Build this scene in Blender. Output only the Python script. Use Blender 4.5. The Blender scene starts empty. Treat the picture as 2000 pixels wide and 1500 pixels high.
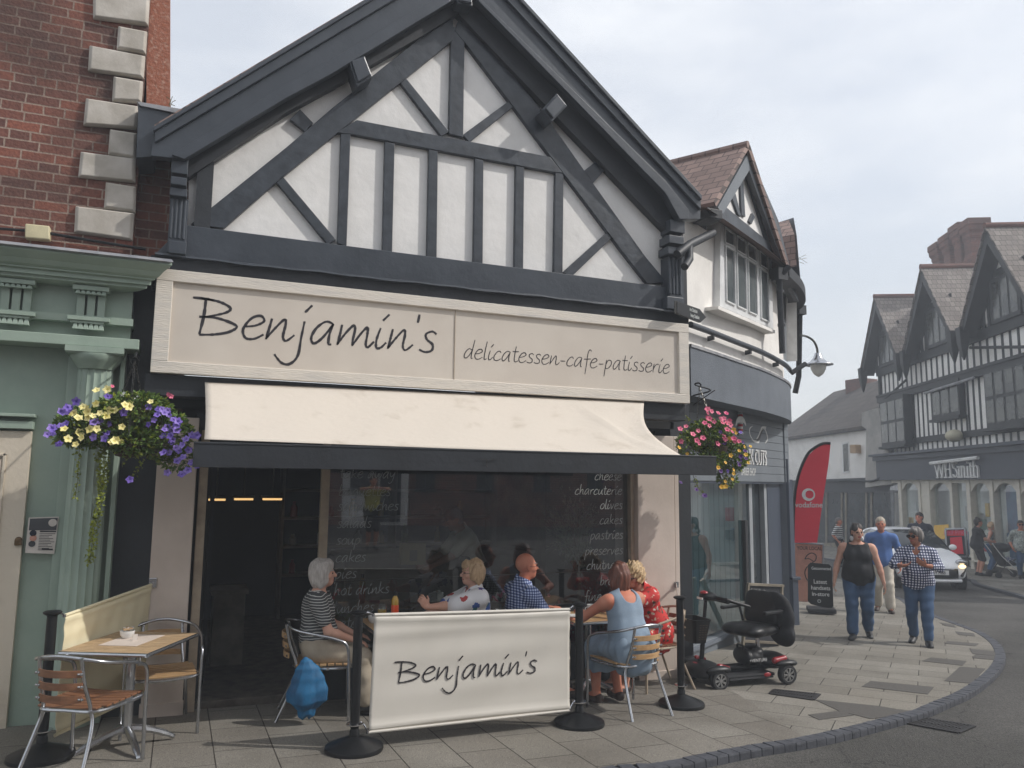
import bpy, bmesh, math, random
import numpy as np
from mathutils import Vector, Matrix
random.seed(7); RNG = np.random.RandomState(5)
R = math.radians; PI = math.pi
SC = bpy.context.scene
COL = SC.collection

# ---------------------------------------------------------------- camera
F0 = 1515.4; YAW, PIT, ROL = R(22.92), R(7.165), R(.615); HC = 1.68
cy, sy, cp, sp = math.cos(YAW), math.sin(YAW), math.cos(PIT), math.sin(PIT)
FW = Vector((sy*cp, cy*cp, sp)); r0 = Vector((cy, -sy, 0)); u0 = r0.cross(FW)
RT = r0*math.cos(ROL)+u0*math.sin(ROL); UP = u0*math.cos(ROL)-r0*math.sin(ROL)
EYE = Vector((0, 0, HC))
cam = bpy.data.cameras.new('camera'); co = bpy.data.objects.new('camera', cam); COL.objects.link(co)
cam.sensor_width = 36; cam.lens = F0/2000*36; cam.clip_end = 2000; cam.clip_start = .05
co.matrix_world = Matrix(((RT.x, UP.x, -FW.x, 0), (RT.y, UP.y, -FW.y, 0), (RT.z, UP.z, -FW.z, HC), (0, 0, 0, 1)))
SC.camera = co
SC.view_settings.view_transform = 'Standard'; SC.view_settings.look = 'None'
SC.view_settings.exposure = EXPOSURE = 0.25; SC.view_settings.gamma = 1

# ---------------------------------------------------------------- sun and sky
SUN = Vector((.95, -.50, .97)).normalized()
sl = bpy.data.lights.new('sun', 'SUN'); sl.energy = 2.7; sl.angle = R(.8); sl.color = (1, .965, .92)
so = bpy.data.objects.new('sun', sl); COL.objects.link(so)
so.rotation_euler = (-SUN).to_track_quat('-Z', 'Y').to_euler()
W = bpy.data.worlds.new('World'); SC.world = W; W.use_nodes = True
nt = W.node_tree; nt.nodes.clear(); N = nt.nodes.new; L = nt.links.new
wo = N('ShaderNodeOutputWorld'); bg = N('ShaderNodeBackground'); bg.inputs[1].default_value = .13
sk = N('ShaderNodeTexSky'); sk.sky_type = 'NISHITA'; sk.sun_disc = False
sk.sun_elevation = math.asin(SUN.z); sk.sun_rotation = math.atan2(SUN.x, SUN.y)
sk.air_density = 1.2; sk.dust_density = 3.5; sk.ozone_density = 1.5
tc = N('ShaderNodeTexCoord'); mp = N('ShaderNodeMapping'); mp.inputs['Scale'].default_value = (1.2, 1.2, 3.4)
n1 = N('ShaderNodeTexNoise'); n1.inputs['Scale'].default_value = 2.1; n1.inputs['Detail'].default_value = 7; n1.inputs['Roughness'].default_value = .55
cr = N('ShaderNodeValToRGB'); cr.color_ramp.elements[0].position = .36; cr.color_ramp.elements[1].position = .70
cr.color_ramp.elements[0].color = (.55, .55, .55, 1); cr.color_ramp.elements[1].color = (.93, .93, .93, 1)
mx = N('ShaderNodeMix'); mx.data_type = 'RGBA'; mx.inputs[7].default_value = (7.3, 7.45, 7.7, 1)
L(tc.outputs['Generated'], mp.inputs[0]); L(mp.outputs[0], n1.inputs[0]); L(n1.outputs[0], cr.inputs[0])
L(cr.outputs[0], mx.inputs[0]); L(sk.outputs[0], mx.inputs[6]); L(mx.outputs[2], bg.inputs[0]); L(bg.outputs[0], wo.inputs[0])
SC.cycles.max_bounces = 6; SC.cycles.diffuse_bounces = 3; SC.cycles.glossy_bounces = 3
SC.cycles.transparent_max_bounces = 10; SC.cycles.caustics_reflective = False; SC.cycles.caustics_refractive = False

# ---------------------------------------------------------------- picture <-> world
def ray(x, y): return RT*((x-1000)/F0) - UP*((y-750)/F0) + FW
def drop(s):
    if s < .55: return s
    if s < 1.6: return .55+(s-.55)*.72
    return 1.306+.5*(1-math.exp(-(s-1.6)*.9))
def zg(x, y):
    s = .024*x+.0366*y
    return -drop(s) if s > -.35 else .35+.1*(1-math.exp((s+.35)*3))
def G(x, y, h=0):
    d = ray(x, y); t = 5.
    for _ in range(40):
        p = EYE+d*t
        t += (p.z-h-zg(p.x, p.y))/(-d.z+.06) if d.z < 0 else 1
    return EYE+d*t
def PY(x, y, Y): d = ray(x, y); return EYE+d*(Y/d.y)
def PL(x, y, o, n):
    d = ray(x, y); return EYE+d*((Vector(o)-EYE).dot(n)/d.dot(n))
def PD(x, y, D): return EYE+ray(x, y)*D          # point at depth D along the view axis

# ---------------------------------------------------------------- materials
def lin(c): return tuple(((v/255+.055)/1.055)**2.4 if v > 10 else v/255/12.92 for v in c)
MATS = {}
def mat(name, col, rough=.6, metal=0, spec=.5, col2=None, nscale=6, detail=5, amt=1., bump=0, bscale=60, coat=0, ramp=(.35, .65), coords='Object', stretch=None, trans=0, alpha=1):
    if name in MATS: return MATS[name]
    m = bpy.data.materials.new(name); m.use_nodes = True; t = m.node_tree; b = t.nodes['Principled BSDF']
    b.inputs['Base Color'].default_value = (*col, 1); b.inputs['Roughness'].default_value = rough
    b.inputs['Metallic'].default_value = metal; b.inputs['Specular IOR Level'].default_value = spec
    b.inputs['Coat Weight'].default_value = coat; b.inputs['Coat Roughness'].default_value = .06
    if trans: b.inputs['Transmission Weight'].default_value = trans
    N, L = t.nodes.new, t.links.new
    if col2 is None: col2 = tuple(c*.82 for c in col)
    tcn = N('ShaderNodeTexCoord'); src = tcn.outputs[coords]
    if stretch:
        mp = N('ShaderNodeMapping'); mp.inputs['Scale'].default_value = stretch; L(src, mp.inputs[0]); src = mp.outputs[0]
    n = N('ShaderNodeTexNoise'); n.inputs['Scale'].default_value = nscale; n.inputs['Detail'].default_value = detail; n.inputs['Roughness'].default_value = .6
    L(src, n.inputs[0]); r = N('ShaderNodeValToRGB'); e = r.color_ramp.elements
    e[0].position, e[1].position = ramp; e[0].color = (*col, 1); e[1].color = (*[a+(c2-a)*amt for a, c2 in zip(col, col2)], 1)
    L(n.outputs[0], r.inputs[0]); L(r.outputs[0], b.inputs['Base Color'])
    if bump:
        n2 = N('ShaderNodeTexNoise'); n2.inputs['Scale'].default_value = bscale; n2.inputs['Detail'].default_value = 6; L(src, n2.inputs[0])
        bp = N('ShaderNodeBump'); bp.inputs['Strength'].default_value = bump; bp.inputs['Distance'].default_value = .01
        L(n2.outputs[0], bp.inputs['Height']); L(bp.outputs[0], b.inputs['Normal'])
    MATS[name] = m; return m
def emit(name, col, s):
    m = bpy.data.materials.new(name); m.use_nodes = True; t = m.node_tree; b = t.nodes['Principled BSDF']
    b.inputs['Base Color'].default_value = (*col, 1); b.inputs['Emission Color'].default_value = (*col, 1); b.inputs['Emission Strength'].default_value = s
    return m
def nodes(m): return m.node_tree, m.node_tree.nodes.new, m.node_tree.links.new, m.node_tree.nodes['Principled BSDF']
def math_(t, op, a, b=None, c=None):
    n = t.nodes.new('ShaderNodeMath'); n.operation = op
    for i, v in enumerate((a, b, c)):
        if v is None: continue
        if isinstance(v, (int, float)): n.inputs[i].default_value = v
        else: t.links.new(v, n.inputs[i])
    return n.outputs[0]
def mixc(t, f, a, b):
    n = t.nodes.new('ShaderNodeMix'); n.data_type = 'RGBA'
    for i, v in ((0, f), (6, a), (7, b)):
        if isinstance(v, tuple): n.inputs[i].default_value = (*v, 1)
        elif isinstance(v, (int, float)): n.inputs[i].default_value = v
        else: t.links.new(v, n.inputs[i])
    return n.outputs[2]
def glassmat(name, tint=(.75, .8, .8), rough=.0, refl=1.):
    m = bpy.data.materials.new(name); m.use_nodes = True; t = m.node_tree; t.nodes.clear(); N, L = t.nodes.new, t.links.new
    o = N('ShaderNodeOutputMaterial'); tr = N('ShaderNodeBsdfTransparent'); tr.inputs[0].default_value = (*tint, 1)
    g = N('ShaderNodeBsdfGlossy'); g.inputs['Roughness'].default_value = rough; g.inputs[0].default_value = (.95, .97, 1, 1)
    f = N('ShaderNodeFresnel'); f.inputs[0].default_value = 1.55
    gg = N('ShaderNodeNewGeometry'); k = math_(t, 'MULTIPLY', math_(t, 'MULTIPLY_ADD', f.outputs[0], 1.8*refl, .07*refl), math_(t, 'SUBTRACT', 1., gg.outputs['Backfacing'])); mx = N('ShaderNodeMixShader')
    L(k, mx.inputs[0]); L(tr.outputs[0], mx.inputs[1]); L(g.outputs[0], mx.inputs[2]); L(mx.outputs[0], o.inputs[0]); return m

# ---------------------------------------------------------------- mesh builder
WM = {}
class MB:
    def __init__(s): s.v = []; s.f = []; s.mi = []; s.cm = 0
    def add(s, vs, fs):
        k = len(s.v); s.v += [Vector(p) for p in vs]
        for f in fs: s.f.append([i+k for i in f]); s.mi.append(s.cm)
        return s
    def box(s, x0, x1, y0, y1, z0, z1):
        return s.add([(x, y, z) for x in (x0, x1) for y in (y0, y1) for z in (z0, z1)],
            [(0, 1, 3, 2), (4, 6, 7, 5), (0, 4, 5, 1), (2, 3, 7, 6), (0, 2, 6, 4), (1, 5, 7, 3)])
    def obox(s, c, ax, h):   # centre, three axes, half sizes
        c = Vector(c); a = [Vector(q)*k for q, k in zip(ax, h)]
        return s.add([c+a[0]*i+a[1]*j+a[2]*k for i in (-1, 1) for j in (-1, 1) for k in (-1, 1)],
            [(0, 1, 3, 2), (4, 6, 7, 5), (0, 4, 5, 1), (2, 3, 7, 6), (0, 2, 6, 4), (1, 5, 7, 3)])
    def bar(s, a, b, w, h, up=(0, 0, 1)):
        a = Vector(a); b = Vector(b); d = (b-a); l = d.length; d.normalize(); u = Vector(up); r = d.cross(u)
        if r.length < 1e-4: r = d.cross(Vector((1, 0, 0)))
        r.normalize(); u = r.cross(d); return s.obox((a+b)/2, (d, r, u), (l/2, w/2, h/2))
    def prism(s, pts, ext):  # polygon (list of 3-d points) extruded by vector
        n = len(pts); p = [Vector(q) for q in pts]; e = Vector(ext)
        nn = Vector((0, 0, 0))
        for i in range(n): nn += p[i].cross(p[(i+1) % n])
        rev = nn.dot(e) > 0
        top = [q+e for q in p]; fs = [list(range(n)), list(range(2*n-1, n-1, -1))]
        if rev: fs = [f[::-1] for f in fs]
        for i in range(n):
            j = (i+1) % n; q = [i, j, j+n, i+n]; fs.append(q if rev else q[::-1])
        return s.add(p+top, fs)
    def loft(s, rings, closed=True, caps=True, loop=False):
        k = len(s.v); n = len(rings[0])
        for r in rings: s.v += [Vector(p) for p in r]
        m = len(rings)
        for i in range(m if loop else m-1):
            for j in range(n if closed else n-1):
                a = k+i*n+j; b = k+i*n+(j+1) % n; c = k+((i+1) % m)*n+(j+1) % n; d = k+((i+1) % m)*n+j
                s.f.append([a, b, c, d]); s.mi.append(s.cm)
        if caps and closed and not loop:
            s.f.append([k+j for j in range(n)][::-1]); s.mi.append(s.cm)
            s.f.append([k+(m-1)*n+j for j in range(n)]); s.mi.append(s.cm)
        return s
    def tube(s, path, r, n=8, closed=False, smooth=0):
        P = [Vector(p) for p in path]
        if smooth: P = crom(P, smooth, closed)
        m = len(P); rings = []; up = None
        for i, p in enumerate(P):
            a = P[(i-1) % m] if (closed or i) else p; b = P[(i+1) % m] if (closed or i < m-1) else p
            t = (b-a).normalized()
            if up is None: up = t.orthogonal().normalized()
            up = (up-t*up.dot(t)); up = up.normalized() if up.length > 1e-6 else t.orthogonal().normalized()
            w = t.cross(up); rr = r[i*(len(r)-1)//max(1, m-1)] if isinstance(r, (list, tuple)) else r
            rings.append([p+(up*math.cos(q)+w*math.sin(q))*rr for q in [2*PI*j/n for j in range(n)]])
        return s.loft(rings, loop=closed)
    def lathe(s, prof, o=(0, 0, 0), n=24, ax=(0, 0, 1), loop=False):
        ax = Vector(ax).normalized(); e1 = ax.orthogonal().normalized() if abs(ax.z) < .99 else Vector((1, 0, 0)); e2 = ax.cross(e1); o = Vector(o)
        return s.loft([[o+ax*z+(e1*math.cos(q)+e2*math.sin(q))*max(r, 1e-4) for q in [2*PI*j/n for j in range(n)]] for r, z in prof], loop=loop)
    def ell(s, c, r, n=12, m=8, ax=None):
        c = Vector(c); ax = ax or (Vector((1, 0, 0)), Vector((0, 1, 0)), Vector((0, 0, 1)))
        return s.loft([[c+ax[0]*(r[0]*math.sin(t)*math.cos(q))+ax[1]*(r[1]*math.sin(t)*math.sin(q))-ax[2]*(r[2]*math.cos(t))
            for q in [2*PI*j/n for j in range(n)]] for t in [1e-3+(PI-2e-3)*i/m for i in range(m+1)]])
    def build(s, name, m, parent=None, smooth=False, bevel=0, world=True):
        me = bpy.data.meshes.new(name)
        if parent is not None and world and parent.name in WM:
            I = WM[parent.name].inverted(); s.v = [I@v for v in s.v]
        me.from_pydata([tuple(v) for v in s.v], [], s.f); ms = m if isinstance(m, (list, tuple)) else [m]
        for q in ms: me.materials.append(q)
        if len(ms) > 1: me.polygons.foreach_set('material_index', s.mi)
        bm = bmesh.new(); bm.from_mesh(me); bmesh.ops.recalc_face_normals(bm, faces=bm.faces); bm.to_mesh(me); bm.free()
        if smooth:
            me.polygons.foreach_set('use_smooth', [True]*len(me.polygons))
            if smooth != 2: me.set_sharp_from_angle(angle=R(38))
        o = bpy.data.objects.new(name, me); COL.objects.link(o)
        if parent is not None:
            o.parent = parent; WM[o.name] = WM.get(parent.name, Matrix()).copy()
        else: WM[o.name] = Matrix()
        if bevel:
            b = o.modifiers.new('bevel', 'BEVEL'); b.width = bevel; b.segments = 2; b.limit_method = 'ANGLE'
        return o
def crom(P, k=6, closed=False):
    m = len(P); out = []
    for i in range(m if closed else m-1):
        p1, p2 = P[i], P[(i+1) % m]; p0 = P[(i-1) % m] if (closed or i) else p1; p3 = P[(i+2) % m] if (closed or i < m-2) else p2
        for j in range(k):
            t = j/k; out.append(.5*((2*p1)+(p2-p0)*t+(2*p0-5*p1+4*p2-p3)*t*t+(3*p1-p0-3*p2+p3)*t*t*t))
    if not closed: out.append(P[-1].copy())
    return out
def thing(name, label, cat, loc=(0, 0, 0), rz=0, group=None, kind=None):
    o = bpy.data.objects.new(name, None); COL.objects.link(o); o.location = loc; o.rotation_euler = (0, 0, rz); o.empty_display_size = .1
    WM[o.name] = Matrix.Translation(Vector(loc))@Matrix.Rotation(rz, 4, 'Z')
    return tag(o, label, cat, group, kind)
def tag(o, label=None, cat=None, group=None, kind=None):
    for k, v in (('label', label), ('category', cat), ('group', group), ('kind', kind)):
        if v: o[k] = v
    return o
def sub(name, parent, loc=(0, 0, 0), rz=0): 
    o = bpy.data.objects.new(name, None); COL.objects.link(o); o.parent = parent; o.location = loc; o.rotation_euler = (0, 0, rz); o.empty_display_size = .1
    WM[o.name] = WM[parent.name]@Matrix.Translation(Vector(loc))@Matrix.Rotation(rz, 4, 'Z'); return o
def copy_tree(o, loc=None, rz=None, parent=None):
    c = o.copy(); COL.objects.link(c)
    if parent is not None: c.parent = parent
    if loc is not None: c.location = loc
    if rz is not None: c.rotation_euler = (0, 0, rz)
    WM[c.name] = c.matrix_basis.copy() if parent is None else WM[parent.name]@c.matrix_basis
    for ch in list(o.children): copy_tree(ch, parent=c)
    return c

# ---------------------------------------------------------------- lettering
def ftext(mb, s, o, u, v, size, ext=.002, align='CENTER', bold=0, wide=1., off=None):
    """type set with the built-in face; o = anchor on the baseline, u along, v up"""
    cu = bpy.data.curves.new('t', 'FONT'); cu.body = s; cu.size = 1; cu.align_x = align; cu.offset = bold; cu.resolution_u = 3; cu.extrude = .5
    ob = bpy.data.objects.new('t', cu); COL.objects.link(ob); me = ob.to_mesh()
    u = Vector(u).normalized(); v = Vector(v).normalized(); n = u.cross(v); o = Vector(o)
    mb.add([o+u*(p.co.x*size*wide)+v*(p.co.y*size)+n*((p.co.z+.5)*ext) for p in me.vertices], [list(p.vertices) for p in me.polygons])
    ob.to_mesh_clear(); bpy.data.objects.remove(ob); bpy.data.curves.remove(cu)
GL = {  # handwriting: strokes on an x-height of 1
'B': (1.62, [[(-.5, 1.55), (-.1, 1.55), (.3, 1.52)], [(.0, 1.53), (.05, .8), (.02, .02)], [(-.2, 1.54), (.5, 1.48), (1.0, 1.25), (.85, 1.02), (.1, .76)], [(-.12, .76), (.6, .76), (1.38, .5), (1.15, .22), (.6, .06), (.02, .0)]]),
'a': (1.15, [[(.88, .95), (.55, 1.02), (.2, .7), (.05, .25), (.2, .0), (.5, .25), (.82, .8), (.9, .95)], [(.88, .95), (.8, .5), (.82, .05), (.95, .02)]]),
'b': (1., [[(.22, 1.85), (.15, 1), (.1, .05)], [(.13, .4), (.4, .9), (.75, .85), (.75, .4), (.4, .05), (.1, .08)]]),
'c': (.95, [[(.8, .8), (.65, .98), (.35, .85), (.08, .4), (.15, .05), (.5, .0), (.85, .2)]]),
'd': (1.15, [[(.82, .85), (.5, .98), (.15, .6), (.06, .15), (.3, .02), (.65, .4), (.88, .95)], [(1., 1.9), (.88, 1.), (.82, .3), (.86, .02), (1., .05)]]),
'e': (.98, [[(.08, .5), (.5, .58), (.82, .8), (.65, 1.02), (.3, .88), (.05, .4), (.2, .02), (.55, .0), (.9, .22)]]),
'f': (.8, [[(.85, 1.75), (.6, 1.9), (.42, 1.5), (.38, .5), (.3, -.75)], [(.0, .85), (.4, .88), (.85, .92)]]),
'g': (1.1, [[(.85, .92), (.5, 1.0), (.12, .55), (.15, .1), (.5, .2), (.85, .92)], [(.88, .95), (.8, 0), (.7, -.6), (.35, -.85), (-.05, -.65)]]),
'h': (1.05, [[(.2, 1.9), (.12, 1), (.1, .0)], [(.1, .25), (.4, .85), (.65, .9), (.68, .5), (.72, .08), (.95, .1)]]),
'i': (.62, [[(.2, .95), (.1, .4), (.15, .03), (.35, .05), (.55, .3)], [(.25, 1.3), (.5, 1.62)]]),
'j': (.7, [[(.35, .95), (.33, .2), (.32, -.6), (.05, -.98), (-.3, -.95), (-.65, -.6)], [(.3, 1.35), (.55, 1.7)]]),
'k': (1., [[(.2, 1.85), (.13, 1), (.1, .0)], [(.8, .95), (.4, .62), (.12, .42)], [(.3, .55), (.55, .2), (.9, .02)]]),
'l': (.5, [[(.25, 1.85), (.15, 1), (.12, .1), (.25, .02), (.4, .1)]]),
'm': (1.65, [[(.12, .95), (.1, .5), (.06, .02)], [(.06, .05), (.35, .6), (.62, .95), (.72, .8), (.7, .3), (.72, .02)], [(.72, .05), (1., .6), (1.25, .92), (1.3, .6), (1.3, .15), (1.42, .02), (1.65, .3)]]),
'n': (1.15, [[(.14, .95), (.1, .5), (.05, .02)], [(.05, .05), (.35, .55), (.65, .95), (.74, .75), (.72, .2), (.88, .02), (1.18, .3)]]),
'o': (.98, [[(.5, 1.), (.15, .7), (.06, .25), (.3, .0), (.7, .2), (.85, .65), (.65, .98), (.42, .98)]]),
'p': (1.05, [[(.2, .95), (.12, .1), (.05, -.85)], [(.14, .4), (.4, .92), (.8, .85), (.78, .4), (.4, .02), (.12, .1)]]),
'r': (.75, [[(.15, .95), (.1, .5), (.08, .0)], [(.08, .3), (.3, .75), (.6, .95), (.75, .88)]]),
's': (.85, [[(.72, .88), (.5, 1.0), (.22, .85), (.3, .6), (.6, .38), (.6, .1), (.3, .0), (.0, .1)]]),
't': (.75, [[(.35, 1.6), (.28, .8), (.3, .12), (.5, .0), (.75, .15)], [(.0, 1.05), (.35, 1.05), (.7, 1.08)]]),
'u': (1.1, [[(.15, .95), (.08, .35), (.25, .0), (.55, .3), (.82, .92)], [(.85, .95), (.78, .3), (.88, .02), (1.05, .15)]]),
'v': (.9, [[(.08, .95), (.2, .4), (.32, .02), (.55, .45), (.8, .95)]]),
'w': (1.35, [[(.08, .95), (.12, .3), (.28, .02), (.5, .4), (.65, .8), (.68, .3), (.85, .02), (1.1, .45), (1.25, .95)]]),
'y': (1., [[(.12, .95), (.12, .5), (.3, .25), (.6, .5), (.82, .95)], [(.84, .98), (.7, .1), (.5, -.6), (.2, -.85), (-.1, -.7)]]),
'-': (.85, [[(.12, .45), (.68, .47)]]), "'": (.35, [[(.12, 1.75), (.1, 1.35)]]), ' ': (.7, [])}
def script(mb, s, o, u, v, xh, w, jag=0., end=None, width=None, slant=.1, ext=.0015, track=0.):
    """handwritten line as flat strokes of painted thickness; o = left end of baseline; width = total width to fit"""
    u = Vector(u).normalized(); v = Vector(v).normalized(); n = u.cross(v); o = Vector(o)
    tot = sum(GL[c][0]+track for c in s); kx = xh if width is None else width/tot
    x = -tot if end else 0
    rr = random.Random(len(s)*7+3)
    for c in s:
        adv, st = GL[c]
        for q in st:
            P = crom([Vector((a, b, 0)) for a, b in q], 7); L_, R_ = [], []
            for i, p in enumerate(P):
                t = (P[min(i+1, len(P)-1)]-P[max(i-1, 0)]); t = Vector((t.x*kx, t.y*xh, 0)).normalized(); nn = Vector((-t.y, t.x, 0))
                ww = w*(.75+.35*math.sin(PI*min(1, (i+1)/len(P))))*(1+jag*rr.uniform(-1, 1))/2
                b = Vector(((x+p.x)*kx+p.y*xh*slant, p.y*xh, 0)); L_.append(b+nn*ww); R_.append(b-nn*ww)
            W3 = lambda p, e: o+u*p.x+v*p.y+n*e
            rings = [[W3(a, 0), W3(b, 0), W3(b, ext), W3(a, ext)] for a, b in zip(L_, R_)]
            mb.loft(rings)
        x += adv+track

# ---------------------------------------------------------------- implicit-surface modelling (people and soft things)
def surfnet(F, o, h):
    nx, ny, nz = F.shape; S = F < 0
    c = np.zeros((nx-1, ny-1, nz-1), np.int8); K = [(i, j, k) for i in (0, 1) for j in (0, 1) for k in (0, 1)]
    for i, j, k in K: c += S[i:nx-1+i, j:ny-1+j, k:nz-1+k]
    act = (c > 0) & (c < 8); idx = np.full(c.shape, -1, np.int64); A = np.argwhere(act); idx[act] = np.arange(len(A))
    if len(A) == 0: return np.zeros((0, 3)), np.zeros((0, 4), int)
    P = np.zeros((len(A), 3)); cnt = np.zeros(len(A))
    for a in K:
        for ax in range(3):
            if a[ax]: continue
            b = list(a); b[ax] = 1
            fa = F[A[:, 0]+a[0], A[:, 1]+a[1], A[:, 2]+a[2]]; fb = F[A[:, 0]+b[0], A[:, 1]+b[1], A[:, 2]+b[2]]
            m = (fa < 0) != (fb < 0); t = np.where(m, fa/(fa-fb+1e-12), 0)
            q = np.array(a, float)[None, :].repeat(len(A), 0); q[:, ax] += t; P += q*m[:, None]; cnt += m
    P = (A+P/np.maximum(cnt, 1)[:, None])*h+o
    Q = []
    for ax in range(3):
        u, v = (ax+1) % 3, (ax+2) % 3; s0 = [slice(1, -1)]*3; s1 = [slice(1, -1)]*3; s0[ax] = slice(0, -1); s1[ax] = slice(1, None)
        a, b = S[tuple(s0)], S[tuple(s1)]; E_ = np.argwhere(a != b); off = np.array([1, 1, 1]); off[ax] = 0; E2 = E_+off
        def id_(du, dv):
            q = E2.copy(); q[:, u] -= du; q[:, v] -= dv; return idx[q[:, 0], q[:, 1], q[:, 2]]
        q = np.stack([id_(0, 0), id_(1, 0), id_(1, 1), id_(0, 1)], 1); fl = a[tuple(E_.T)]; q[~fl] = q[~fl][:, ::-1]; Q.append(q)
    Q = np.concatenate(Q); return P, Q[(Q >= 0).all(1)]
class SDF:
    """list of soft primitives: capsule with two radii, or ellipsoid in a rotated frame"""
    def __init__(s): s.p = []
    def cap(s, a, b, ra, rb, k=.02, sub=False, fl=None): s.p.append(('c', np.array(a, float), np.array(b, float), ra, rb, k, sub, fl)); return s
    def ell(s, c, r, B=None, k=.02, sub=False): s.p.append(('e', np.array(c, float), np.array(r, float), np.eye(3) if B is None else np.array(B, float), 0, k, sub, None)); return s
    def cut(s, o, n): s.p.append(('h', np.array(o, float), np.array(n, float), 0, 0, 0, True, None)); return s
    def mesh(s, h=.007, grow=0., noise=0., nf=18., seed=1, zf=.7):
        lo = np.full(3, 1e9); hi = -lo
        for q in s.p:
            if q[6]: continue
            if q[0] == 'c': r = max(q[3], q[4])+grow; lo = np.minimum(lo, np.minimum(q[1], q[2])-r); hi = np.maximum(hi, np.maximum(q[1], q[2])+r)
            else: r = q[2].max()+grow; lo = np.minimum(lo, q[1]-r); hi = np.maximum(hi, q[1]+r)
        lo -= .02+3*h+noise; hi += .02+3*h+noise; n = np.ceil((hi-lo)/h).astype(int)+1; F = np.full(n, .3, np.float32)
        ax = [lo[i]+h*np.arange(n[i]) for i in range(3)]
        for q in s.p:
            k = q[5]
            if q[0] == 'h':
                d = sum((ax[i]-q[1][i])[tuple(slice(None) if j == i else None for j in range(3))]*q[2][i] for i in range(3)); F = np.maximum(F, d); continue
            if q[0] == 'c': r = max(q[3], q[4])+grow; l2 = np.minimum(q[1], q[2])-r; h2 = np.maximum(q[1], q[2])+r
            else: r = q[2].max()+grow; l2 = q[1]-r; h2 = q[1]+r
            mg = .05+k; i0 = np.maximum(0, ((l2-mg-lo)/h).astype(int)); i1 = np.minimum(n, ((h2+mg-lo)/h).astype(int)+2)
            if (i1 <= i0).any(): continue
            sl_ = tuple(slice(a, b) for a, b in zip(i0, i1)); X, Y, Z = np.meshgrid(*[ax[i][sl_[i]] for i in range(3)], indexing='ij')
            if q[0] == 'c':
                a, b = q[1], q[2]; d = b-a; L2 = max(d@d, 1e-9); t = np.clip(((X-a[0])*d[0]+(Y-a[1])*d[1]+(Z-a[2])*d[2])/L2, 0, 1)
                ex, ey, ez = X-a[0]-t*d[0], Y-a[1]-t*d[1], Z-a[2]-t*d[2]
                D = np.sqrt(ex*ex+ey*ey+ez*ez)-(q[3]+(q[4]-q[3])*t)-(0 if q[6] else grow)
            else:
                B = q[3]; r = q[2]+(0 if q[6] else grow); ex, ey, ez = X-q[1][0], Y-q[1][1], Z-q[1][2]
                u = [(ex*B[i][0]+ey*B[i][1]+ez*B[i][2])/r[i] for i in range(3)]; k0 = np.sqrt(u[0]**2+u[1]**2+u[2]**2)
                k1 = np.sqrt((u[0]/r[0])**2+(u[1]/r[1])**2+(u[2]/r[2])**2); D = np.where(k1 > 1e-6, k0*(k0-1)/np.maximum(k1, 1e-6), -r.min())
            f = F[sl_]
            if q[6]:
                hh = np.maximum(k-np.abs(f+D), 0)/max(k, 1e-6); F[sl_] = np.maximum(f, -D)+hh*hh*k*.25
            else:
                hh = np.maximum(k-np.abs(f-D), 0)/max(k, 1e-6); F[sl_] = np.minimum(f, D)-hh*hh*k*.25
        if noise:
            rr = np.random.RandomState(seed); X, Y, Z = np.meshgrid(*ax, indexing='ij'); q = 0
            for i in range(7):
                w = rr.normal(size=3); w /= np.linalg.norm(w); w[2] *= zf; q = q+np.sin((X*w[0]+Y*w[1]+Z*w[2])*nf*rr.uniform(.6, 2.6)+rr.uniform(0, 6))
            F = F+noise*q*.4
        return surfnet(F, lo, h)
def npbuild(P, Q, name, ms, parent=None, mi=None, smooth=True):
    me = bpy.data.meshes.new(name); me.vertices.add(len(P)); me.vertices.foreach_set('co', np.asarray(P, np.float32).ravel())
    me.loops.add(Q.size); me.loops.foreach_set('vertex_index', Q.ravel().astype(np.int32)); me.polygons.add(len(Q))
    me.polygons.foreach_set('loop_start', np.arange(0, Q.size, 4, dtype=np.int32)); me.polygons.foreach_set('loop_total', np.full(len(Q), 4, np.int32))
    for m in (ms if isinstance(ms, (list, tuple)) else [ms]): me.materials.append(m)
    if mi is not None: me.polygons.foreach_set('material_index', mi.astype(np.int32))
    me.polygons.foreach_set('use_smooth', np.ones(len(Q), bool)); me.update(calc_edges=True); me.validate()
    o = bpy.data.objects.new(name, me); COL.objects.link(o)
    if parent is not None: o.parent = parent
    WM[o.name] = WM[parent.name].copy() if parent is not None else Matrix(); return o
V3 = lambda *a: np.array(a, float)
def nrm(v): return v/max(np.linalg.norm(v), 1e-9)
def ik(a, b, l1, l2, pole):
    """two-bone chain from a towards b; returns middle joint and reached end"""
    d = b-a; D = np.linalg.norm(d); D2 = min(D, (l1+l2)*.995); u = d/D; x = (l1*l1-l2*l2+D2*D2)/(2*D2); y = math.sqrt(max(l1*l1-x*x, 0))
    p = pole-u*(pole@u); p = nrm(p); return a+u*x+p*y, a+u*D2
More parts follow.
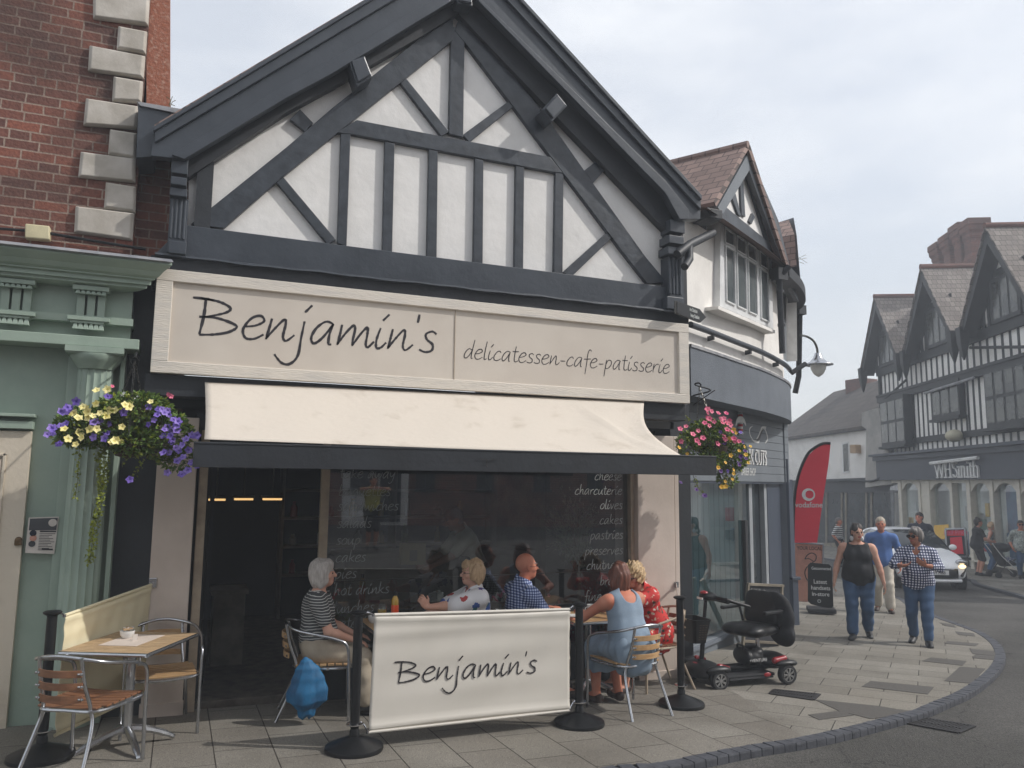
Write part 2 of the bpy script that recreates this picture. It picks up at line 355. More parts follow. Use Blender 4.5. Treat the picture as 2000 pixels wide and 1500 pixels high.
def person(label, at, head=0., H=1.65, w=1., lean=0., hipz=None, hipf=0., yaw=0., nod=0., arms=None, legs=None, skin='skin', hair=None, top=None, bot=None, shoe=None,
           extras=None, h=.007, male=False, roll=0., bust=0., belly=0., group=None, face=True, poles=None, hands=None, legpole=None, spine=0., cat='person'):
    """local frame: x = person's right, y = forward, z = up; `at` = point on the ground, `head` = heading (rad from +Y clockwise)"""
    s = H/1.65; sh = (.185 if male else .165)*s*(.65+.35*w); D = {}
    hz = hipz if hipz is not None else .86*s
    Pv = V3(0, hipf, hz); td = V3(math.sin(roll), math.sin(lean), math.cos(lean)); td = nrm(td)
    rt = nrm(np.cross(V3(math.sin(0), 1, 0), td)); fw = np.cross(td, rt)
    BT = np.array([rt, fw, td])
    waist = Pv+td*.13*s; ch = Pv+td*.30*s-fw*spine*.03; C = Pv+td*.455*s+fw*spine*.03; nk = C+td*.03*s
    hy, hn = math.cos(yaw), math.sin(yaw); f0 = V3(math.sin(yaw), math.cos(yaw), 0); f0 = nrm(f0*math.cos(nod)+V3(0, 0, -1)*math.sin(nod)); r1 = nrm(np.cross(f0, V3(0, 0, 1))); u1 = np.cross(r1, f0)
    hb = C+td*.085*s+fw*.02; Hc = hb+u1*.085*s+f0*.012; BH = np.array([r1, f0, u1])
    LA, LF, LT, LS = .275*s, .245*s, .41*s, .40*s
    B = SDF(); hd = lambda r, f, u: Hc+(r1*r+f0*f+u1*u)*s
    # torso
    B.ell(Pv+td*.02, V3(.155*w, .115*w, .13*s), BT, .04); B.ell(waist, V3(.135*w, .10*w+belly*.5, .14*s), BT, .05)
    B.ell(ch, V3(.150*w*(1.08 if male else 1), .108*w, .17*s), BT, .05); B.ell(C-td*.05*s, V3(sh*.98, .085*w, .085*s), BT, .05)
    if belly: B.ell(waist+fw*.05*w-td*.02, V3(.12*w, .09*w+belly, .13), BT, .05)
    if bust:
        for q in (-1, 1): B.ell(ch+rt*q*.075*w+fw*(.075*w+bust*.3)+td*.0, V3(.078, .045+bust*.8, .072), BT, .07)
    B.cap(nk-td*.03, hb+u1*.02, .058*s, .05*s, .03)
    # head
    B.ell(hd(0, -.012, .035), V3(.074, .092, .088)*s, BH, .01); B.ell(hd(0, .028, -.02), V3(.060, .066, .083)*s, BH, .03)
    B.ell(hd(0, .058, -.075), V3(.034, .030, .026)*s, BH, .03)
    if face:
        for q in (-1, 1):
            B.ell(hd(q*.031, .092, .012), V3(.016, .014, .011)*s, BH, .012, True)
            B.ell(hd(q*.031, .078, .012), V3(.0135, .0135, .0125)*s, BH, .003)
            B.ell(hd(q*.030, .083, .032), V3(.022, .012, .008)*s, BH, .012); B.ell(hd(q*.045, .055, -.018), V3(.022, .025, .02)*s, BH, .02)
            B.ell(hd(q*.074, -.008, -.002), V3(.008, .02, .032)*s, BH, .006)
        B.cap(hd(0, .092, .018), hd(0, .112, -.014), .0075*s, .0125*s, .012); B.ell(hd(0, .104, -.019), V3(.017, .010, .009)*s, BH, .008)
        B.ell(hd(0, .091, -.046), V3(.025, .009, .006)*s, BH, .006); B.ell(hd(0, .088, -.057), V3(.021, .009, .006)*s, BH, .006)
    # arms
    arms = arms or [(-.24, .05, hz-.02), (.24, .05, hz-.02)]; poles = poles or [(-.6, -1, -.2), (.6, -1, -.2)]; hands = hands or [None, None]
    joints = {}
    for i, q in enumerate((-1, 1)):
        S = C-td*.045*s+rt*q*(sh+.012); E, Wr = ik(S, V3(*arms[i]), LA, LF, V3(*poles[i])); joints['S%d' % i], joints['E%d' % i], joints['W%d' % i] = S, E, Wr
        ww = .6+.4*w
        B.cap(S-rt*q*.02, S+(E-S)*.15, .056*ww, .053*ww, .045); B.cap(S, E, .05*ww, .038*ww, .03); B.cap(E, E+(Wr-E)*.35, .038*ww, .038*ww, .02); B.cap(E+(Wr-E)*.3, Wr, .037*ww, .024, .02)
        hdv, up = (hands[i] or (None, None))[:2]; cu = (hands[i][2] if hands[i] and len(hands[i]) > 2 else .45)
        d = nrm(Wr-E) if hdv is None else nrm(V3(*hdv)); pn = V3(-q, 0, 0) if up is None else V3(*up)      # palm normal
        pn = nrm(pn-d*(pn@d)); side = np.cross(d, pn)*(q)     # towards thumb
        if side@V3(0, 1, 0) < 0 and hands[i] is None: side = -side
        BHn = np.array([side, pn, d]); B.ell(Wr+d*.045*s, V3(.041, .017, .052)*s, BHn, .015)
        for k, (o_, l_) in enumerate(((.031, .068), (.0105, .077), (-.010, .071), (-.029, .056))):
            p0 = Wr+d*.082*s+side*o_*s; c1 = cu*(.8+.15*k); d1 = nrm(d*math.cos(c1)+pn*math.sin(c1)+side*o_*1.2); p1 = p0+d1*l_*.52*s; d2 = nrm(d*math.cos(c1*2.1)+pn*math.sin(c1*2.1)); p2 = p1+d2*l_*.48*s
            B.cap(p0-d*.015, p1, .0095*s, .0085*s, .004); B.cap(p1, p2, .0085*s, .007*s, .003)
        t0 = Wr+d*.02*s+side*.028*s; t1 = t0+nrm(side*.8+d*.75+pn*.3)*.042*s; t2 = t1+nrm(side*.25+d+pn*.35)*.030*s; B.cap(t0, t1, .013*s, .0105*s, .01); B.cap(t1, t2, .0105*s, .0085*s, .003)
    # legs
    legs = legs or [(-.09, 0, .075), (.09, 0, .075)]; ft = []
    for i, q in enumerate((-1, 1)):
        Hp = Pv+rt*q*.085*w-td*.01; A = V3(*legs[i][:3]); K, A = ik(Hp, A, LT, LS, V3(0, 1, .15) if legpole is None else V3(*legpole[i])); toe = legs[i][3] if len(legs[i]) > 3 else 0.
        ww = .5+.5*w; joints['H%d' % i], joints['K%d' % i], joints['A%d' % i] = Hp, K, A
        B.cap(Hp, K, .088*ww, .056*ww, .05); cal = K+(A-K)*.33; B.cap(K, cal, .055*ww, .057*ww, .02); B.cap(cal, A, .056*ww, .036, .02)
        up_ = V3(0, math.cos(toe), -math.sin(toe)); sq = nrm(up_+V3(q*.18, 0, 0)); F1 = A+sq*.13*s+V3(0, 0, -.048); heel = A-sq*.03+V3(0, 0, -.04)
        if toe > .3: F1 = A+sq*.13*s+V3(0, 0, -.02)
        B.cap(heel, F1, .034, .026, .02); B.cap(A, A+sq*.06+V3(0, 0, -.03), .036, .033, .02); B.cap(F1-sq*.02+rt*q*.012, F1+sq*.035, .027, .02, .02); joints['F%d' % i], joints['L%d' % i] = F1+sq*.03, heel
    J = dict(joints, Pv=Pv, C=C, ch=ch, waist=waist, nk=nk, Hc=Hc, td=td, rt=rt, fw=fw, BT=BT, BH=BH, s=s, w=w, f0=f0, r1=r1, u1=u1, sh=sh, hd=hd, B=B)
    P, Q = B.mesh(h); cen = P[Q].mean(1); mi = np.zeros(len(Q), int)
    loc = (cen-Hc)@np.array([r1, f0, u1]).T/s
    if face:
        for q in (-1, 1):
            mi[(np.abs(loc[:, 0]-q*.031) < .0125) & (np.abs(loc[:, 2]-.012) < .0065) & (loc[:, 1] > .06)] = 2
            mi[(np.abs(loc[:, 0]-q*.032) < .022) & (np.abs(loc[:, 2]-.037) < .0045) & (loc[:, 1] > .055)] = 3
        mi[(np.abs(loc[:, 0]) < .024) & (np.abs(loc[:, 2]+.051) < .0095) & (loc[:, 1] > .07)] = 1
    hc = M[hair[1]] if hair else M['hair_grey']
    ob = npbuild(P, Q, 'person', [M[skin], M['lips'], M['eye'], hc], None, mi); ob.location = at; ob.rotation_euler = (0, 0, -head)
    WM[ob.name] = Matrix.Translation(Vector(at))@Matrix.Rotation(-head, 4, 'Z'); tag(ob, label, cat, group)
    if hair: do_hair(ob, J, hair, h)
    if top: top(ob, J, h)
    if bot: bot(ob, J, h)
    if shoe: shoes(ob, J, shoe, h)
    if extras: extras(ob, J, h)
    return ob, J
def do_hair(ob, J, spec, h):
    kind, m = spec; s = J['s']; hd = J['hd']; BH = J['BH']; S = SDF(); nz, nf = .006, 70
    if kind in ('bob', 'long', 'curly', 'short', 'shaggy', 'ponytail', 'bun', 'fringe'):
        v = {'curly': .018, 'shaggy': .012, 'bob': .010, 'fringe': .010}.get(kind, .005)
        S.ell(hd(0, -.020, .045), V3(.080+v, .094+v, .088+v)*s, BH, .02); S.ell(hd(0, -.045, .0), V3(.078+v, .066+v, .085)*s, BH, .03)
    if kind == 'bob':
        for q in (-1, 1): S.ell(hd(q*.062, -.015, -.035), V3(.030, .062, .082)*s, BH, .03)
        S.ell(hd(0, -.065, -.04), V3(.075, .048, .080)*s, BH, .03); S.ell(hd(0, .05, .095), V3(.06, .035, .025)*s, BH, .03)
    if kind == 'fringe':
        for q in (-1, 1): S.ell(hd(q*.062, -.02, -.02), V3(.028, .05, .06)*s, BH, .03)
        S.ell(hd(0, .06, .085), V3(.055, .03, .028)*s, BH, .03)
    if kind == 'long':
        S.ell(hd(0, -.055, -.05), V3(.085, .062, .12)*s, BH, .03)
        for q in (-1, 1): S.ell(hd(q*.068, -.01, -.04), V3(.028, .055, .10)*s, BH, .03)
    if kind == 'curly':
        nz, nf = .012, 95
        for q in (-1, 1): S.ell(hd(q*.07, -.01, -.01), V3(.035, .055, .06)*s, BH, .03)
        S.ell(hd(0, -.06, -.03), V3(.075, .055, .06)*s, BH, .03); S.ell(hd(0, .055, .09), V3(.065, .035, .035)*s, BH, .03)
    if kind == 'shaggy':
        for q in (-1, 1): S.ell(hd(q*.068, -.02, -.02), V3(.026, .05, .07)*s, BH, .03)
        S.ell(hd(0, -.065, -.05), V3(.07, .045, .07)*s, BH, .03); S.ell(hd(.02, .065, .08), V3(.05, .022, .03)*s, BH, .03); nz = .009
    if kind == 'short': S.ell(hd(0, -.06, -.02), V3(.065, .04, .05)*s, BH, .03); nz = .004
    if kind == 'ponytail':
        S.ell(hd(0, -.07, .10), V3(.03, .035, .03)*s, BH, .02); S.cap(hd(0, -.10, .07), hd(.045, -.10, -.10), .028*s, .022*s, .02); S.cap(hd(.045, -.10, -.10), hd(.06, -.03, -.20), .022*s, .012*s, .02)
    if kind == 'bun': S.ell(hd(0, -.03, .14), V3(.042, .042, .035)*s, BH, .01)
    if kind == 'fringe_band':   # thin fringe of hair round a bald head
        S.ell(hd(0, -.025, .0), V3(.079, .082, .045)*s, BH, .01); nz = .002
    fz = -.005 if kind == 'bun' else .0
    # keep the face clear
    S.ell(hd(0, .085, -.045), V3(.060 if kind in ('bob', 'curly', 'long') else .068, .075, .098)*s, BH, .01, True)
    if kind in ('short', 'ponytail', 'bun', 'fringe_band'):
        for q in (-1, 1): S.ell(hd(q*.085, .02, -.035), V3(.04, .055, .06)*s, BH, .01, True)
    if kind == 'fringe_band': S.cut(hd(0, 0, .03), J['u1'])
    P, Q = S.mesh(min(h, .006), noise=nz, nf=nf, seed=3, zf=.7 if kind == 'curly' else .25)
    npbuild(P, Q, 'hair', M[m], ob)
def shirt(m, sleeve=.55, hem=.05, grow=.013, neck=.06, vneck=.0, noise=.0055, flare=0., name='shirt', collar=None, buttons=None, cape=0., straps=False, back=0.):
    def f(ob, J, h):
        s, w, td, fw, rt, BT, C, Pv = (J[k] for k in ('s', 'w', 'td', 'fw', 'rt', 'BT', 'C', 'Pv')); S = SDF()
        n_ = 0
        for q in J['B'].p[:2+2+(0)]: S.p.append(q)
        for q in J['B'].p[4:7]:
            if q[0] == 'e' and np.linalg.norm(q[1]-J['ch']) < .22: S.p.append(q)
        S.cap(J['nk']-td*.05, J['nk']+td*.03, .075*s, .06*s, .04)
        if flare:
            S.ell(Pv+td*.0, V3(.155*w+flare, .115*w+flare, .16), BT, .05); S.ell(J['waist'], V3(.14*w+flare*.7, .105*w+flare*.7, .16), BT, .05)
        for i, q in enumerate((-1, 1)):
            a, e, wr = J['S%d' % i], J['E%d' % i], J['W%d' % i]; ww = .6+.4*w
            if sleeve > 0:
                t = min(1., sleeve); e2 = a+(e-a)*t; S.cap(a-rt*q*.03, a+(e-a)*.1, .056*ww, .054*ww, .05); S.cap(a, e2, .052*ww, (.046 if sleeve <= 1 else .041)*ww+cape*.03, .03); S.p.append(('h2', e2, nrm(e-a), None, None, 0, True, None)) if False else None
                if sleeve > 1: t2 = sleeve-1; S.cap(e, e+(wr-e)*t2, .042*ww, (.042-.014*t2)*ww, .02)
        # neckline, hem
        S.ell(C+td*(.085*s)+fw*.035, V3(.095+neck*.25, .10, .075+neck*.5), BT, .01, True)
        if back: S.ell(C+td*.03-fw*.10, V3(.085, .10, back), BT, .01, True)
        if vneck: S.ell(C+td*.02+fw*.12, V3(.05+vneck*.2, .09, .07+vneck), BT, .01, True)
        if straps:
            for q in (-1, 1): S.ell(C-td*.03+rt*q*(J['sh']+.055), V3(.075, .2, .14), BT, .01, True)
        S.cut(Pv-td*hem, -td)
        P, Q = S.mesh(h, grow=grow, noise=noise, nf=22, seed=11); npbuild(P, Q, name, M[m], ob)
        if collar:
            mb = MB(); R_ = .072*s
            for q in (-1, 1):
                c0 = C+td*.055*s; pts = [c0+(rt*q*math.sin(a)*R_+fw*(math.cos(a)*R_*.95+.012))+td*(.03*math.cos((PI-a)*.5)*0+z) for a, z in ((.25, -.035), (.8, -.005), (1.6, .015), (2.4, .03), (PI, .035))]
                lo_ = [p+(rt*q*math.sin(a)+fw*math.cos(a))*.02-td*d_ for p, a, d_ in zip(pts, (.25, .8, 1.6, 2.4, PI), (.05, .045, .04, .035, .035))]
                rg = [[Vector(p), Vector(l), Vector(l)+Vector(nrm(rt*q*math.sin(a)+fw*math.cos(a)))*.004, Vector(p)+Vector(nrm(rt*q*math.sin(a)+fw*math.cos(a)))*.004] for p, l, a in zip(pts, lo_, (.25, .8, 1.6, 2.4, PI))]; mb.loft(rg)
            mb.build('collar', M[collar], ob, smooth=True, world=False)
    return f
def trousers(m, grow=.014, length=.9, noise=.006, loose=0., name='trousers'):
    def f(ob, J, h):
        s, w = J['s'], J['w']; S = SDF(); S.ell(J['Pv']+J['td']*.02, V3(.155*w, .115*w, .13*s), J['BT'], .04); ww = .5+.5*w
        for i, q in enumerate((-1, 1)):
            Hp, K, A = J['H%d' % i], J['K%d' % i], J['A%d' % i]; S.cap(Hp, K, .09*ww, .060*ww+loose*.5, .05)
            if length > .5: e = K+(A-K)*length; S.cap(K, e, .058*ww+loose*.6, .047+loose, .02)
        S.cut(J['Pv']+J['td']*.10*s, J['td'])
        P, Q = S.mesh(h, grow=grow, noise=noise, nf=30, seed=5); npbuild(P, Q, name, M[m], ob)
    return f
def shoes(ob, J, m, h):
    for i, q in enumerate((-1, 1)):
        S = SDF(); A, F_, Hl = J['A%d' % i], J['F%d' % i], J['L%d' % i]; m_ = m if isinstance(m, str) else m[0]
        S.cap(Hl, F_-(F_-Hl)*.12, .037, .031, .02); S.cap(F_-(F_-Hl)*.35, F_, .037, .027, .02); 
        if m_ != 'sandal': S.cap(A-V3(0, 0, .0), A+(F_-A)*.35-V3(0, 0, .01), .042, .034, .02); S.ell(A+V3(0, 0, .03), V3(.036, .036, .03), None, .005, True)
        else:
            S.ell((A+F_)/2+V3(0, 0, .03), V3(.06, .045, .028), None, .005, True)
        P, Q = S.mesh(min(h, .007), grow=.007, seed=2); npbuild(P, Q, 'sandal' if m_ == 'sandal' else 'shoe', M[m_], ob)
def glasses(ob, J, m='dark_lens', thick=False):
    hd, s = J['hd'], J['s']; mb = MB(); f0, r1, u1 = (Vector(J[k]) for k in ('f0', 'r1', 'u1'))
    rim = MB()
    for q in (-1, 1):
        c = Vector(hd(q*.034, .107, .010)); ww, hh = (.029, .021) if thick else (.026, .017)
        loop = [c+r1*(ww*math.cos(a)*(1.1 if abs(math.cos(a)) > .6 else 1))*s+u1*(hh*math.sin(a))*s for a in [2*PI*k/12 for k in range(12)]]
        if thick: mb.prism(loop, f0*.005)
        rim.tube(loop, .0028 if thick else .0016, 5, closed=True)
        rim.bar(c+r1*q*ww*s, Vector(hd(q*.083, .0, .012)), .003, .008 if thick else .003)
    rim.bar(Vector(hd(-.010, .110, .014)), Vector(hd(.010, .110, .014)), .003, .004)
    o = rim.build('glasses', M['black_plastic'], ob, world=False)
    if thick: mb.build('lens', M[m], o, world=False, smooth=False)

# ---------------------------------------------------------------- the materials of the place
M = {}
def mm(key, *a, **k): M[key] = mat(key, *a, **k); return M[key]
mm('charcoal', lin((60, 66, 74)), .38, col2=lin((50, 56, 64)), nscale=3, bump=.25, bscale=18, stretch=(1, 1, 1))
mm('charcoal_wood', lin((58, 64, 72)), .4, col2=lin((38, 43, 50)), nscale=7, detail=9, bump=.4, bscale=14)
mm('charcoal_dark', lin((38, 42, 48)), .55, col2=lin((30, 33, 38)), nscale=3, bump=.3, bscale=20)
mm('plaster_white', lin((232, 230, 227)), .75, col2=lin((219, 217, 213)), nscale=2.2, detail=10, bump=.6, bscale=8, ramp=(.4, .75))
mm('sign_cream', lin((208, 199, 187)), .5, col2=lin((199, 189, 177)), nscale=1.5, bump=.05, bscale=10)
mm('sign_frame', lin((214, 206, 194)), .5, col2=lin((190, 186, 180)), nscale=2, bump=.5, bscale=14, stretch=(1, 1, 8), ramp=(.45, .8))
mm('ink', lin((38, 34, 40)), .5)
mm('canvas', lin((202, 193, 181)), .9, col2=lin((172, 161, 146)), nscale=3.4, bump=.45, bscale=14, ramp=(.56, .84), detail=8)
mm('cream_paint', lin((212, 198, 186)), .6, col2=lin((198, 184, 172)), nscale=2, bump=.12, bscale=30)
mm('frame_beige', lin((176, 160, 138)), .55, col2=lin((150, 136, 118)), nscale=6, bump=.2)
mm('green_paint', lin((152, 168, 154)), .5, col2=lin((138, 155, 142)), nscale=2.5, bump=.25, bscale=16, ramp=(.4, .7))
mm('door_cream', lin((205, 194, 176)), .55, col2=lin((160, 145, 122)), nscale=3, bump=.3, bscale=25, ramp=(.55, .85), detail=8)
mm('lead', lin((120, 122, 128)), .5, metal=.3, col2=lin((160, 160, 162)), nscale=5, bump=.5, bscale=10)
mm('quoin', lin((204, 198, 189)), .7, col2=lin((170, 163, 152)), nscale=3, bump=.3, bscale=20)
mm('rust_brick', lin((150, 92, 70)), .85, col2=lin((176, 140, 122)), nscale=30, bump=.9, bscale=40, ramp=(.5, .72))
mm('alu', lin((190, 192, 195)), .25, metal=.95, col2=lin((170, 172, 176)), nscale=8)
mm('steel', lin((205, 206, 210)), .18, metal=1)
mm('metal_thin', lin((84, 82, 78)), .3, metal=.8)
mm('teak', lin((190, 156, 112)), .5, col2=lin((168, 130, 88)), nscale=3, stretch=(1.5, 14, 14), bump=.15)
mm('teak_dark', lin((134, 92, 64)), .5, col2=lin((112, 74, 48)), nscale=3, stretch=(1.5, 14, 14), bump=.15)
mm('teak_old', lin((186, 158, 122)), .6, col2=lin((150, 124, 92)), nscale=4, stretch=(2, 10, 10), bump=.3, detail=8)
mm('black_plastic', lin((20, 21, 23)), .42, spec=.35, col2=lin((14, 15, 17)), nscale=6)
mm('black_matt', lin((30, 31, 34)), .75)
mm('rubber', lin((38, 38, 40)), .8)
mm('banner_pvc', lin((208, 203, 194)), .42, col2=lin((200, 195, 185)), nscale=1, bump=.12, bscale=4)
mm('banner_side', lin((228, 218, 184)), .5, col2=lin((216, 206, 172)), nscale=2)
mm('render_white', lin((234, 231, 226)), .8, col2=lin((206, 202, 196)), nscale=1.2, bump=.3, bscale=30, ramp=(.45, .8))
mm('grey_render', lin((104, 110, 118)), .8, col2=lin((92, 98, 106)), nscale=2, bump=.6, bscale=60)
mm('grey_board', lin((112, 118, 124)), .6, col2=lin((102, 108, 114)), nscale=1.5)
mm('navy_grey', lin((62, 70, 84)), .5, col2=lin((54, 62, 75)), nscale=2)
mm('white_upvc', lin((225, 226, 226)), .35)
mm('white_paint', lin((222, 222, 220)), .5)
mm('dark_glass', lin((38, 44, 48)), .06, col2=lin((60, 66, 70)), nscale=1.5)
mm('lattice_glass', lin((76, 77, 72)), .15, col2=lin((38, 41, 41)), nscale=1.3, ramp=(.4, .6))
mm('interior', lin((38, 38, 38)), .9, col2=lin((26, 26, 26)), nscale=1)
mm('interior_mid', lin((140, 132, 116)), .8, col2=lin((104, 96, 84)), nscale=3)
mm('plinth', lin((92, 84, 74)), .85, col2=lin((60, 54, 48)), nscale=9, bump=.5)
mm('skin', lin((206, 152, 128)), .62, spec=.3, col2=lin((202, 142, 118)), nscale=9)
mm('skin_pale', lin((214, 168, 146)), .62, spec=.3, col2=lin((208, 156, 134)), nscale=9)
mm('skin_red', lin((196, 134, 110)), .62, spec=.3, col2=lin((190, 112, 86)), nscale=8)
mm('skin_tan', lin((168, 116, 90)), .62, spec=.3, col2=lin((158, 100, 76)), nscale=9)
mm('lips', lin((178, 92, 84)), .4); mm('eye', lin((44, 38, 36)), .2); mm('dark_lens', lin((22, 20, 20)), .1)
def hairm(k, a, b): mm(k, lin(a), .5, col2=lin(b), nscale=60, detail=3, stretch=(1, 1, .25), bump=.6, bscale=90, ramp=(.3, .7))
hairm('hair_white', (206, 200, 194), (160, 152, 146)); hairm('hair_grey', (128, 122, 118), (80, 76, 74)); hairm('hair_blonde', (206, 176, 138), (160, 126, 92))
hairm('hair_curly', (212, 184, 140), (150, 118, 78)); hairm('hair_red', (120, 70, 50), (84, 46, 34)); hairm('hair_dark', (48, 38, 34), (28, 22, 22)); hairm('hair_sand', (190, 178, 160), (140, 128, 112))
def stripes(key, a, b, freq, width, dist=0., axis=2, rough=.8):
    m = mm(key, a, rough); t, N, L, bs = nodes(m); tc = N('ShaderNodeTexCoord'); sp_ = N('ShaderNodeSeparateXYZ'); nz = N('ShaderNodeTexNoise'); nz.inputs['Scale'].default_value = 5
    L(tc.outputs['Object'], sp_.inputs[0]); L(tc.outputs['Object'], nz.inputs[0])
    z = math_(t, 'ADD', sp_.outputs[axis], math_(t, 'MULTIPLY', nz.outputs[0], dist)); f = math_(t, 'FRACT', math_(t, 'MULTIPLY', z, freq)); g = math_(t, 'LESS_THAN', f, width)
    L(mixc(t, g, a, b), bs.inputs['Base Color']); return m
stripes('tee_stripe', lin((66, 68, 70)), lin((205, 205, 200)), 42, .22, .05)
stripes('tee_stripe_far', lin((40, 40, 44)), lin((220, 220, 218)), 16, .45, 0)
def gingham(key, a, b, c_, freq, wx, wy):
    m = mm(key, a, .8); t, N, L, bs = nodes(m); tc = N('ShaderNodeTexCoord'); nz = N('ShaderNodeTexNoise'); nz.inputs['Scale'].default_value = 4; L(tc.outputs['Object'], nz.inputs[0]); sp_ = N('ShaderNodeSeparateXYZ')
    vm = N('ShaderNodeVectorMath'); vm.operation = 'MULTIPLY_ADD'; vm.inputs[1].default_value = (.03, .03, .03); L(nz.outputs[1], vm.inputs[0]); L(tc.outputs['Object'], vm.inputs[2]); L(vm.outputs[0], sp_.inputs[0])
    h_ = math_(t, 'ADD', math_(t, 'MULTIPLY', sp_.outputs[0], wx), math_(t, 'MULTIPLY', sp_.outputs[1], wy)) ; fx = math_(t, 'LESS_THAN', math_(t, 'FRACT', math_(t, 'MULTIPLY', h_, freq)), .5); fz = math_(t, 'LESS_THAN', math_(t, 'FRACT', math_(t, 'MULTIPLY', sp_.outputs[2], freq)), .5)
    s_ = math_(t, 'MULTIPLY', math_(t, 'ADD', fx, fz), .5); L(mixc(t, math_(t, 'GREATER_THAN', s_, .7), mixc(t, math_(t, 'GREATER_THAN', s_, .3), b, c_), a), bs.inputs['Base Color']); return m
gingham('gingham_blue', lin((30, 44, 92)), lin((190, 200, 222)), lin((92, 112, 162)), 42, .3, 1.)
gingham('gingham_navy', lin((28, 34, 62)), lin((222, 224, 232)), lin((76, 86, 122)), 28, 1., .3)
def floral(key, base, cols, sc, th=.32):
    m = mm(key, base, .75); t, N, L, bs = nodes(m); tc = N('ShaderNodeTexCoord'); v = N('ShaderNodeTexVoronoi'); v.inputs['Scale'].default_value = sc; nz = N('ShaderNodeTexNoise'); nz.inputs['Scale'].default_value = sc*1.6
    L(tc.outputs['Object'], nz.inputs[0]); vm = N('ShaderNodeVectorMath'); vm.operation = 'MULTIPLY_ADD'; vm.inputs[1].default_value = (.9/sc,)*3; L(nz.outputs[1], vm.inputs[0]); L(tc.outputs['Object'], vm.inputs[2]); L(vm.outputs[0], v.inputs['Vector'])
    r = N('ShaderNodeValToRGB'); r.color_ramp.interpolation = 'CONSTANT'; e = r.color_ramp.elements; sp_ = N('ShaderNodeSeparateColor'); L(v.outputs['Color'], sp_.inputs[0]); L(sp_.outputs[0], r.inputs[0])
    e[0].color = (*cols[0], 1); e[1].position = 1/len(cols); e[1].color = (*cols[1], 1)
    for i in range(2, len(cols)): q = e.new(i/len(cols)); q.color = (*cols[i], 1)
    L(mixc(t, math_(t, 'LESS_THAN', v.outputs['Distance'], th), base, r.outputs[0]), bs.inputs['Base Color']); return m
floral('butterfly', lin((224, 222, 224)), [lin((60, 90, 160)), lin((170, 60, 60)), lin((50, 110, 120)), lin((70, 50, 120))], 10, .33)
floral('red_floral', lin((196, 44, 40)), [lin((206, 186, 160)), lin((50, 62, 48)), lin((150, 30, 40)), lin((220, 210, 200))], 24, .36)
floral('grey_floral', lin((150, 156, 150)), [lin((90, 96, 98)), lin((190, 196, 190)), lin((110, 120, 104))], 22, .4)
mm('denim_dress', lin((140, 156, 172)), .85, col2=lin((122, 140, 158)), nscale=5, bump=.3, bscale=120)
mm('jeans', lin((50, 76, 108)), .85, col2=lin((64, 92, 126)), nscale=5, bump=.3, bscale=150, ramp=(.4, .75))
mm('trouser_beige', lin((172, 160, 142)), .8, col2=lin((156, 144, 126)), nscale=5); mm('trouser_cream', lin((206, 198, 184)), .8, col2=lin((186, 178, 164)), nscale=5)
mm('black_cloth', lin((30, 31, 36)), .85, col2=lin((22, 22, 26)), nscale=5); mm('navy_cloth', lin((32, 38, 52)), .85); mm('shirt_blue', lin((82, 118, 178)), .8, col2=lin((70, 104, 162)), nscale=5)
mm('cream_cloth', lin((236, 226, 204)), .85); mm('yellow_cloth', lin((190, 186, 70)), .8); x_=0; mm('pane_pale', lin((112, 118, 118)), .08, col2=lin((78, 84, 86)), nscale=1.4); mm('alu_grey', lin((150, 154, 158)), .5); mm('far_timber', lin((34, 36, 38)), .6, col2=lin((26, 28, 30)), nscale=3); mm('far_plaster', lin((240, 238, 234)), .8, col2=lin((222, 220, 216)), nscale=1); mm('jacket_blue', lin((18, 104, 150)), .65, col2=lin((12, 74, 114)), nscale=7); mm('teal_cloth', lin((30, 150, 120)), .7)
mm('sandal', lin((58, 40, 32)), .6); mm('black_shoe', lin((28, 28, 30)), .5); mm('headphone', lin((206, 208, 210)), .3)
mm('leaf', lin((70, 96, 44)), .55, col2=lin((104, 128, 54)), nscale=12, spec=.3); mm('leaf_lime', lin((142, 152, 42)), .55, col2=lin((110, 124, 36)), nscale=14); mm('leaf_olive', lin((92, 108, 84)), .55, col2=lin((128, 142, 112)), nscale=14)
mm('petal_purple', lin((104, 80, 168)), .7, col2=lin((146, 124, 198)), nscale=14, ramp=(.45, .6)); mm('petal_yellow', lin((226, 212, 122)), .6, col2=lin((240, 230, 170)), nscale=14); mm('petal_pink', lin((214, 84, 128)), .6, col2=lin((230, 130, 150)), nscale=14)
mm('petal_gold', lin((214, 160, 50)), .6, col2=lin((230, 190, 70)), nscale=14); mm('petal_violet', lin((84, 40, 120)), .6); mm('petal_white', lin((225, 225, 222)), .6); mm('stem', lin((92, 84, 52)), .7); mm('petal_red', lin((196, 34, 50)), .6)
mm('coir', lin((70, 56, 42)), .95, bump=.8)
mm('car_white', lin((246, 247, 248)), .35, coat=.5, col2=lin((242, 243, 245)))
mm('red_gloss', lin((150, 22, 32)), .3, coat=.5); mm('flag_red', lin((224, 44, 66)), .7, col2=lin((214, 38, 60)), nscale=2)
mm('china', lin((228, 228, 226)), .15, coat=.4); mm('kerb_stone', lin((74, 76, 82)), .7, col2=lin((56, 58, 64)), nscale=9, bump=.4, bscale=40)
mm('iron', lin((52, 50, 50)), .6, metal=.5); mm('slate_tile', lin((120, 112, 106)), .8); mm('pink_board', lin((196, 142, 122)), .6); mm('chalk', lin((32, 33, 38)), .8, col2=lin((44, 45, 50)), nscale=4); mm('chalk_text', lin((190, 190, 186)), .9)
mm('wood_frame', lin((170, 140, 104)), .6, col2=lin((140, 112, 80)), nscale=8); mm('basketry', lin((120, 92, 62)), .8, col2=lin((86, 62, 40)), nscale=30, bump=.8)
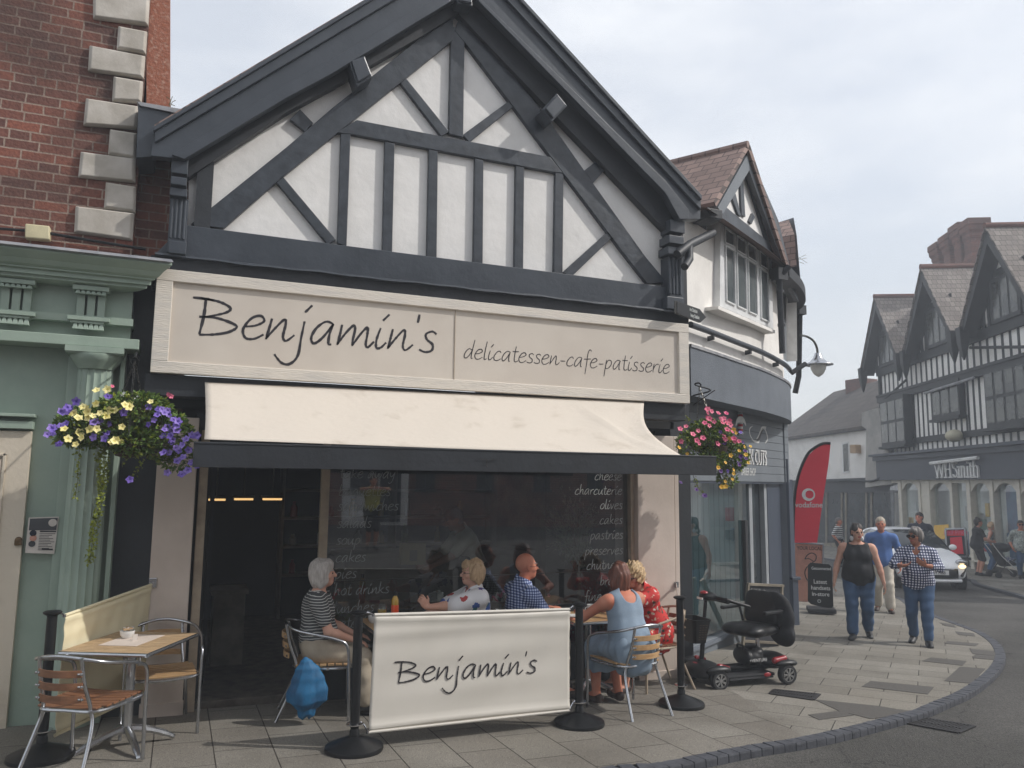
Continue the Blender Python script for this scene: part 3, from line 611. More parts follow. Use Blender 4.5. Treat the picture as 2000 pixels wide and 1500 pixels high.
mm('blue_glaze', lin((24, 40, 96)), .15, coat=.5); mm('paper', lin((205, 198, 190)), .7); mm('paper_dark', lin((66, 68, 72)), .5); mm('glass_text', lin((196, 200, 196)), .6); mm('glass_text_dim', lin((170, 176, 174)), .7)
mm('orange_drink', lin((230, 80, 30)), .3); mm('drink_liquid', lin((190, 150, 50)), .2); mm('terracotta', lin((150, 84, 60)), .8)
M['window_glass'] = glassmat('window_glass', (.70, .74, .75), refl=1.); M['car_glass'] = glassmat('car_glass', (.35, .4, .42)); M['clear'] = glassmat('clear', (.9, .93, .93), refl=.7)
M['lamp_glass'] = mat('lamp_glass', lin((214, 214, 208)), .25, col2=lin((190, 190, 186)))
M['warm_light'] = emit('warm_light', (1., .62, .25), .9); M['cool_light'] = emit('cool_light', (.9, .9, .55), .35)
M['drl'] = emit('drl', (1, .75, .4), 1.8)

def brickmat(key, c1, c2, mortar, bw=.225, rh=.075, ms=.006, dirt=None, u=None, bump=.8, offs=.5, varied=None):
    """bricks laid in courses; u = horizontal axis of the wall"""
    m = mm(key, c1, .85); t, N, L, bs = nodes(m); g = N('ShaderNodeNewGeometry'); u = u or (1, 0, 0)
    dt = N('ShaderNodeVectorMath'); dt.operation = 'DOT_PRODUCT'; dt.inputs[1].default_value = u; L(g.outputs['Position'], dt.inputs[0])
    sp_ = N('ShaderNodeSeparateXYZ'); L(g.outputs['Position'], sp_.inputs[0]); cb = N('ShaderNodeCombineXYZ'); nz = N('ShaderNodeTexNoise'); nz.inputs['Scale'].default_value = 6; nz.inputs['Detail'].default_value = 4; L(g.outputs['Position'], nz.inputs[0])
    L(math_(t, 'ADD', dt.outputs['Value'], math_(t, 'MULTIPLY', nz.outputs[0], .02)), cb.inputs[0]); L(math_(t, 'ADD', sp_.outputs[2], math_(t, 'MULTIPLY', nz.outputs[0], .014)), cb.inputs[1])
    b = N('ShaderNodeTexBrick'); b.inputs['Scale'].default_value = 1; b.inputs['Brick Width'].default_value = bw; b.inputs['Row Height'].default_value = rh; b.inputs['Mortar Size'].default_value = ms; b.inputs['Mortar Smooth'].default_value = .15
    b.offset = offs; b.squash = .62; b.squash_frequency = 3; b.inputs['Color1'].default_value = (*c1, 1); b.inputs['Color2'].default_value = (*c2, 1); b.inputs['Mortar'].default_value = (*mortar, 1); L(cb.outputs[0], b.inputs['Vector'])
    n3 = N('ShaderNodeTexNoise'); n3.inputs['Scale'].default_value = 1.3; n3.inputs['Detail'].default_value = 6; L(g.outputs['Position'], n3.inputs[0]); r = N('ShaderNodeValToRGB'); r.color_ramp.elements[0].position = .42; r.color_ramp.elements[1].position = .66; L(n3.outputs[0], r.inputs[0])
    n4 = N('ShaderNodeTexNoise'); n4.inputs['Scale'].default_value = 40; L(g.outputs['Position'], n4.inputs[0])
    c_ = mixc(t, math_(t, 'MULTIPLY', r.outputs[0], .75), b.outputs['Color'], dirt or tuple(v*.35 for v in c1)); mlt = N('ShaderNodeMix'); mlt.data_type = 'RGBA'; mlt.blend_type = 'MULTIPLY'; mlt.inputs[0].default_value = .6; L(c_, mlt.inputs[6])
    rr = N('ShaderNodeValToRGB'); rr.color_ramp.elements[0].color = (.55, .5, .5, 1); rr.color_ramp.elements[0].position = .3; rr.color_ramp.elements[1].position = .65; L(n4.outputs[0], rr.inputs[0]); L(rr.outputs[0], mlt.inputs[7]); L(mlt.outputs[2], bs.inputs['Base Color'])
    bp = N('ShaderNodeBump'); bp.inputs['Strength'].default_value = bump; bp.inputs['Distance'].default_value = .012; L(math_(t, 'ADD', math_(t, 'MULTIPLY', b.outputs['Fac'], -1.), math_(t, 'MULTIPLY', n4.outputs[0], .7)), bp.inputs['Height']); L(bp.outputs[0], bs.inputs['Normal']); return m
brickmat('brick_red', lin((146, 88, 70)), lin((104, 70, 62)), lin((164, 146, 132)), rh=.083, bw=.25, ms=.007, dirt=lin((72, 56, 50)))
WD = Vector((.472, .881, 0)).normalized()
brickmat('brick_chimney', lin((132, 88, 76)), lin((106, 72, 66)), lin((128, 110, 100)), u=(.6, .6, 0), dirt=lin((90, 64, 58)))
def tilemat(key, c1, c2, u, rh=.17, bw=.17):
    m = mm(key, c1, .85); t, N, L, bs = nodes(m); g = N('ShaderNodeNewGeometry'); dt = N('ShaderNodeVectorMath'); dt.operation = 'DOT_PRODUCT'; dt.inputs[1].default_value = u; L(g.outputs['Position'], dt.inputs[0]); sp_ = N('ShaderNodeSeparateXYZ'); L(g.outputs['Position'], sp_.inputs[0]); cb = N('ShaderNodeCombineXYZ'); L(dt.outputs['Value'], cb.inputs[0]); L(sp_.outputs[2], cb.inputs[1])
    b = N('ShaderNodeTexBrick'); b.inputs['Scale'].default_value = 1; b.inputs['Brick Width'].default_value = bw; b.inputs['Row Height'].default_value = rh; b.inputs['Mortar Size'].default_value = .008; b.inputs['Color1'].default_value = (*c1, 1); b.inputs['Color2'].default_value = (*c2, 1); b.inputs['Mortar'].default_value = (*[v*.25 for v in c2], 1); L(cb.outputs[0], b.inputs['Vector'])
    nz = N('ShaderNodeTexNoise'); nz.inputs['Scale'].default_value = 1.5; nz.inputs['Detail'].default_value = 6; L(g.outputs['Position'], nz.inputs[0]); r = N('ShaderNodeValToRGB'); r.color_ramp.elements[0].position = .45; r.color_ramp.elements[1].position = .7; L(nz.outputs[0], r.inputs[0]); L(mixc(t, math_(t, 'MULTIPLY', r.outputs[0], .5), b.outputs['Color'], tuple(v*.5 for v in c1)), bs.inputs['Base Color'])
    f = math_(t, 'FRACT', math_(t, 'DIVIDE', sp_.outputs[2], rh)); bp = N('ShaderNodeBump'); bp.inputs['Strength'].default_value = 1; bp.inputs['Distance'].default_value = .04; L(math_(t, 'MULTIPLY', f, -1.), bp.inputs['Height']); L(bp.outputs[0], bs.inputs['Normal']); return m
tilemat('tile_brown', lin((134, 112, 104)), lin((112, 92, 86)), (.5, -.86, 0), rh=.12, bw=.2); tilemat('tile_grey', lin((136, 128, 122)), lin((112, 104, 98)), (.88, -.47, 0), rh=.2); tilemat('tile_old', lin((84, 76, 70)), lin((62, 56, 52)), (.34, .94, 0), rh=.3, bw=.3)

# ---------------------------------------------------------------- ground, road, pavement, kerbs
def paving():
    m = mm('paving', lin((122, 120, 115)), .85, spec=.3); t, N, L, bs = nodes(m); g = N('ShaderNodeNewGeometry'); P_ = g.outputs['Position']; sp_ = N('ShaderNodeSeparateXYZ'); L(P_, sp_.inputs[0])
    def br(rot, bw, rh, ox, oy, c1, c2):
        mp = N('ShaderNodeMapping'); mp.inputs['Rotation'].default_value = (0, 0, rot); mp.inputs['Location'].default_value = (ox, oy, 0); L(P_, mp.inputs[0])
        b = N('ShaderNodeTexBrick'); b.inputs['Scale'].default_value = 1; b.inputs['Brick Width'].default_value = bw; b.inputs['Row Height'].default_value = rh; b.inputs['Mortar Size'].default_value = .005; b.inputs['Mortar Smooth'].default_value = .3
        b.inputs['Color1'].default_value = (*c1, 1); b.inputs['Color2'].default_value = (*c2, 1); b.inputs['Mortar'].default_value = (*lin((56, 52, 48)), 1); L(mp.outputs[0], b.inputs['Vector']); return b
    a = br(R(90), .60, .40, .11, .07, lin((126, 124, 119)), lin((116, 113, 108))); c = br(R(51), .60, .378, .2, .1, lin((140, 138, 133)), lin((122, 120, 115)))
    st = math_(t, 'GREATER_THAN', math_(t, 'ADD', sp_.outputs[0], math_(t, 'MULTIPLY', sp_.outputs[1], -.35)), 2.9)
    col = mixc(t, st, a.outputs['Color'], c.outputs['Color']); fac = N('ShaderNodeMix'); L(st, fac.inputs[0]); L(a.outputs['Fac'], fac.inputs[2]); L(c.outputs['Fac'], fac.inputs[3])
    n1 = N('ShaderNodeTexNoise'); n1.inputs['Scale'].default_value = 150; n1.inputs['Detail'].default_value = 2; L(P_, n1.inputs[0]); r = N('ShaderNodeValToRGB'); e = r.color_ramp.elements; e[0].position = .36; e[0].color = (.62, .6, .58, 1); e[1].position = .66; e[1].color = (1.45, 1.42, 1.36, 1); L(n1.outputs[0], r.inputs[0])
    n2 = N('ShaderNodeTexNoise'); n2.inputs['Scale'].default_value = 1.1; n2.inputs['Detail'].default_value = 8; L(P_, n2.inputs[0]); r2 = N('ShaderNodeValToRGB'); e = r2.color_ramp.elements; e[0].position = .35; e[0].color = (.72, .70, .67, 1); e[1].position = .6; e[1].color = (1.05, 1.04, 1.02, 1); L(n2.outputs[0], r2.inputs[0])
    def mul(x, y):
        q = N('ShaderNodeMix'); q.data_type = 'RGBA'; q.blend_type = 'MULTIPLY'; q.inputs[0].default_value = 1; L(x, q.inputs[6]); L(y, q.inputs[7]); return q.outputs[2]
    vo = N('ShaderNodeTexVoronoi'); vo.inputs['Scale'].default_value = 5.5; L(P_, vo.inputs['Vector']); gs = N('ShaderNodeSeparateColor'); L(vo.outputs['Color'], gs.inputs[0]); gum = math_(t, 'LESS_THAN', vo.outputs['Distance'], math_(t, 'MULTIPLY', gs.outputs[0], .11))
    vn = N('ShaderNodeTexNoise'); vn.inputs['Scale'].default_value = .55; vn.inputs['Detail'].default_value = 5; L(P_, vn.inputs[0]); r3 = N('ShaderNodeValToRGB'); e = r3.color_ramp.elements; e[0].position = .5; e[0].color = (1, 1, 1, 1); e[1].position = .72; e[1].color = (.74, .72, .69, 1); L(vn.outputs[0], r3.inputs[0])
    L(mixc(t, math_(t, 'MULTIPLY', gum, .45), mul(mul(mul(col, r.outputs[0]), r2.outputs[0]), r3.outputs[0]), lin((64, 62, 59))), bs.inputs['Base Color']); bp = N('ShaderNodeBump'); bp.inputs['Strength'].default_value = .6; bp.inputs['Distance'].default_value = .008
    L(math_(t, 'ADD', math_(t, 'MULTIPLY', fac.outputs[0], -1.), math_(t, 'MULTIPLY', n1.outputs[0], .35)), bp.inputs['Height']); L(bp.outputs[0], bs.inputs['Normal']); return m
def asphalt():
    m = mm('asphalt', lin((82, 80, 78)), .9, spec=.3); t, N, L, bs = nodes(m); g = N('ShaderNodeNewGeometry'); P_ = g.outputs['Position']
    n1 = N('ShaderNodeTexVoronoi'); n1.inputs['Scale'].default_value = 95; L(P_, n1.inputs[0]); sp_ = N('ShaderNodeSeparateColor'); L(n1.outputs['Color'], sp_.inputs[0]); n2 = N('ShaderNodeTexNoise'); n2.inputs['Scale'].default_value = .7; n2.inputs['Detail'].default_value = 8; L(P_, n2.inputs[0])
    c1 = mixc(t, sp_.outputs[0], lin((66, 65, 63)), lin((104, 101, 97))); c2 = mixc(t, sp_.outputs[0], lin((58, 57, 55)), lin((84, 82, 78))); r = N('ShaderNodeValToRGB'); r.color_ramp.elements[0].position = .4; r.color_ramp.elements[1].position = .62; L(n2.outputs[0], r.inputs[0])
    base = mixc(t, r.outputs[0], c1, c2)
    cv = N('ShaderNodeTexVoronoi'); cv.feature = 'DISTANCE_TO_EDGE'; cv.inputs['Scale'].default_value = .8; nz = N('ShaderNodeTexNoise'); nz.inputs['Scale'].default_value = 3.5; nz.inputs['Detail'].default_value = 6; L(P_, nz.inputs[0]); vm = N('ShaderNodeVectorMath'); vm.operation = 'MULTIPLY_ADD'; vm.inputs[1].default_value = (.5, .5, .5); L(nz.outputs[1], vm.inputs[0]); L(P_, vm.inputs[2]); L(vm.outputs[0], cv.inputs['Vector'])
    ck = math_(t, 'MULTIPLY', math_(t, 'LESS_THAN', cv.outputs['Distance'], .0045), math_(t, 'GREATER_THAN', n2.outputs[0], .5)); L(mixc(t, math_(t, 'MULTIPLY', ck, .75), base, lin((40, 39, 38))), bs.inputs['Base Color'])
    bp = N('ShaderNodeBump'); bp.inputs['Strength'].default_value = .9; bp.inputs['Distance'].default_value = .008; L(n1.outputs['Distance'], bp.inputs['Height']); L(bp.outputs[0], bs.inputs['Normal']); return m
paving(); asphalt()
def sheet(name, m, poly, dz, step=1.0):
    """flat-ish polygon laid on the falling ground, cut into a grid so it follows the slope"""
    bm = bmesh.new(); vs = [bm.verts.new((x, y, 0)) for x, y in poly]; bm.faces.new(vs); bmesh.ops.triangulate(bm, faces=bm.faces[:])
    xs = [p[0] for p in poly]; ys = [p[1] for p in poly]
    for ax, lo, hi in ((0, min(xs), max(xs)), (1, min(ys), max(ys))):
        k = max(step, (hi-lo)/60); q = lo+k
        while q < hi:
            co_ = Vector((q, 0, 0)) if ax == 0 else Vector((0, q, 0)); no = Vector((1, 0, 0)) if ax == 0 else Vector((0, 1, 0))
            bmesh.ops.bisect_plane(bm, geom=bm.verts[:]+bm.edges[:]+bm.faces[:], plane_co=co_, plane_no=no); q += k
    for v in bm.verts: v.co.z = zg(v.co.x, v.co.y)+dz
    bmesh.ops.recalc_face_normals(bm, faces=bm.faces)
    if sum(f.normal.z for f in bm.faces) < 0: bmesh.ops.reverse_faces(bm, faces=bm.faces)
    me = bpy.data.meshes.new(name); bm.to_mesh(me); bm.free(); me.materials.append(m); o = bpy.data.objects.new(name, me); COL.objects.link(o); WM[o.name] = Matrix(); o['kind'] = 'structure'; return o
# base ground and road: one sheet out to the horizon
MB_ = MB(); xs = [-600, -200, -80, -40, -20, -12, -8, -4, 0, 3, 6, 9, 12, 15, 18, 22, 26, 32, 40, 60, 100, 250, 700]
MB_.loft([[(x, y, zg(x, y)-.055) for x in xs] for y in [-600, -200, -60, -30, -20, -14, -10, -7, -4, -1, 2, 5, 8, 11, 14, 17, 20, 24, 30, 40, 60, 100, 250, 700]], closed=False, caps=False)
o = MB_.build('road', M['asphalt'], smooth=2); o['kind'] = 'structure'
kpx = [(1180, 1512), (1290, 1502), (1400, 1480), (1486, 1463), (1571, 1450), (1640, 1436), (1703, 1420), (1760, 1405), (1805, 1393), (1852, 1373), (1895, 1354), (1926, 1333), (1949, 1312), (1961, 1295), (1964, 1279), (1958, 1264), (1947, 1252), (1934, 1243), (1910, 1231), (1850, 1210), (1820, 1198), (1780, 1180), (1740, 1161), (1715, 1152)]
kerb = [Vector((G(x, y).x, G(x, y).y, 0)) for x, y in kpx]
kerb = [Vector((-14, 3.6, 0)), Vector((-6, 4.05, 0)), Vector((-2, 4.2, 0)), Vector((1., 4.35, 0))]+kerb
kerb = kerb[:-1]+[Vector((18.5, 19.5, 0)), Vector((20.5, 27, 0)), Vector((23, 34, 0)), Vector((27, 45, 0))]
kerb = crom(kerb, 4)
def offset(pl, d):
    out = []
    for i, p in enumerate(pl):
        t = (pl[min(i+1, len(pl)-1)]-pl[max(i-1, 0)]).normalized(); out.append(p+Vector((-t.y, t.x, 0))*d)
    return out
kin = offset(kerb, .12)
sheet('pavement', M['paving'], [(p.x, p.y) for p in kin]+[(24, 46), (12, 46), (8, 20), (8, 14), (-14, 14)], -.002, .8)
# kerb stones: one continuous run of small dark setts, joints modelled
mb = MB(); acc = 0; last = 0; pts = kerb
def onk(pl, s):
    for i in range(len(pl)-1):
        l = (pl[i+1]-pl[i]).length
        if s <= l: return pl[i].lerp(pl[i+1], s/l)
        s -= l
    return pl[-1].copy()
tot = sum((kerb[i+1]-kerb[i]).length for i in range(len(kerb)-1)); s_ = 9.; k2 = kin
ti = sum((kin[i+1]-kin[i]).length for i in range(len(kin)-1))
while s_ < min(tot-.3, 34):
    l = .115; a, b = onk(kerb, s_), onk(kerb, s_+l-.008); f = ti/tot
    t = (b-a).normalized(); nn = Vector((-t.y, t.x, 0)); c, d = b+nn*.118, a+nn*.118
    zt = [zg(q.x, q.y)+.004+random.uniform(-.003, .003) for q in (a, b, c, d)]
    Q = [Vector((q.x, q.y, z)) for q, z in zip((a, b, c, d), zt)]; e = .012
    lo_ = [Vector((q.x, q.y, q.z-.16)) for q in Q]; mid = [Q[0]-Vector((0, 0, e)), Q[1]-Vector((0, 0, e)), Q[2]-Vector((0, 0, e*.3)), Q[3]-Vector((0, 0, e*.3))]
    cen = sum(Q, Vector())/4; top = [q+(cen-q)*.06 for q in Q]; mb.loft([lo_, mid, top]); s_ += l
o = mb.build('kerb', M['kerb_stone']); o['kind'] = 'structure'
# far side kerb and pavement
fk = [Vector((G(x, y).x, G(x, y).y, 0)) for x, y in [(2060, 1190), (1999, 1166), (1950, 1153), (1900, 1139), (1872, 1128)]]
fk = [Vector((11.5, 2, 0)), Vector((14, 6.5, 0))]+fk+[Vector((22.5, 21, 0)), Vector((25, 28, 0)), Vector((29, 40, 0))]; fk = crom(fk, 3)
sheet('far_pavement', M['paving'], [(p.x, p.y) for p in fk]+[(48, 40), (48, 2)], .0, 1.5)
mb = MB()
for i in range(len(fk)-1):
    a, b = fk[i], fk[i+1]; t = (b-a).normalized(); nn = Vector((t.y, -t.x, 0)); q = [a, b, b+nn*.15, a+nn*.15]; mb.loft([[Vector((p.x, p.y, zg(p.x, p.y)-.2)) for p in q], [Vector((p.x, p.y, zg(p.x, p.y)+.006)) for p in q]])
o = mb.build('far_kerb', M['kerb_stone']); o['kind'] = 'structure'
# darker paving slabs beside the kerb
mb = MB(); mb2 = MB()
def slab(mbx, px, dz=.0005, th=.002): mbx.prism([G(x, y, dz) for x, y in px], (0, 0, th))
for q in [[(1700, 1330), (1824, 1342), (1812, 1356), (1683, 1341)], [(1875, 1302), (1925, 1306), (1897, 1335), (1844, 1330)], [(1818, 1284), (1888, 1291), (1880, 1300), (1801, 1291)], [(1893, 1267), (1942, 1272), (1946, 1281), (1900, 1277)], [(1905, 1278), (1945, 1281), (1942, 1289), (1898, 1285)],
          [(1590, 1366), (1716, 1379), (1775, 1389), (1748, 1398), (1700, 1404), (1640, 1389)], [(1578, 1396), (1640, 1388), (1668, 1397), (1600, 1406)], [(1850, 1252), (1912, 1257), (1905, 1262), (1845, 1257)], [(1865, 1233), (1902, 1237), (1905, 1243), (1872, 1240)], [(1835, 1216), (1862, 1220), (1868, 1226), (1845, 1222)]]:
    slab(mb, q)
o = mb.build('dark_paving', mat('dark_slab', lin((88, 85, 80)), .85, col2=lin((72, 69, 65)), nscale=60, ramp=(.3, .7), bump=.3, bscale=120)); o['kind'] = 'structure'
# drain grates
def grate(name, label, q, dz, nb):
    c = sum((G(x, y, dz) for x, y in q), Vector())/4; t = thing(name, label, 'drain cover', c); P = [G(x, y, dz+.002) for x, y in q]
    f = MB(); 
    for i in range(4): f.bar(P[i], P[(i+1) % 4], .03, .012)
    f.bar((P[0]+P[3])/2, (P[1]+P[2])/2, .03, .012)
    f.build('frame', M['iron'], t); b = MB()
    for i in range(1, nb): k = i/nb; b.bar(P[0].lerp(P[1], k), P[3].lerp(P[2], k), .012, .010)
    b.build('bar', M['iron'], t); MB().prism([p-Vector((0, 0, .001)) for p in P], (0, 0, .0015)).build('pit', M['rubber'], t)
grate('drain_grate', 'narrow slotted drain cover in the pavement in front of the mobility scooter', [(1512, 1347), (1600, 1356), (1588, 1367), (1504, 1355)], .0, 16)
grate('drain_grate', 'wide iron gully grating set in the road beside the curved kerb', [(1797, 1401), (1903, 1418), (1872, 1431), (1762, 1411)], -.05, 16)

# ---------------------------------------------------------------- the brick building with the green shopfront (far left)
YB = 7.30
BG = thing('brick_building', 'red brick building with painted corner stones above a sage green shopfront', 'building', (-2.2, 7.4, -.2))
mb = MB(); mb.box(-9, -.50, 7.32, 9.2, 2.9, 9.5); mb.build('wall', M['brick_red'], BG)
mb = MB(); mb.prism([PY(286, -260, 7.34), PY(332, -260, 7.34), PY(332, 240, 7.34), PY(286, 240, 7.34)], (0, .35, 0)); mb.build('side_wall', M['rust_brick'], BG)
mb = MB(); mb.box(-.53, -.02, 7.56, 7.9, -.4, 3.3); mb.box(-.535, -.03, 7.50, 7.7, 3.3, 4.9)
mb.build('return_wall', M['brick_red'], BG)
# painted corner stones: long and short in turn (pixel y of top and bottom at right, left and right x)
qs = [(540, 870, -40, 40, 35, -60), (180, 291, 0, 0, 0, 0)]
stones = [((182, -32), (293, -10), (290, 52), (182, 38)), ((231, 53), (288, 64), (285, 108), (228, 98)), ((175, 91), (284, 112), (281, 155), (172, 140)), ((222, 151), (280, 161), (277, 203), (219, 200)),
          ((168, 194), (272, 210), (268, 254), (163, 246)), ((215, 254), (268, 262), (265, 312), (211, 304)), ((158, 298), (265, 312), (265, 358), (153, 347)), ((207, 357), (266, 366), (265, 417), (203, 409)), ((148, 404), (263, 418), (259, 471), (145, 455)),
          ((240, -45), (295, -35), (293, -12), (237, -28)), ((188, -110), (297, -90), (294, -38), (186, -55))]
for s4 in stones:
    mb = MB(); c = [PY(x, y, 7.315) for x, y in s4]; cc = sum(c, Vector())/4
    back = c; f = [p+(cc-p).normalized()*.028+Vector((0, -.045, 0)) for p in c]; mid = [p+Vector((0, -.02, 0)) for p in c]
    mb.loft([[p+Vector((0, .03, 0)) for p in back], mid, f]); mb.build('quoin', M['quoin'], BG, bevel=.006)
mb = MB(); mb.box(-1.42, -1.2, 7.24, 7.31, 3.42, 3.56)
cb_ = [PY(x, y, 7.24) for x, y in ((49, 436), (97, 441), (97, 468), (48, 464))]
mb = MB(); mb.prism(cb_, (0, .09, 0)); mb.build('junction_box', mat('box_cream', lin((206, 196, 160)), .5), BG, bevel=.01)
mb = MB(); mb.tube([PY(-40, 444, 7.28), PY(49, 450, 7.28)], .012); mb.tube([PY(97, 456, 7.28), PY(180, 470, 7.28), PY(285, 487, 7.28)], .013); mb.build('cable', M['black_plastic'], BG, smooth=True)
# shopfront entablature
zc = lambda y, Y=6.95: PY(285, y, Y).z
mb = MB(); X0 = -4.
def entab(mbx, prof, x1, cut=True):   # prof = (y, z) going round the section
    n = len(prof); r0_ = [Vector((X0, y, z)) for y, z in prof]; r1_ = [Vector((x1-(y-6.9)*1. if cut else x1, y, z)) for y, z in prof]; mbx.loft([r0_, r1_])
zt = PY(297, 503, 6.88).z; zb = PY(276, 556, 6.95).z
H_ = zt-zb
prof = [(7.35, zt+.02), (6.87, zt-.02), (6.865, zt-.05), (6.89, zt-.07), (6.93, zt-.10), (6.96, zt-.135), (6.99, zt-.15), (6.99, zt-.16), (7.02, zt-.165), (7.02, zb+.02), (7.05, zb+.02), (7.05, zb-.005), (7.11, zb-.02), (7.35, zb-.02)]
entab(mb, prof, -.20); mb.build('cornice', M['green_paint'], BG)
mb = MB(); mb.loft([[(X0, 7.36, zt+.03), (X0, 6.85, zt-.005), (X0, 6.835, zt-.03), (X0, 6.86, zt-.035), (X0, 7.36, zt+.0)], [(-.2, 7.36, zt+.03), (-.17, 6.85, zt-.005), (-.155, 6.835, zt-.03), (-.18, 6.86, zt-.035), (-.2, 7.36, zt+.0)]]); mb.build('lead_flashing', M['lead'], BG)
zar1 = PY(232, 661, 7.08).z; zar0 = PY(232, 681, 7.08).z; ztr0 = PY(228, 634, 7.1).z
mb = MB(); mb.box(X0, -.46, 7.2, 7.5, zar1-.02, zb-.012); mb.box(X0, -.44, 7.11, 7.45, ztr0, PY(228, 625, 7.1).z+.02); mb.build('frieze', M['green_paint'], BG)
mb = MB(); mb.box(X0, -.38, 7.06, 7.42, zar0, zar1); mb.build('architrave', M['green_paint'], BG, bevel=.006)
def trig(xa, xb, tx):
    mb = MB(); n = 3; w = (xb-xa)
    for i in range(n): a = xa+w*i/n+.012; b = xa+w*(i+1)/n-.006; mb.box(a, b, 7.14, 7.22, ztr0+.04, zb-.06)
    mb.box(xa-.02, xb+.02, 7.08, 7.22, zb-.058, zb-.02); mb.box(xa-.04, xb+.04, 7.07, 7.2, ztr0+.01, ztr0+.042); mb.box(xa-.02, xb, 7.085, 7.2, ztr0-.012, ztr0+.01)
    for i in range(6):
        for z0, s0 in ((ztr0-.012, .05), (zb-.06, .03)):
            c = xa+w*(i+.5)/6; mb.loft([[(c-s, 7.105-s, z), (c+s, 7.105-s, z), (c+s, 7.105+s, z), (c-s, 7.105+s, z)] for z, s in ((z0-s0, .021), (z0, .011))])
    mb.build('triglyph', M['green_paint'], BG, bevel=.003)
xa, xb = PY(146, 600, 7.14).x, PY(207, 600, 7.14).x; trig(xa, xb, 0); trig(xa-(xb-xa)*2.34, xb-(xb-xa)*2.34, 0); trig(xa-(xb-xa)*4.68, xb-(xb-xa)*4.68, 0)
# pilaster column with flutes
cxx = (PY(140, 800, 7.12).x+PY(218, 800, 7.12).x)/2; rr_ = (PY(218, 800, 7.12).x-PY(140, 800, 7.12).x)/2; yc = 7.2; zcap = zar0-.155; zbase = zg(-.9, 7.3)
mb = MB(); nfl = 16; rings = []
for z, k in ((zbase, 1.12), (zbase+.25, 1.10), (zbase+.3, 1.02), (1.2, 1.), (zcap-.02, .9)):
    ring = []
    for i in range(nfl*6):
        a = 2*PI*i/(nfl*6); fl = abs(math.sin(a*nfl/2)); r = rr_*k*(1-.10*(fl**.7 if z > zbase+.26 else 0)); ring.append((cxx+r*math.cos(a), yc+r*math.sin(a)*.85, z))
    rings.append(ring)
mb.loft(rings); mb.lathe([(rr_*.9, 0), (rr_*.97, .02), (rr_*1.2, .06), (rr_*1.36, .10), (rr_*1.36, .12)], (cxx, yc, zcap-.02), 32)
zab = PY(180, 690, 7.05).z; mb.box(cxx-rr_*1.5, cxx+rr_*1.45, 7.02, 7.4, zar0-.05, zar0-.003); mb.box(cxx-rr_*1.46, cxx+rr_*1.41, 7.035, 7.4, zar0-.06, zar0-.048)
mb.build('column', M['green_paint'], BG, smooth=True)
# panelled front behind the column
mb = MB(); mb.box(X0, -.50, 7.3, 7.5, -.35, zar0); pr = PY(238, 900, 7.24).x; mb.box(pr-.06, PY(226, 900, 7.2).x+.02, 7.2, 7.4, -.35, zar0)
xpl = PY(24, 900, 7.27).x; xpr = PY(123, 900, 7.27).x; mb.box(xpr-.015, xpr+.09, 7.235, 7.32, -.32, zar0)
xdoor = PY(62, 850, 7.26).x; mb.box(X0, xdoor+.01, 7.21, 7.32, PY(40, 838, 7.26).z, PY(40, 838, 7.26).z+.06); mb.box(X0, xdoor+.02, 7.18, 7.32, PY(40, 815, 7.26).z, PY(40, 815, 7.26).z+.025)
mb.build('panelling', M['green_paint'], BG, bevel=.004)
dr = MB(); zd = PY(40, 842, 7.26).z; dr.box(-3.2, xdoor, 7.25, 7.33, -.32, zd); dr.box(-3.2, xdoor-.12, 7.235, 7.3, .55, .62)
for z0, z1 in ((.75, zd-.18), (-.15, .45)):
    for k, e_ in ((0, .02), (.03, .012)): 
        a = xdoor-.16-k; mbz = dr; dr.box(a-.02, a, 7.235+k*.2, 7.27, z0+k, z1-k); dr.box(-3.2, a, 7.235+k*.2, 7.27, z1-k-.02, z1-k); dr.box(-3.2, a, 7.235+k*.2, 7.27, z0+k, z0+k+.02)
dd = dr.build('door', M['door_cream'], BG, bevel=.003)
mb = MB(); hz = PY(36, 1055, 7.24); mb.lathe([(.001, -.014), (.02, -.012), (.026, 0), (.026, .01)], hz, 14, (0, 1, 0)); mb.box(hz.x-.026, hz.x+.026, hz.y-.01, hz.y+.01, hz.z-.04, hz.z); mb.build('lock_cover', mat('brass_old', lin((112, 90, 62)), .45, metal=.7), dd, bevel=.004)
# poster on the panelling
P4 = [PY(x, y, 7.225) for x, y in ((56, 1011), (115, 1009), (106, 1082), (49, 1080))]
po = thing('poster', 'small printed poster with a dark photo and round pictures on the green panel', 'poster', P4[3]); mb = MB(); mb.prism(P4, (0, .004, 0)); mb.build('sheet', M['paper'], po)
def pq(a, b, off=.0015): # poster coordinates 0..1
    top = P4[0].lerp(P4[1], a); bot = P4[3].lerp(P4[2], a); return bot.lerp(top, b)+Vector((0, -off, 0))
mb = MB(); mb.prism([pq(.05, .97), pq(.97, .97), pq(.97, .64), pq(.05, .64)], (0, -.0008, 0)); mb.build('photograph', M['paper_dark'], po)
mb = MB()
for i in range(11): y = .55-i*.044; mb.prism([pq(.42, y, .002), pq(.95-(i*37 % 5)*.05, y, .002), pq(.95-(i*37 % 5)*.05, y-.014, .002), pq(.42, y-.014, .002)], (0, -.0006, 0))
mb.prism([pq(.42, .63, .002), pq(.97, .62, .002), pq(.97, .585, .002), pq(.42, .59, .002)], (0, -.0006, 0)); mb.prism([pq(.55, .14, .002), pq(.93, .14, .002), pq(.93, .10, .002), pq(.55, .10, .002)], (0, -.0006, 0)); mb.build('lettering', M['ink'], po)
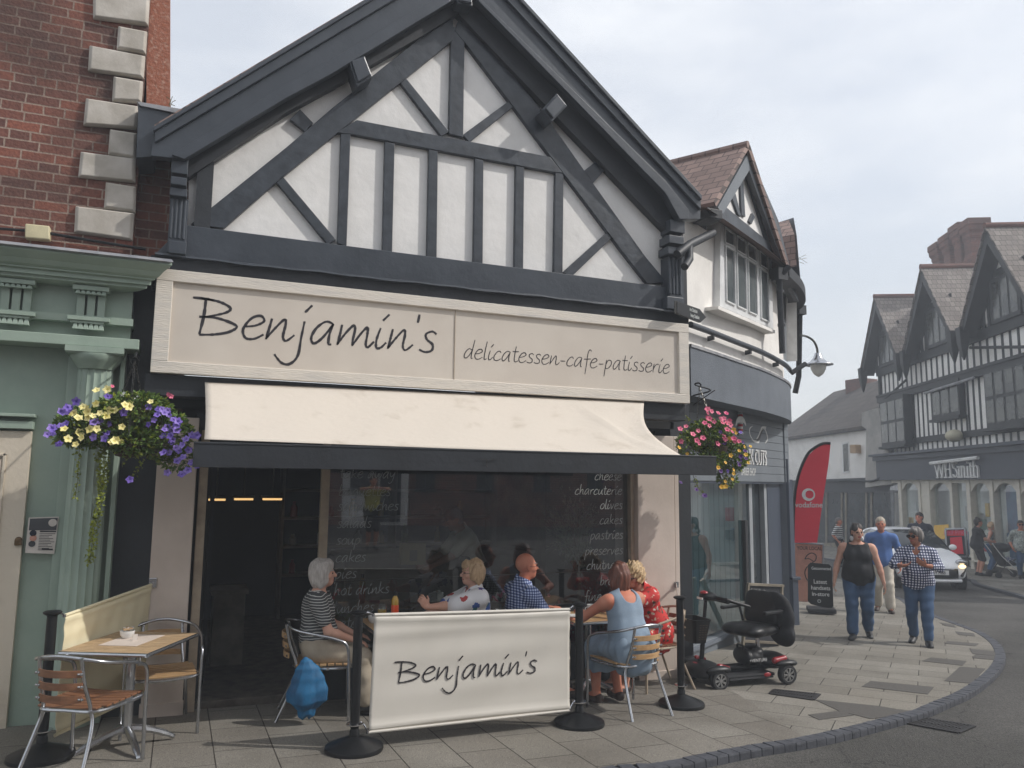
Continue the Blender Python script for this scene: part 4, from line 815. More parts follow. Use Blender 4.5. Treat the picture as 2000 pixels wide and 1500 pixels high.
for (a, b, r, mt) in ((.2, .56, .024, 'navy_cloth'), (.22, .42, .024, 'pink_board'), (.2, .26, .024, 'paper_dark'), (.82, .84, .030, 'paper')):
    c = pq(a, b, .003); mb = MB(); mb.lathe([(.001, -.001), (r, -.001), (r, 0)], c, 18, (0, 1, 0)); mb.build('round_picture', M[mt], po)

# ---------------------------------------------------------------- the cafe with the black and white gable
CF = thing('cafe_building', 'cafe with a black and white timbered gable over a long cream sign', 'building', (2.5, 7.4, -.3))
def poly(mb, px, Y, th): return mb.prism([PY(x, y, Y) for x, y in px], (0, th, 0))
mb = MB(); poly(mb, [(366, 560), (369, 335), (905, -40), (1335, 400), (1335, 620)], 7.30, .25); mb.build('gable_wall', M['plaster_white'], CF)
tb = [[(373, 437), (560, 287), (650, 210), (735, 142), (827, 68), (885, 22), (885, 78), (780, 163), (650, 267), (548, 349), (437, 446)],
      [(900, 30), (962, 97), (1057, 213), (1143, 335), (1158, 357), (1260, 500), (1304, 553), (1264, 553), (1217, 493), (1187, 453), (1100, 338), (1075, 305), (993, 195), (908, 83), (888, 60)]]
for q in tb: mb = MB(); poly(mb, q, 7.245, .08); mb.build('rafter_timber', M['charcoal_wood'], CF, bevel=.006)
mb = MB(); poly(mb, [(881.5, 50), (908, 60), (905, 268), (877, 261)], 7.250, .08); mb.build('king_post', M['charcoal_wood'], CF, bevel=.006)
mb = MB(); poly(mb, [(697, 234), (1075, 306), (1100, 338), (1085, 337), (687, 262), (655, 259)], 7.248, .08); mb.build('collar_beam', M['charcoal_wood'], CF, bevel=.006)
for q in [[(666, 258), (685, 262), (677, 482), (659, 474)], [(752, 276), (771, 280), (766, 495), (747, 491)], [(838, 291), (855.5, 295), (853, 506), (834, 503)], [(928, 309), (944.5, 313), (943, 518), (925, 513)], [(1008, 323), (1024, 327), (1022, 527), (1005, 524)], [(1085, 336), (1101, 339), (1099, 538), (1082, 535)]]:
    mb = MB(); poly(mb, q, 7.254, .08); mb.build('stud', M['charcoal_wood'], CF, bevel=.005)
for q in [[(778, 157), (793, 152), (878, 257), (862, 266)], [(994, 197), (1003, 208), (917, 278), (904, 263)], [(539, 355), (554, 346), (657, 468), (640, 477)], [(1187, 453), (1196, 464), (1117, 540), (1099, 532)], [(566, 233), (586, 213), (612, 240), (596, 257)], [(1141, 333), (1170, 311), (1184, 329), (1158, 358)]]:
    mb = MB(); poly(mb, q, 7.257, .08); mb.build('brace', M['charcoal_wood'], CF, bevel=.005)
mb = MB(); poly(mb, [(360, 439), (1310, 561), (1337, 609), (303, 496)], 7.20, .14); mb.build('tie_beam', M['charcoal'], CF, bevel=.006)
# uneven lead flashing under the beam
zl0 = PY(303, 496, 7.15); zl1 = PY(1345, 611, 7.15); mb = MB(); rg = []
for i in range(60):
    k = i/59; p = zl0.lerp(zl1, k); wob = .004*math.sin(k*31)+.004*math.sin(k*77+1); rg.append([(p.x, 7.24, p.z+.035), (p.x, 7.115+wob*.5, p.z+.004+wob), (p.x, 7.112+wob*.5, p.z-.014+wob), (p.x, 7.24, p.z-.012)])
mb.loft(rg); mb.build('lead_flashing', M['charcoal'], CF, smooth=True)
mb = MB(); poly(mb, [(295, 498), (1345, 612), (1345, 650), (295, 560)], 7.165, .15); mb.build('fascia', M['charcoal_dark'], CF)
# barge boards, mouldings, soffit board, purlin ends
LO = [(301, 255), (913, -111)]; RO = [(913, -111), (1015, 0), (1300, 313), (1369, 388)]
mb = MB(); poly(mb, [(301, 255), (913, -111), (905, -12), (880, 3), (650, 143), (560, 191), (360, 311), (294, 304)], 7.06, .10); mb.build('barge_board', M['charcoal'], CF, bevel=.005)
mb = MB(); poly(mb, [(913, -111), (1015, 0), (1300, 313), (1369, 388), (1368, 428), (1328, 428), (1300, 377), (933, 0), (905, -25)], 7.06, .10); mb.build('barge_board', M['charcoal'], CF, bevel=.005)
mb = MB(); poly(mb, [(301, 252), (913, -114), (912, -86), (303, 277)], 7.02, .06); poly(mb, [(298, 248), (913, -121), (913, -113), (300, 256)], 6.99, .12); mb.build('barge_moulding', M['charcoal'], CF, bevel=.004)
mb = MB(); poly(mb, [(913, -114), (1369, 386), (1369, 409), (912, -86)], 7.02, .06); poly(mb, [(913, -121), (1371, 381), (1371, 390), (913, -113)], 6.99, .12); mb.build('barge_moulding', M['charcoal'], CF, bevel=.004)
mb = MB(); poly(mb, [(335, 302), (560, 163), (650, 114), (876, -19), (880, 3), (650, 143), (560, 191), (360, 311)], 7.035, .05); mb.build('barge_moulding', M['charcoal'], CF, bevel=.006)
mb = MB(); poly(mb, [(933, -8), (1300, 353), (1345, 409), (1345, 428), (1328, 428), (1300, 377), (933, 0)], 7.035, .05); mb.build('barge_moulding', M['charcoal'], CF, bevel=.006)
mb = MB(); poly(mb, [(330, 290), (905, -60), (895, 26), (826, 69), (650, 170), (560, 219), (368, 346), (345, 330)], 7.19, .10); poly(mb, [(895, -60), (1330, 380), (1335, 470), (1303, 452), (962, 97), (895, 26)], 7.192, .10); mb.build('soffit_board', M['charcoal_dark'], CF)  # inner board's darker paint stands in for shade behind the barge
for c4 in ([(681, 118), (712, 109), (728, 150), (697, 168)], [(1059, 214), (1088, 182), (1108, 206), (1078, 238)], [(893, -20), (921, -20), (923, 12), (893, 6)]):
    c = [PY(x, y, 7.04) for x, y in c4]; cc = sum(c, Vector())/4; mb = MB(); mb.prism(c, (0, .2, 0))
    mb.prism([cc+(p-cc)*.82+Vector((0, -.03, 0)) for p in c], (0, .04, 0)); mb.build('purlin_end', M['charcoal'], CF, bevel=.008)
mb = MB(); poly(mb, [(270, 203), (276, 203), (352, 219), (305, 252), (300, 306), (266, 308)], 7.10, .55); mb.build('kneeler', M['charcoal'], CF, bevel=.006)
mb = MB(); a_, b_, c_ = PY(270, 201, 7.08), PY(358, 216, 7.08), PY(352, 222, 7.08); mb.prism([a_+Vector((-.01, 0, .012)), b_+Vector((0, 0, .012)), c_, PY(274, 206, 7.08)], (0, .6, 0)); mb.build('lead_flashing', M['lead'], CF)
mb = MB(); mb.tube([PY(328, 212, 7.3), PY(334, 196, 7.3), PY(325, 190, 7.3)], .003, 4, smooth=3); mb.tube([PY(332, 212, 7.3), PY(336, 200, 7.3), PY(343, 196, 7.3)], .003, 4, smooth=3); mb.tube([PY(333, 203, 7.3), PY(342, 207, 7.3)], .003, 4); mb.tube([PY(330, 205, 7.3), PY(337, 188, 7.3)], .003, 4)
tag(mb.build('weed', M['stem']), 'small dry weed growing on the lead ledge left of the cafe gable', 'weed')
# roof slabs going back
for (a, b, nm) in ((LO[0], LO[1], 0), (RO[0], RO[3], 1)):
    A, B_ = PY(*a, 7.0), PY(*b, 7.0); u = Vector((0, 0, .055)); mb = MB(); mb.prism([A+u*.2, B_+u*.2, B_+u, A+u], (0, 8.0, 0)); mb.build('roof', M['tile_brown'], CF)
mb = MB(); mb.prism([(5.15, 7.5, -.5), (5.42, 7.5, -.5), (5.42, 14, -.5), (5.15, 14, -.5)], (0, 0, 5.0)); mb.build('side_wall', M['charcoal_dark'], CF)
# corner consoles
def console(xa, xb, yt, yb, ya1, side):
    mb = MB(); A = lambda x, y, Y: PY(x, y, Y)
    def bl(x0, y0, x1, y1, Y, th): 
        p, q = A(x0, y0, Y), A(x1, y1, Y); mb.box(p.x, q.x, Y, Y+th, q.z, p.z)
    w = xb-xa
    bl(xa, ya1, xb, yb, 7.14, .18)
    n = 4
    for i in range(n):
        p = A(xa, ya1+2, 7.12); q = A(xb, yb-30, 7.12); a = p.x+(q.x-p.x)*(i+.5)/n; mb.tube([(a, 7.14, q.z), (a, 7.14, p.z)], (q.x-p.x)/n*.40, 8)
    bl(xa-3, yb-28, xb+1, yb, 7.09, .1); bl(xa-1, ya1-20, xb+3, ya1, 7.08, .2); bl(xa+1, ya1-42, xb+2, ya1-22, 7.05, .2); bl(xa+3, yt, xb+4, ya1-44, 7.10, .2)
    mb.build('console', M['charcoal'], CF, bevel=.006)
console(333, 362, 300, 497, 385, 0); console(1306, 1334, 428, 606, 500, 1)
mb = MB(); p, q = PY(1303, 452, 7.2), PY(1337, 606, 7.2); mb.box(p.x, q.x, 7.2, 7.6, q.z, p.z+.3); mb.build('corner_post', M['charcoal'], CF)
mb = MB(); mb.box(-.02, .115, 7.23, 7.5, PY(303, 496, 7.2).z, PY(345, 300, 7.2).z); mb.build('corner_post', M['charcoal_dark'], CF)
# ---- sign board
YS = 7.03; S4 = [PY(307.8, 526, YS), PY(1345, 631, YS), PY(1345, 789, YS), PY(293, 725.5, YS)]
x0, x1 = S4[3].x, S4[1].x; z1 = (S4[0].z+S4[1].z)/2; z0 = (S4[2].z+S4[3].z)/2
sg = thing('shop_sign', 'long cream shop sign lettered Benjamin\'s delicatessen-cafe-patisserie above the awning', 'sign', ((x0+x1)/2, YS, z0))
mb = MB(); mb.box(x0+.01, x1-.01, YS+.03, 7.17, z0+.01, z1-.01); mb.build('panel', M['sign_cream'], sg)
mb = MB(); fw_ = .10; mb.box(x0, x1, YS, YS+.06, z1-fw_, z1); mb.box(x0, x1, YS, YS+.06, z0, z0+fw_); mb.box(x0, x0+.13, YS+.002, YS+.06, z0+fw_, z1-fw_); mb.box(x1-.13, x1, YS+.002, YS+.06, z0+fw_, z1-fw_)
mb.build('frame', M['sign_frame'], sg, bevel=.005)
mb = MB(); xm = PY(890, 660, YS).x; mb.box(xm-.002, xm+.002, YS+.022, YS+.03, z0+fw_, z1-fw_); mb.build('joint_strip', M['frame_beige'], sg)
Yt = YS+.0295
mb = MB(); p0, p1 = PY(392, 652, Yt), PY(862, 690, Yt); base = PY(395, 655, Yt).z; wd = PY(862, 690, Yt).x-PY(381, 655, Yt).x
script(mb, "Benjamin's", (PY(388, 655, Yt).x, Yt, PY(395, 654, Yt).z), (1, 0, 0), (0, 0, 1), .205, .022, jag=.22, width=wd*.965, slant=.13)
mb.build('lettering', M['ink'], sg)
mb = MB(); a, b = PY(905, 700, Yt), PY(1308, 727, Yt); script(mb, "delicatessen-cafe-patisserie", (a.x, Yt, PY(905, 699, Yt).z), (1, 0, 0), (0, 0, 1), .098, .0085, jag=.1, width=b.x-a.x, slant=.12)
mb.build('lettering', M['ink'], sg)
# ---- awning cassette, cloth and valance board
mb = MB(); a, b = PY(283, 737, 7.10), PY(1340, 822, 7.10); zz0 = PY(1340, 822, 7.1).z; mb.box(a.x, b.x, 7.10, 7.30, zz0, z0-.003); mb.build('lower_fascia', M['charcoal_dark'], CF, bevel=.006)
AW = thing('awning', 'cream canvas awning with a black front board over the cafe window', 'awning', (2.4, 6.6, 2.2)); YV = 5.98
T0, T1 = PY(400, 747, 7.08), PY(1258, 785, 7.08); B0, B1 = PY(399, 858.5, YV), PY(1335, 893, YV)
mb = MB(); nu, nv = 80, 16; rows = []
for j in range(nv+1):
    v = j/nv; row = []
    for i in range(nu+1):
        u = i/nu; p = T0.lerp(T1, u).lerp(B0.lerp(B1, u), v); sag = .05*math.sin(PI*v)
        p = p+Vector((0, 0, -sag)); e = max(0, (u-.72)/.28); p.x -= .16*math.sin(PI*v)*e*e; e0 = max(0, (.05-u)/.05); p.x += .01*math.sin(PI*v)*e0
        p.z += .012*math.sin(u*37+v*3)*math.sin(PI*v)*(.3+e)+.010*math.sin(u*11+2)*math.sin(PI*v)
        dd_ = abs((u-.80)*1.1-(v-.05)*.22); p.z += .03*math.exp(-(dd_/.012)**2)*math.sin(PI*min(1, v*1.05))*(u > .7)
        row.append(p)
    rows.append(row)
mb.loft(rows, closed=False, caps=False); o = mb.build('canvas', M['canvas'], AW, smooth=2); sm = o.modifiers.new('thick', 'SOLIDIFY'); sm.thickness = .004
mb = MB(); V0, V1 = PY(379, 858, YV-.02), PY(1398, 895.5, YV-.02); vz0 = (PY(377, 906.7, YV-.02).z+PY(1322, 932, YV-.02).z)/2; mb.box(V0.x, V1.x, YV-.03, YV, vz0, (V0.z+V1.z)/2); mb.box(V0.x, V1.x, YV-.035, YV+.03, (V0.z+V1.z)/2-.012, (V0.z+V1.z)/2+.004)
mb.build('valance_board', M['charcoal_dark'], AW, bevel=.004)
mb = MB()
for x in (T0.x+.25, 2.3, T1.x-.3): mb.tube([(x, 7.1, 2.2), (x+.05, 6.6, 1.83), (x, YV+.02, 1.85)], .016, 8)
mb.build('folding_arm', M['charcoal_dark'], AW, smooth=True)
mb = MB(); p = PY(950, 897, YV-.04); mb.tube([p+Vector((-.09, 0, 0)), p+Vector((.09, 0, -.002))], .0022, 4); mb.tube([p+Vector((0, 0, 0)), p+Vector((.003, -.006, -.03)), p+Vector((-.005, -.006, -.05)), p+Vector((.01, -.006, -.065))], .004, 5, smooth=3); mb.build('hook', M['metal_thin'], AW)
# ---- shopfront: pillars, frames, door opening, glass
xg = lambda px, y, Y: PY(px, y, Y).x
mb = MB(); pl0, pl1 = -.19, .125; mb.box(pl0, pl1, 7.26, 7.75, -.27, 2.2); mb.build('pillar', M['cream_paint'], CF, bevel=.008)
mb = MB(); pr0, pr1 = PY(1247, 1100, 7.26).x, PY(1329, 1100, 7.26).x; mb.box(pr0, pr1-.065, 7.26, 7.75, -.42, 2.2); mb.box(pr1-.06, pr1, 7.268, 7.75, -.42, 2.2); mb.build('pillar', M['cream_paint'], CF, bevel=.008)
mb = MB(); mb.box(-.55, pl0, 7.36, 7.6, -.28, 3.4); mb.build('dark_pier', M['charcoal_dark'], CF)
mb = MB(); mb.box(pl0-.01, pl1+.008, 7.25, 7.3, -.30, -.16); mb.build('pillar_foot', M['cream_paint'], CF, bevel=.004); mb = MB(); mb.box(pr0-.01, pr1+.008, 7.25, 7.3, -.45, -.30); mb.build('pillar_foot', M['cream_paint'], CF, bevel=.004)
YG = 7.40
def post(a, b, Y=YG-.03, z0=-.3, th=.07, m='frame_beige'): 
    mb = MB(); mb.box(a, b, Y, Y+th, z0, 2.1); return mb.build('frame_post', M[m], CF, bevel=.004)
post(xg(385, 1000, 7.33)+.0, xg(402, 1000, 7.33), 7.33, m='frame_beige'); post(xg(626, 1000, 7.33), xg(642, 1000, 7.33), 7.33, m='frame_beige'); post(xg(1232, 1000, 7.33), pr0-.003, 7.33, z0=-.4)
wx0, wx1 = xg(642, 1000, 7.36), xg(1232, 1000, 7.36); zsill = PY(700, 1290, 7.4).z
mb = MB(); mb.box(wx0, wx1, YG-.03, YG+.08, zsill-.06, zsill); mb.box(wx0-.1, wx1+.02, YG, YG+.1, -.42, zsill-.06); mb.box(.1, wx1+.1, YG-.03, YG+.1, 1.98, 2.25); mb.build('stall_riser', M['charcoal_dark'], CF)
gl = MB(); gl.box(wx0-.005, wx1+.005, YG+.01, YG+.018, zsill-.01, 2.0); gl.build('window_pane', M['window_glass'], CF)
gl = MB(); gl.box(wx0, wx1, YG+.0, YG+.012, PY(800, 1130, YG).z-.004, PY(800, 1130, YG).z+.002); gl.build('glazing_line', M['metal_thin'], CF)
# writing on the glass
YW = YG+.006
def wline(s, px, py, xh, w=.006, right=None, m='glass_text'):
    mb = MB(); a = PY(px, py, YW); script(mb, s, a, (1, 0, 0), (0, 0, 1), xh, w, end=right, slant=.12, ext=.001, jag=.05); return mb
left = [('take away', 663, 933), ('baguettes', 661, 968), ('sandwiches', 659, 997), ('salads', 658, 1031), ('soup', 656, 1064), ('cakes', 655, 1098), ('pies', 654, 1130), ('hot drinks', 652, 1163), ('lunches', 651, 1198), ('catering', 650, 1228)]
allm = MB()
for i, (s, x, y) in enumerate(left): m_ = wline(s, x, y, .058, .0052); allm.add(m_.v, m_.f)
allm.build('lettering', M['glass_text_dim'], CF)
allm = MB()
for s, x, y in [('cheese', 1214, 938), ('charcuterie', 1215, 966), ('olives', 1216, 994), ('cakes', 1216, 1023), ('pastries', 1217, 1052), ('preserves', 1217, 1082), ('chutneys', 1218, 1110), ('bread', 1218, 1141), ('fine wine', 1219, 1170)]:
    m_ = wline(s, x, y, .058, .0058, right=True); allm.add(m_.v, m_.f)
allm.build('lettering', M['glass_text'], CF)
# interior
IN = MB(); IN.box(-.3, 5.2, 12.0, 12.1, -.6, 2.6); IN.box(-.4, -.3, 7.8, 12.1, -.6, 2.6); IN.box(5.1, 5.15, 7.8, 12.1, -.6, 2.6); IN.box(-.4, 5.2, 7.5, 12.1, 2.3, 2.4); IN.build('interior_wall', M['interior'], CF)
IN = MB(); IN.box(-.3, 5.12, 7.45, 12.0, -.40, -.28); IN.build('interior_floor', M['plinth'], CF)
mb = MB(); mb.box(.13, wx0-.05, 7.42, 7.6, -.45, -.22); mb.build('door_step', M['plinth'], CF, bevel=.01)
dg = MB(); dg.bar((.215, 7.46, -.2), (.215, 7.46, 2.), .05, .02, (0, 1, 0)); dg.bar((.215, 7.46, -.2), (.30, 8.2, -.2), .04, .05); dg.bar((.30, 8.2, -.2), (.30, 8.2, 2.), .04, .05, (0, 1, 0)); 
D_ = dg.build('glass_door', M['charcoal_dark'], CF); mb = MB(); mb.tube([(.19, 7.45, .52), (.19, 7.42, .54), (.19, 7.42, .95), (.19, 7.45, .97)], .008, 6); mb.build('handle', M['steel'], D_, smooth=True)
def room(name, label, cat, boxes, m, bev=.006, group=None):
    mb = MB()
    for b in boxes: mb.box(*b)
    o = mb.build(name, m, bevel=bev); tag(o, label, cat, group); return o
for x, w_, z in ((405, 35, 976), (458, 36, 975), (514, 36, 975)):
    a, b = PY(x, z, 11.0), PY(x+w_, z, 11.0); t = thing('pendant_lamp', {405: 'warm strip light glowing inside the doorway, nearest the cream pillar', 458: 'warm strip light glowing inside the doorway, between two others', 514: 'warm strip light glowing inside the doorway, nearest the window'}[x], 'lamp', ((a.x+b.x)/2, 11, a.z), group='strip lights inside the cafe')
    mb = MB(); mb.box(a.x, b.x, 10.95, 11.1, a.z-.012, a.z+.014); mb.build('lit_tube', M['warm_light'], t); mb = MB(); mb.box(a.x-.02, b.x+.02, 10.93, 11.15, a.z+.015, a.z+.05); mb.box((a.x+b.x)/2-.01, (a.x+b.x)/2+.01, 11, 11.02, a.z+.05, 2.31); mb.build('housing', M['interior_mid'], t)
room('display_plinth', 'pale square plinth standing just inside the dark doorway', 'plinth', [(.40, .72, 9.0, 9.4, -.3, .45), (.37, .75, 8.97, 9.43, .45, .5)], M['interior_mid'])
room('counter', 'pale serving counter seen dimly behind the window', 'counter', [(1.9, 4.4, 9.7, 10.3, -.3, .72), (1.85, 4.45, 9.65, 10.35, .72, .78)], M['interior_mid'])
room('back_shelf', 'dark shelf unit on the rear wall of the cafe', 'shelf', [(1.4, 4.6, 11.6, 11.95, z, z+.04) for z in (.3, .7, 1.1, 1.5)]+[(1.36, 1.4, 11.6, 11.95, -.3, 1.9), (4.6, 4.64, 11.6, 11.95, -.3, 1.9), (3., 3.04, 11.6, 11.95, -.3, 1.9)], M['interior_mid'])
rj = random.Random(4); jn = 0
for z in (.34, .74, 1.14):
    for k in range(7):
        x = 1.6+k*.42+rj.uniform(-.08, .08); r = rj.uniform(.04, .07); hh = rj.uniform(.14, .28); mb = MB(); mb.lathe([(r, 0), (r, hh*.6), (r*.5, hh*.8), (r*.45, hh)], (x, 11.75, z), 10)
        o = mb.build('bottle', [M['drink_liquid'], M['red_gloss'], M['glass_text_dim'], M['leaf']][rj.randrange(4)], smooth=True); tag(o, 'dim bottle on the shelf at the back of the cafe', 'bottle', 'bottles on the back shelf')
# inner window shelf with hampers, paper bag, boxes
room('window_shelf', 'painted wooden display bench behind the cafe window', 'bench', [(2.35, 4.3, 7.75, 8.1, .20, .24), (2.4, 2.45, 7.8, 8.05, -.3, .2), (4.2, 4.25, 7.8, 8.05, -.3, .2), (2.5, 4.2, 7.85, 7.9, -.1, .16)], M['interior_mid'])
room('window_shelf', 'low grey-green bench behind the left end of the cafe window', 'bench', [(1.2, 2.25, 7.75, 8.1, .24, .28), (1.25, 1.3, 7.8, 8.05, -.3, .24), (2.15, 2.2, 7.8, 8.05, -.3, .24)], M['interior_mid'])
def hamper(x, y, z, w, h, label, bows):
    t = thing('hamper', label, 'basket', (x, y, z)); mb = MB(); n = 24
    rings = [[(x+(w/2*k)*(max(-1, min(1, 1.25*math.cos(a)))), y+.13*k*(max(-1, min(1, 1.25*math.sin(a)))), z+zz) for a in [2*PI*i/n for i in range(n)]] for zz, k in ((0, .88), (h, 1.), (h, .93), (.02, .82))]; mb.loft(rings); mb.build('basket', M['basketry'], t)
    rr = random.Random(len(label)); mb = MB()
    for i in range(6): a, b = x+rr.uniform(-w*.35, w*.35), y+rr.uniform(-.06, .06); mb.obox((a, b, z+h+.02), (Vector((1, 0, rr.uniform(-.4, .4))).normalized(), Vector((0, 1, 0)), Vector((rr.uniform(-.4, .4), 0, 1)).normalized()), (.035, .02, .06))
    mb.build('packet', M['paper'], t)
    if bows:
        mb = MB()
        for i in range(10): a = Vector((x+rr.uniform(-w*.4, w*.3), y-.08, z+h+.06+rr.uniform(-.03, .05))); mb.tube([a, a+Vector((rr.uniform(-.06, .06), -.02, rr.uniform(-.05, .05))), a+Vector((rr.uniform(-.07, .07), -.01, rr.uniform(-.06, .03)))], .009, 5, smooth=3)
        mb.build('ribbon', M['petal_pink'], t, smooth=True)
c = PY(990, 1140, 7.95); hamper(c.x, 7.95, .24, .5, .17, 'wicker hamper tied with pink ribbons behind the bald man', True); c = PY(835, 1150, 7.95); hamper(c.x, 7.95, .28, .46, .17, 'wicker hamper of packets behind the butterfly blouse woman', False)
pb = thing('paper_bag', 'brown paper bag with a printed emblem standing in the window', 'bag', PY(808, 1100, 7.9)); q = [PY(x, y, 7.9) for x, y in ((785, 1062), (832, 1062), (831, 1103), (784, 1103))]; mb = MB(); mb.prism(q, (0, .1, 0)); mb.build('bag_body', mat('kraft', lin((170, 150, 112)), .8), pb)
mb = MB(); mb.prism([q[0].lerp(q[2], .45)+Vector((-.03, -.003, .03)), q[0].lerp(q[2], .45)+Vector((.05, -.003, .03)), q[0].lerp(q[2], .45)+Vector((.05, -.003, -.08)), q[0].lerp(q[2], .45)+Vector((-.03, -.003, -.08))], (0, .002, 0)); mb.build('emblem', M['interior_mid'], pb)

# ---------------------------------------------------------------- the curved barber shop building
BB = thing('barber_building', 'white rendered building curving round the corner above a grey barber shop front', 'building', (7.5, 9.2, -.5))
PC = [Vector((x, y, 0)) for x, y in [(5.40, 7.42), (5.95, 7.72), (6.7, 8.15), (7.4, 8.55), (8.15, 9.05), (8.75, 9.5), (9.28, 10.02), (9.62, 10.6), (9.75, 11.4), (9.7, 13), (9.3, 16), (8.6, 20)]]
PCs = crom(PC, 6)
def curved(z0, z1, off0, off1, m, name, i0=0, i1=None, parent=BB, smooth=True):
    a = offset(PCs, -off0)[i0:i1]; b = offset(PCs, -off1)[i0:i1]; mb = MB(); mb.loft([[(p.x, p.y, z0), (q.x, q.y, z0), (q.x, q.y, z1), (p.x, p.y, z1)] for p, q in zip(a, b)]); return mb.build(name, m, parent, smooth=smooth)
zl = 3.30; zct = 3.22; zgt = 3.53
cd = Vector((.859, .512, 0)); cn = Vector((.512, -.859, 0)); co_ = Vector((5.6, 8.10, 0))
def PB(x, y, off=0): return PL(x, y, co_+cn*off, cn)
ztop = 6.3
eave = PL(1430, 470, (6.9, 8.2, 0), cn).z
zev = eave
curved(zl-.3, zev+.05, -.35, -.10, M['render_white'], 'wall')
curved(zl-.035, zl, -.12, .01, M['lead'], 'lead_flashing', 0, 44); 
for i in range(0): pass
zcb = PL(1346, 766, (5.5, 7.35, 0), cn).z
curved(zcb, zl-.035, -.30, -.005, M['grey_render'], 'canopy', 0, 40)
curved(-.8, zl-.03, -.4, -.12, M['grey_render'], 'lower_wall', 36)
curved(-.8, 2.1, -.38, -.07, M['navy_grey'], 'corner_pier', 37, 42)
# sign board of timber slats, window of strip blinds
zb0 = PB(1540, 942, .10).z; zb1 = zcb+.15; e0 = (PB(1300, 900, .1)-co_).dot(cd); e1 = (PB(1541, 900, .1)-co_).dot(cd)
bs_ = MB()
for i in range(9):
    k0, k1 = zb0+(zb1-zb0)*i/9, zb0+(zb1-zb0)*(i+1)/9-.006; p = co_+cd*(e0+e1)/2; bs_.obox((p.x+cn.x*.08, p.y+cn.y*.08, (k0+k1)/2), (cd, cn, (0, 0, 1)), ((e1-e0)/2, .02, (k1-k0)/2))
bsg = thing('barber_sign', 'grey slatted barber shop sign board with a swirl emblem and white edged lettering', 'sign', co_+cd*(e0+e1)/2+cn*.08+Vector((0, 0, zb0))); bs_.build('board', M['grey_board'], bsg, bevel=.003)
mb = MB(); p = co_+cd*(e0+e1)/2+cn*.06; mb.obox((p.x, p.y, (zb0+zb1)/2), (cd, cn, (0, 0, 1)), ((e1-e0)/2+.03, .025, (zb1-zb0)/2+.03)); mb.build('backing', M['navy_grey'], bsg)
UPZ = (0, 0, 1)
def btext(s, px, py, hpx, m, bold, off, wide, ext=.002):
    a = PB(px, py, off); b = PB(px, py-hpx, off); mb = MB(); ftext(mb, s, a, cd, UPZ, (b.z-a.z)/.73, ext, 'RIGHT', bold, wide); return mb.build('lettering', m, bsg)
btext('NK CUTS', 1498, 908, 28, M['white_paint'], .035, .102, .72); btext('NK CUTS', 1496.5, 907.5, 27, M['ink'], -.012, .106, .735)
btext('BARBER SHOP', 1476, 929, 15, M['white_paint'], .0, .102, .62)
mb = MB()   # swirl emblem
def sw(pts, w, off):
    P = crom([PB(x, y, off) for x, y in pts], 6); rg = []
    for i, p in enumerate(P):
        t = (P[min(i+1, len(P)-1)]-P[max(i-1, 0)]).normalized(); s2 = t.cross(cn); k = w*math.sin(PI*(i+.6)/(len(P)+.4)); rg.append([p+s2*k, p-s2*k, p-s2*k+cn*.002, p+s2*k+cn*.002])
    return rg
for k in range(3): mb.loft(sw([(1468+k*4, 858+k*3), (1476+k*3, 862), (1484, 848-k), (1488+k*2, 836), (1497-k, 834+k*3)], .028, .103))
mb.loft(sw([(1470, 832), (1464, 838), (1465, 850), (1470, 858)], .014, .103)); mb.loft(sw([(1494, 866), (1499, 858), (1497, 846), (1493, 838)], .014, .103)); mb.build('emblem', M['white_paint'], bsg)
mb = MB()
for k in range(2): mb.loft(sw([(1472+k*5, 859+k*2), (1480+k*3, 858), (1486+k, 846), (1490+k*3, 836)], .013, .106))
mb.build('emblem_shadow', M['ink'], bsg)  # dark painted strokes of the swirl
mb = MB(); a, b = PB(1446, 842, .13), PB(1446, 808, .13); mb.tube([a, b], .035, 10); mb.build('striped_pole', None or stripes('pole_stripe', lin((220, 220, 218)), lin((196, 60, 66)), 14, .5, 0), bsg, smooth=True)
mb = MB(); mb.ell(b+Vector((0, 0, .05)), (.04, .04, .05)); mb.ell(a-Vector((0, 0, .03)), (.045, .045, .03)); mb.build('pole_cap', M['glass_text'], bsg, smooth=True)
mb = MB(); mb.loft(sw([(1437, 832), (1440, 822), (1446, 819), (1453, 822), (1457, 832)], .045, .172)); mb.build('ribbon', M['white_paint'], bsg)
# glazing below
g0 = PB(1334, 1283, 0); g1 = PB(1545, 1215, 0); L0 = (g0-co_).dot(cd); L1 = (g1-co_).dot(cd)
def bbox(l0, l1, o0, o1, z0, z1, mbx=None):
    mbx = mbx or MB(); p = co_+cd*(l0+l1)/2+cn*(o0+o1)/2; mbx.obox((p.x, p.y, (z0+z1)/2), (cd, cn, UPZ), ((l1-l0)/2, abs(o1-o0)/2, (z1-z0)/2)); return mbx
lu = lambda px, y=1100, off=0: (PB(px, y, off)-co_).dot(cd)
zs_ = PB(1400, 1240, 0).z
bbox(-.3, lu(1466), -.05, .06, -.7, zs_).build('stall_riser', M['grey_board'], BB, bevel=.005); bbox(-.3, lu(1466), .06, .10, zs_-.05, zs_-.01).build('sill', M['grey_render'], BB)
mb = MB(); l = -.25; k = 0
while l < lu(1464):
    bl = bbox(l, l+.088, -.10+(k % 2)*.006, -.094+(k % 2)*.006, zs_, zb0+.1, mb); l += .093; k += 1
bl_m = mat('blind', lin((104, 132, 134)), .7, col2=lin((92, 120, 122)), nscale=2); mb.build('strip_blind', bl_m, BB)
bbox(-.3, lu(1466), -.012, -.004, zs_, zb0+.1).build('window_pane', M['window_glass'], BB)
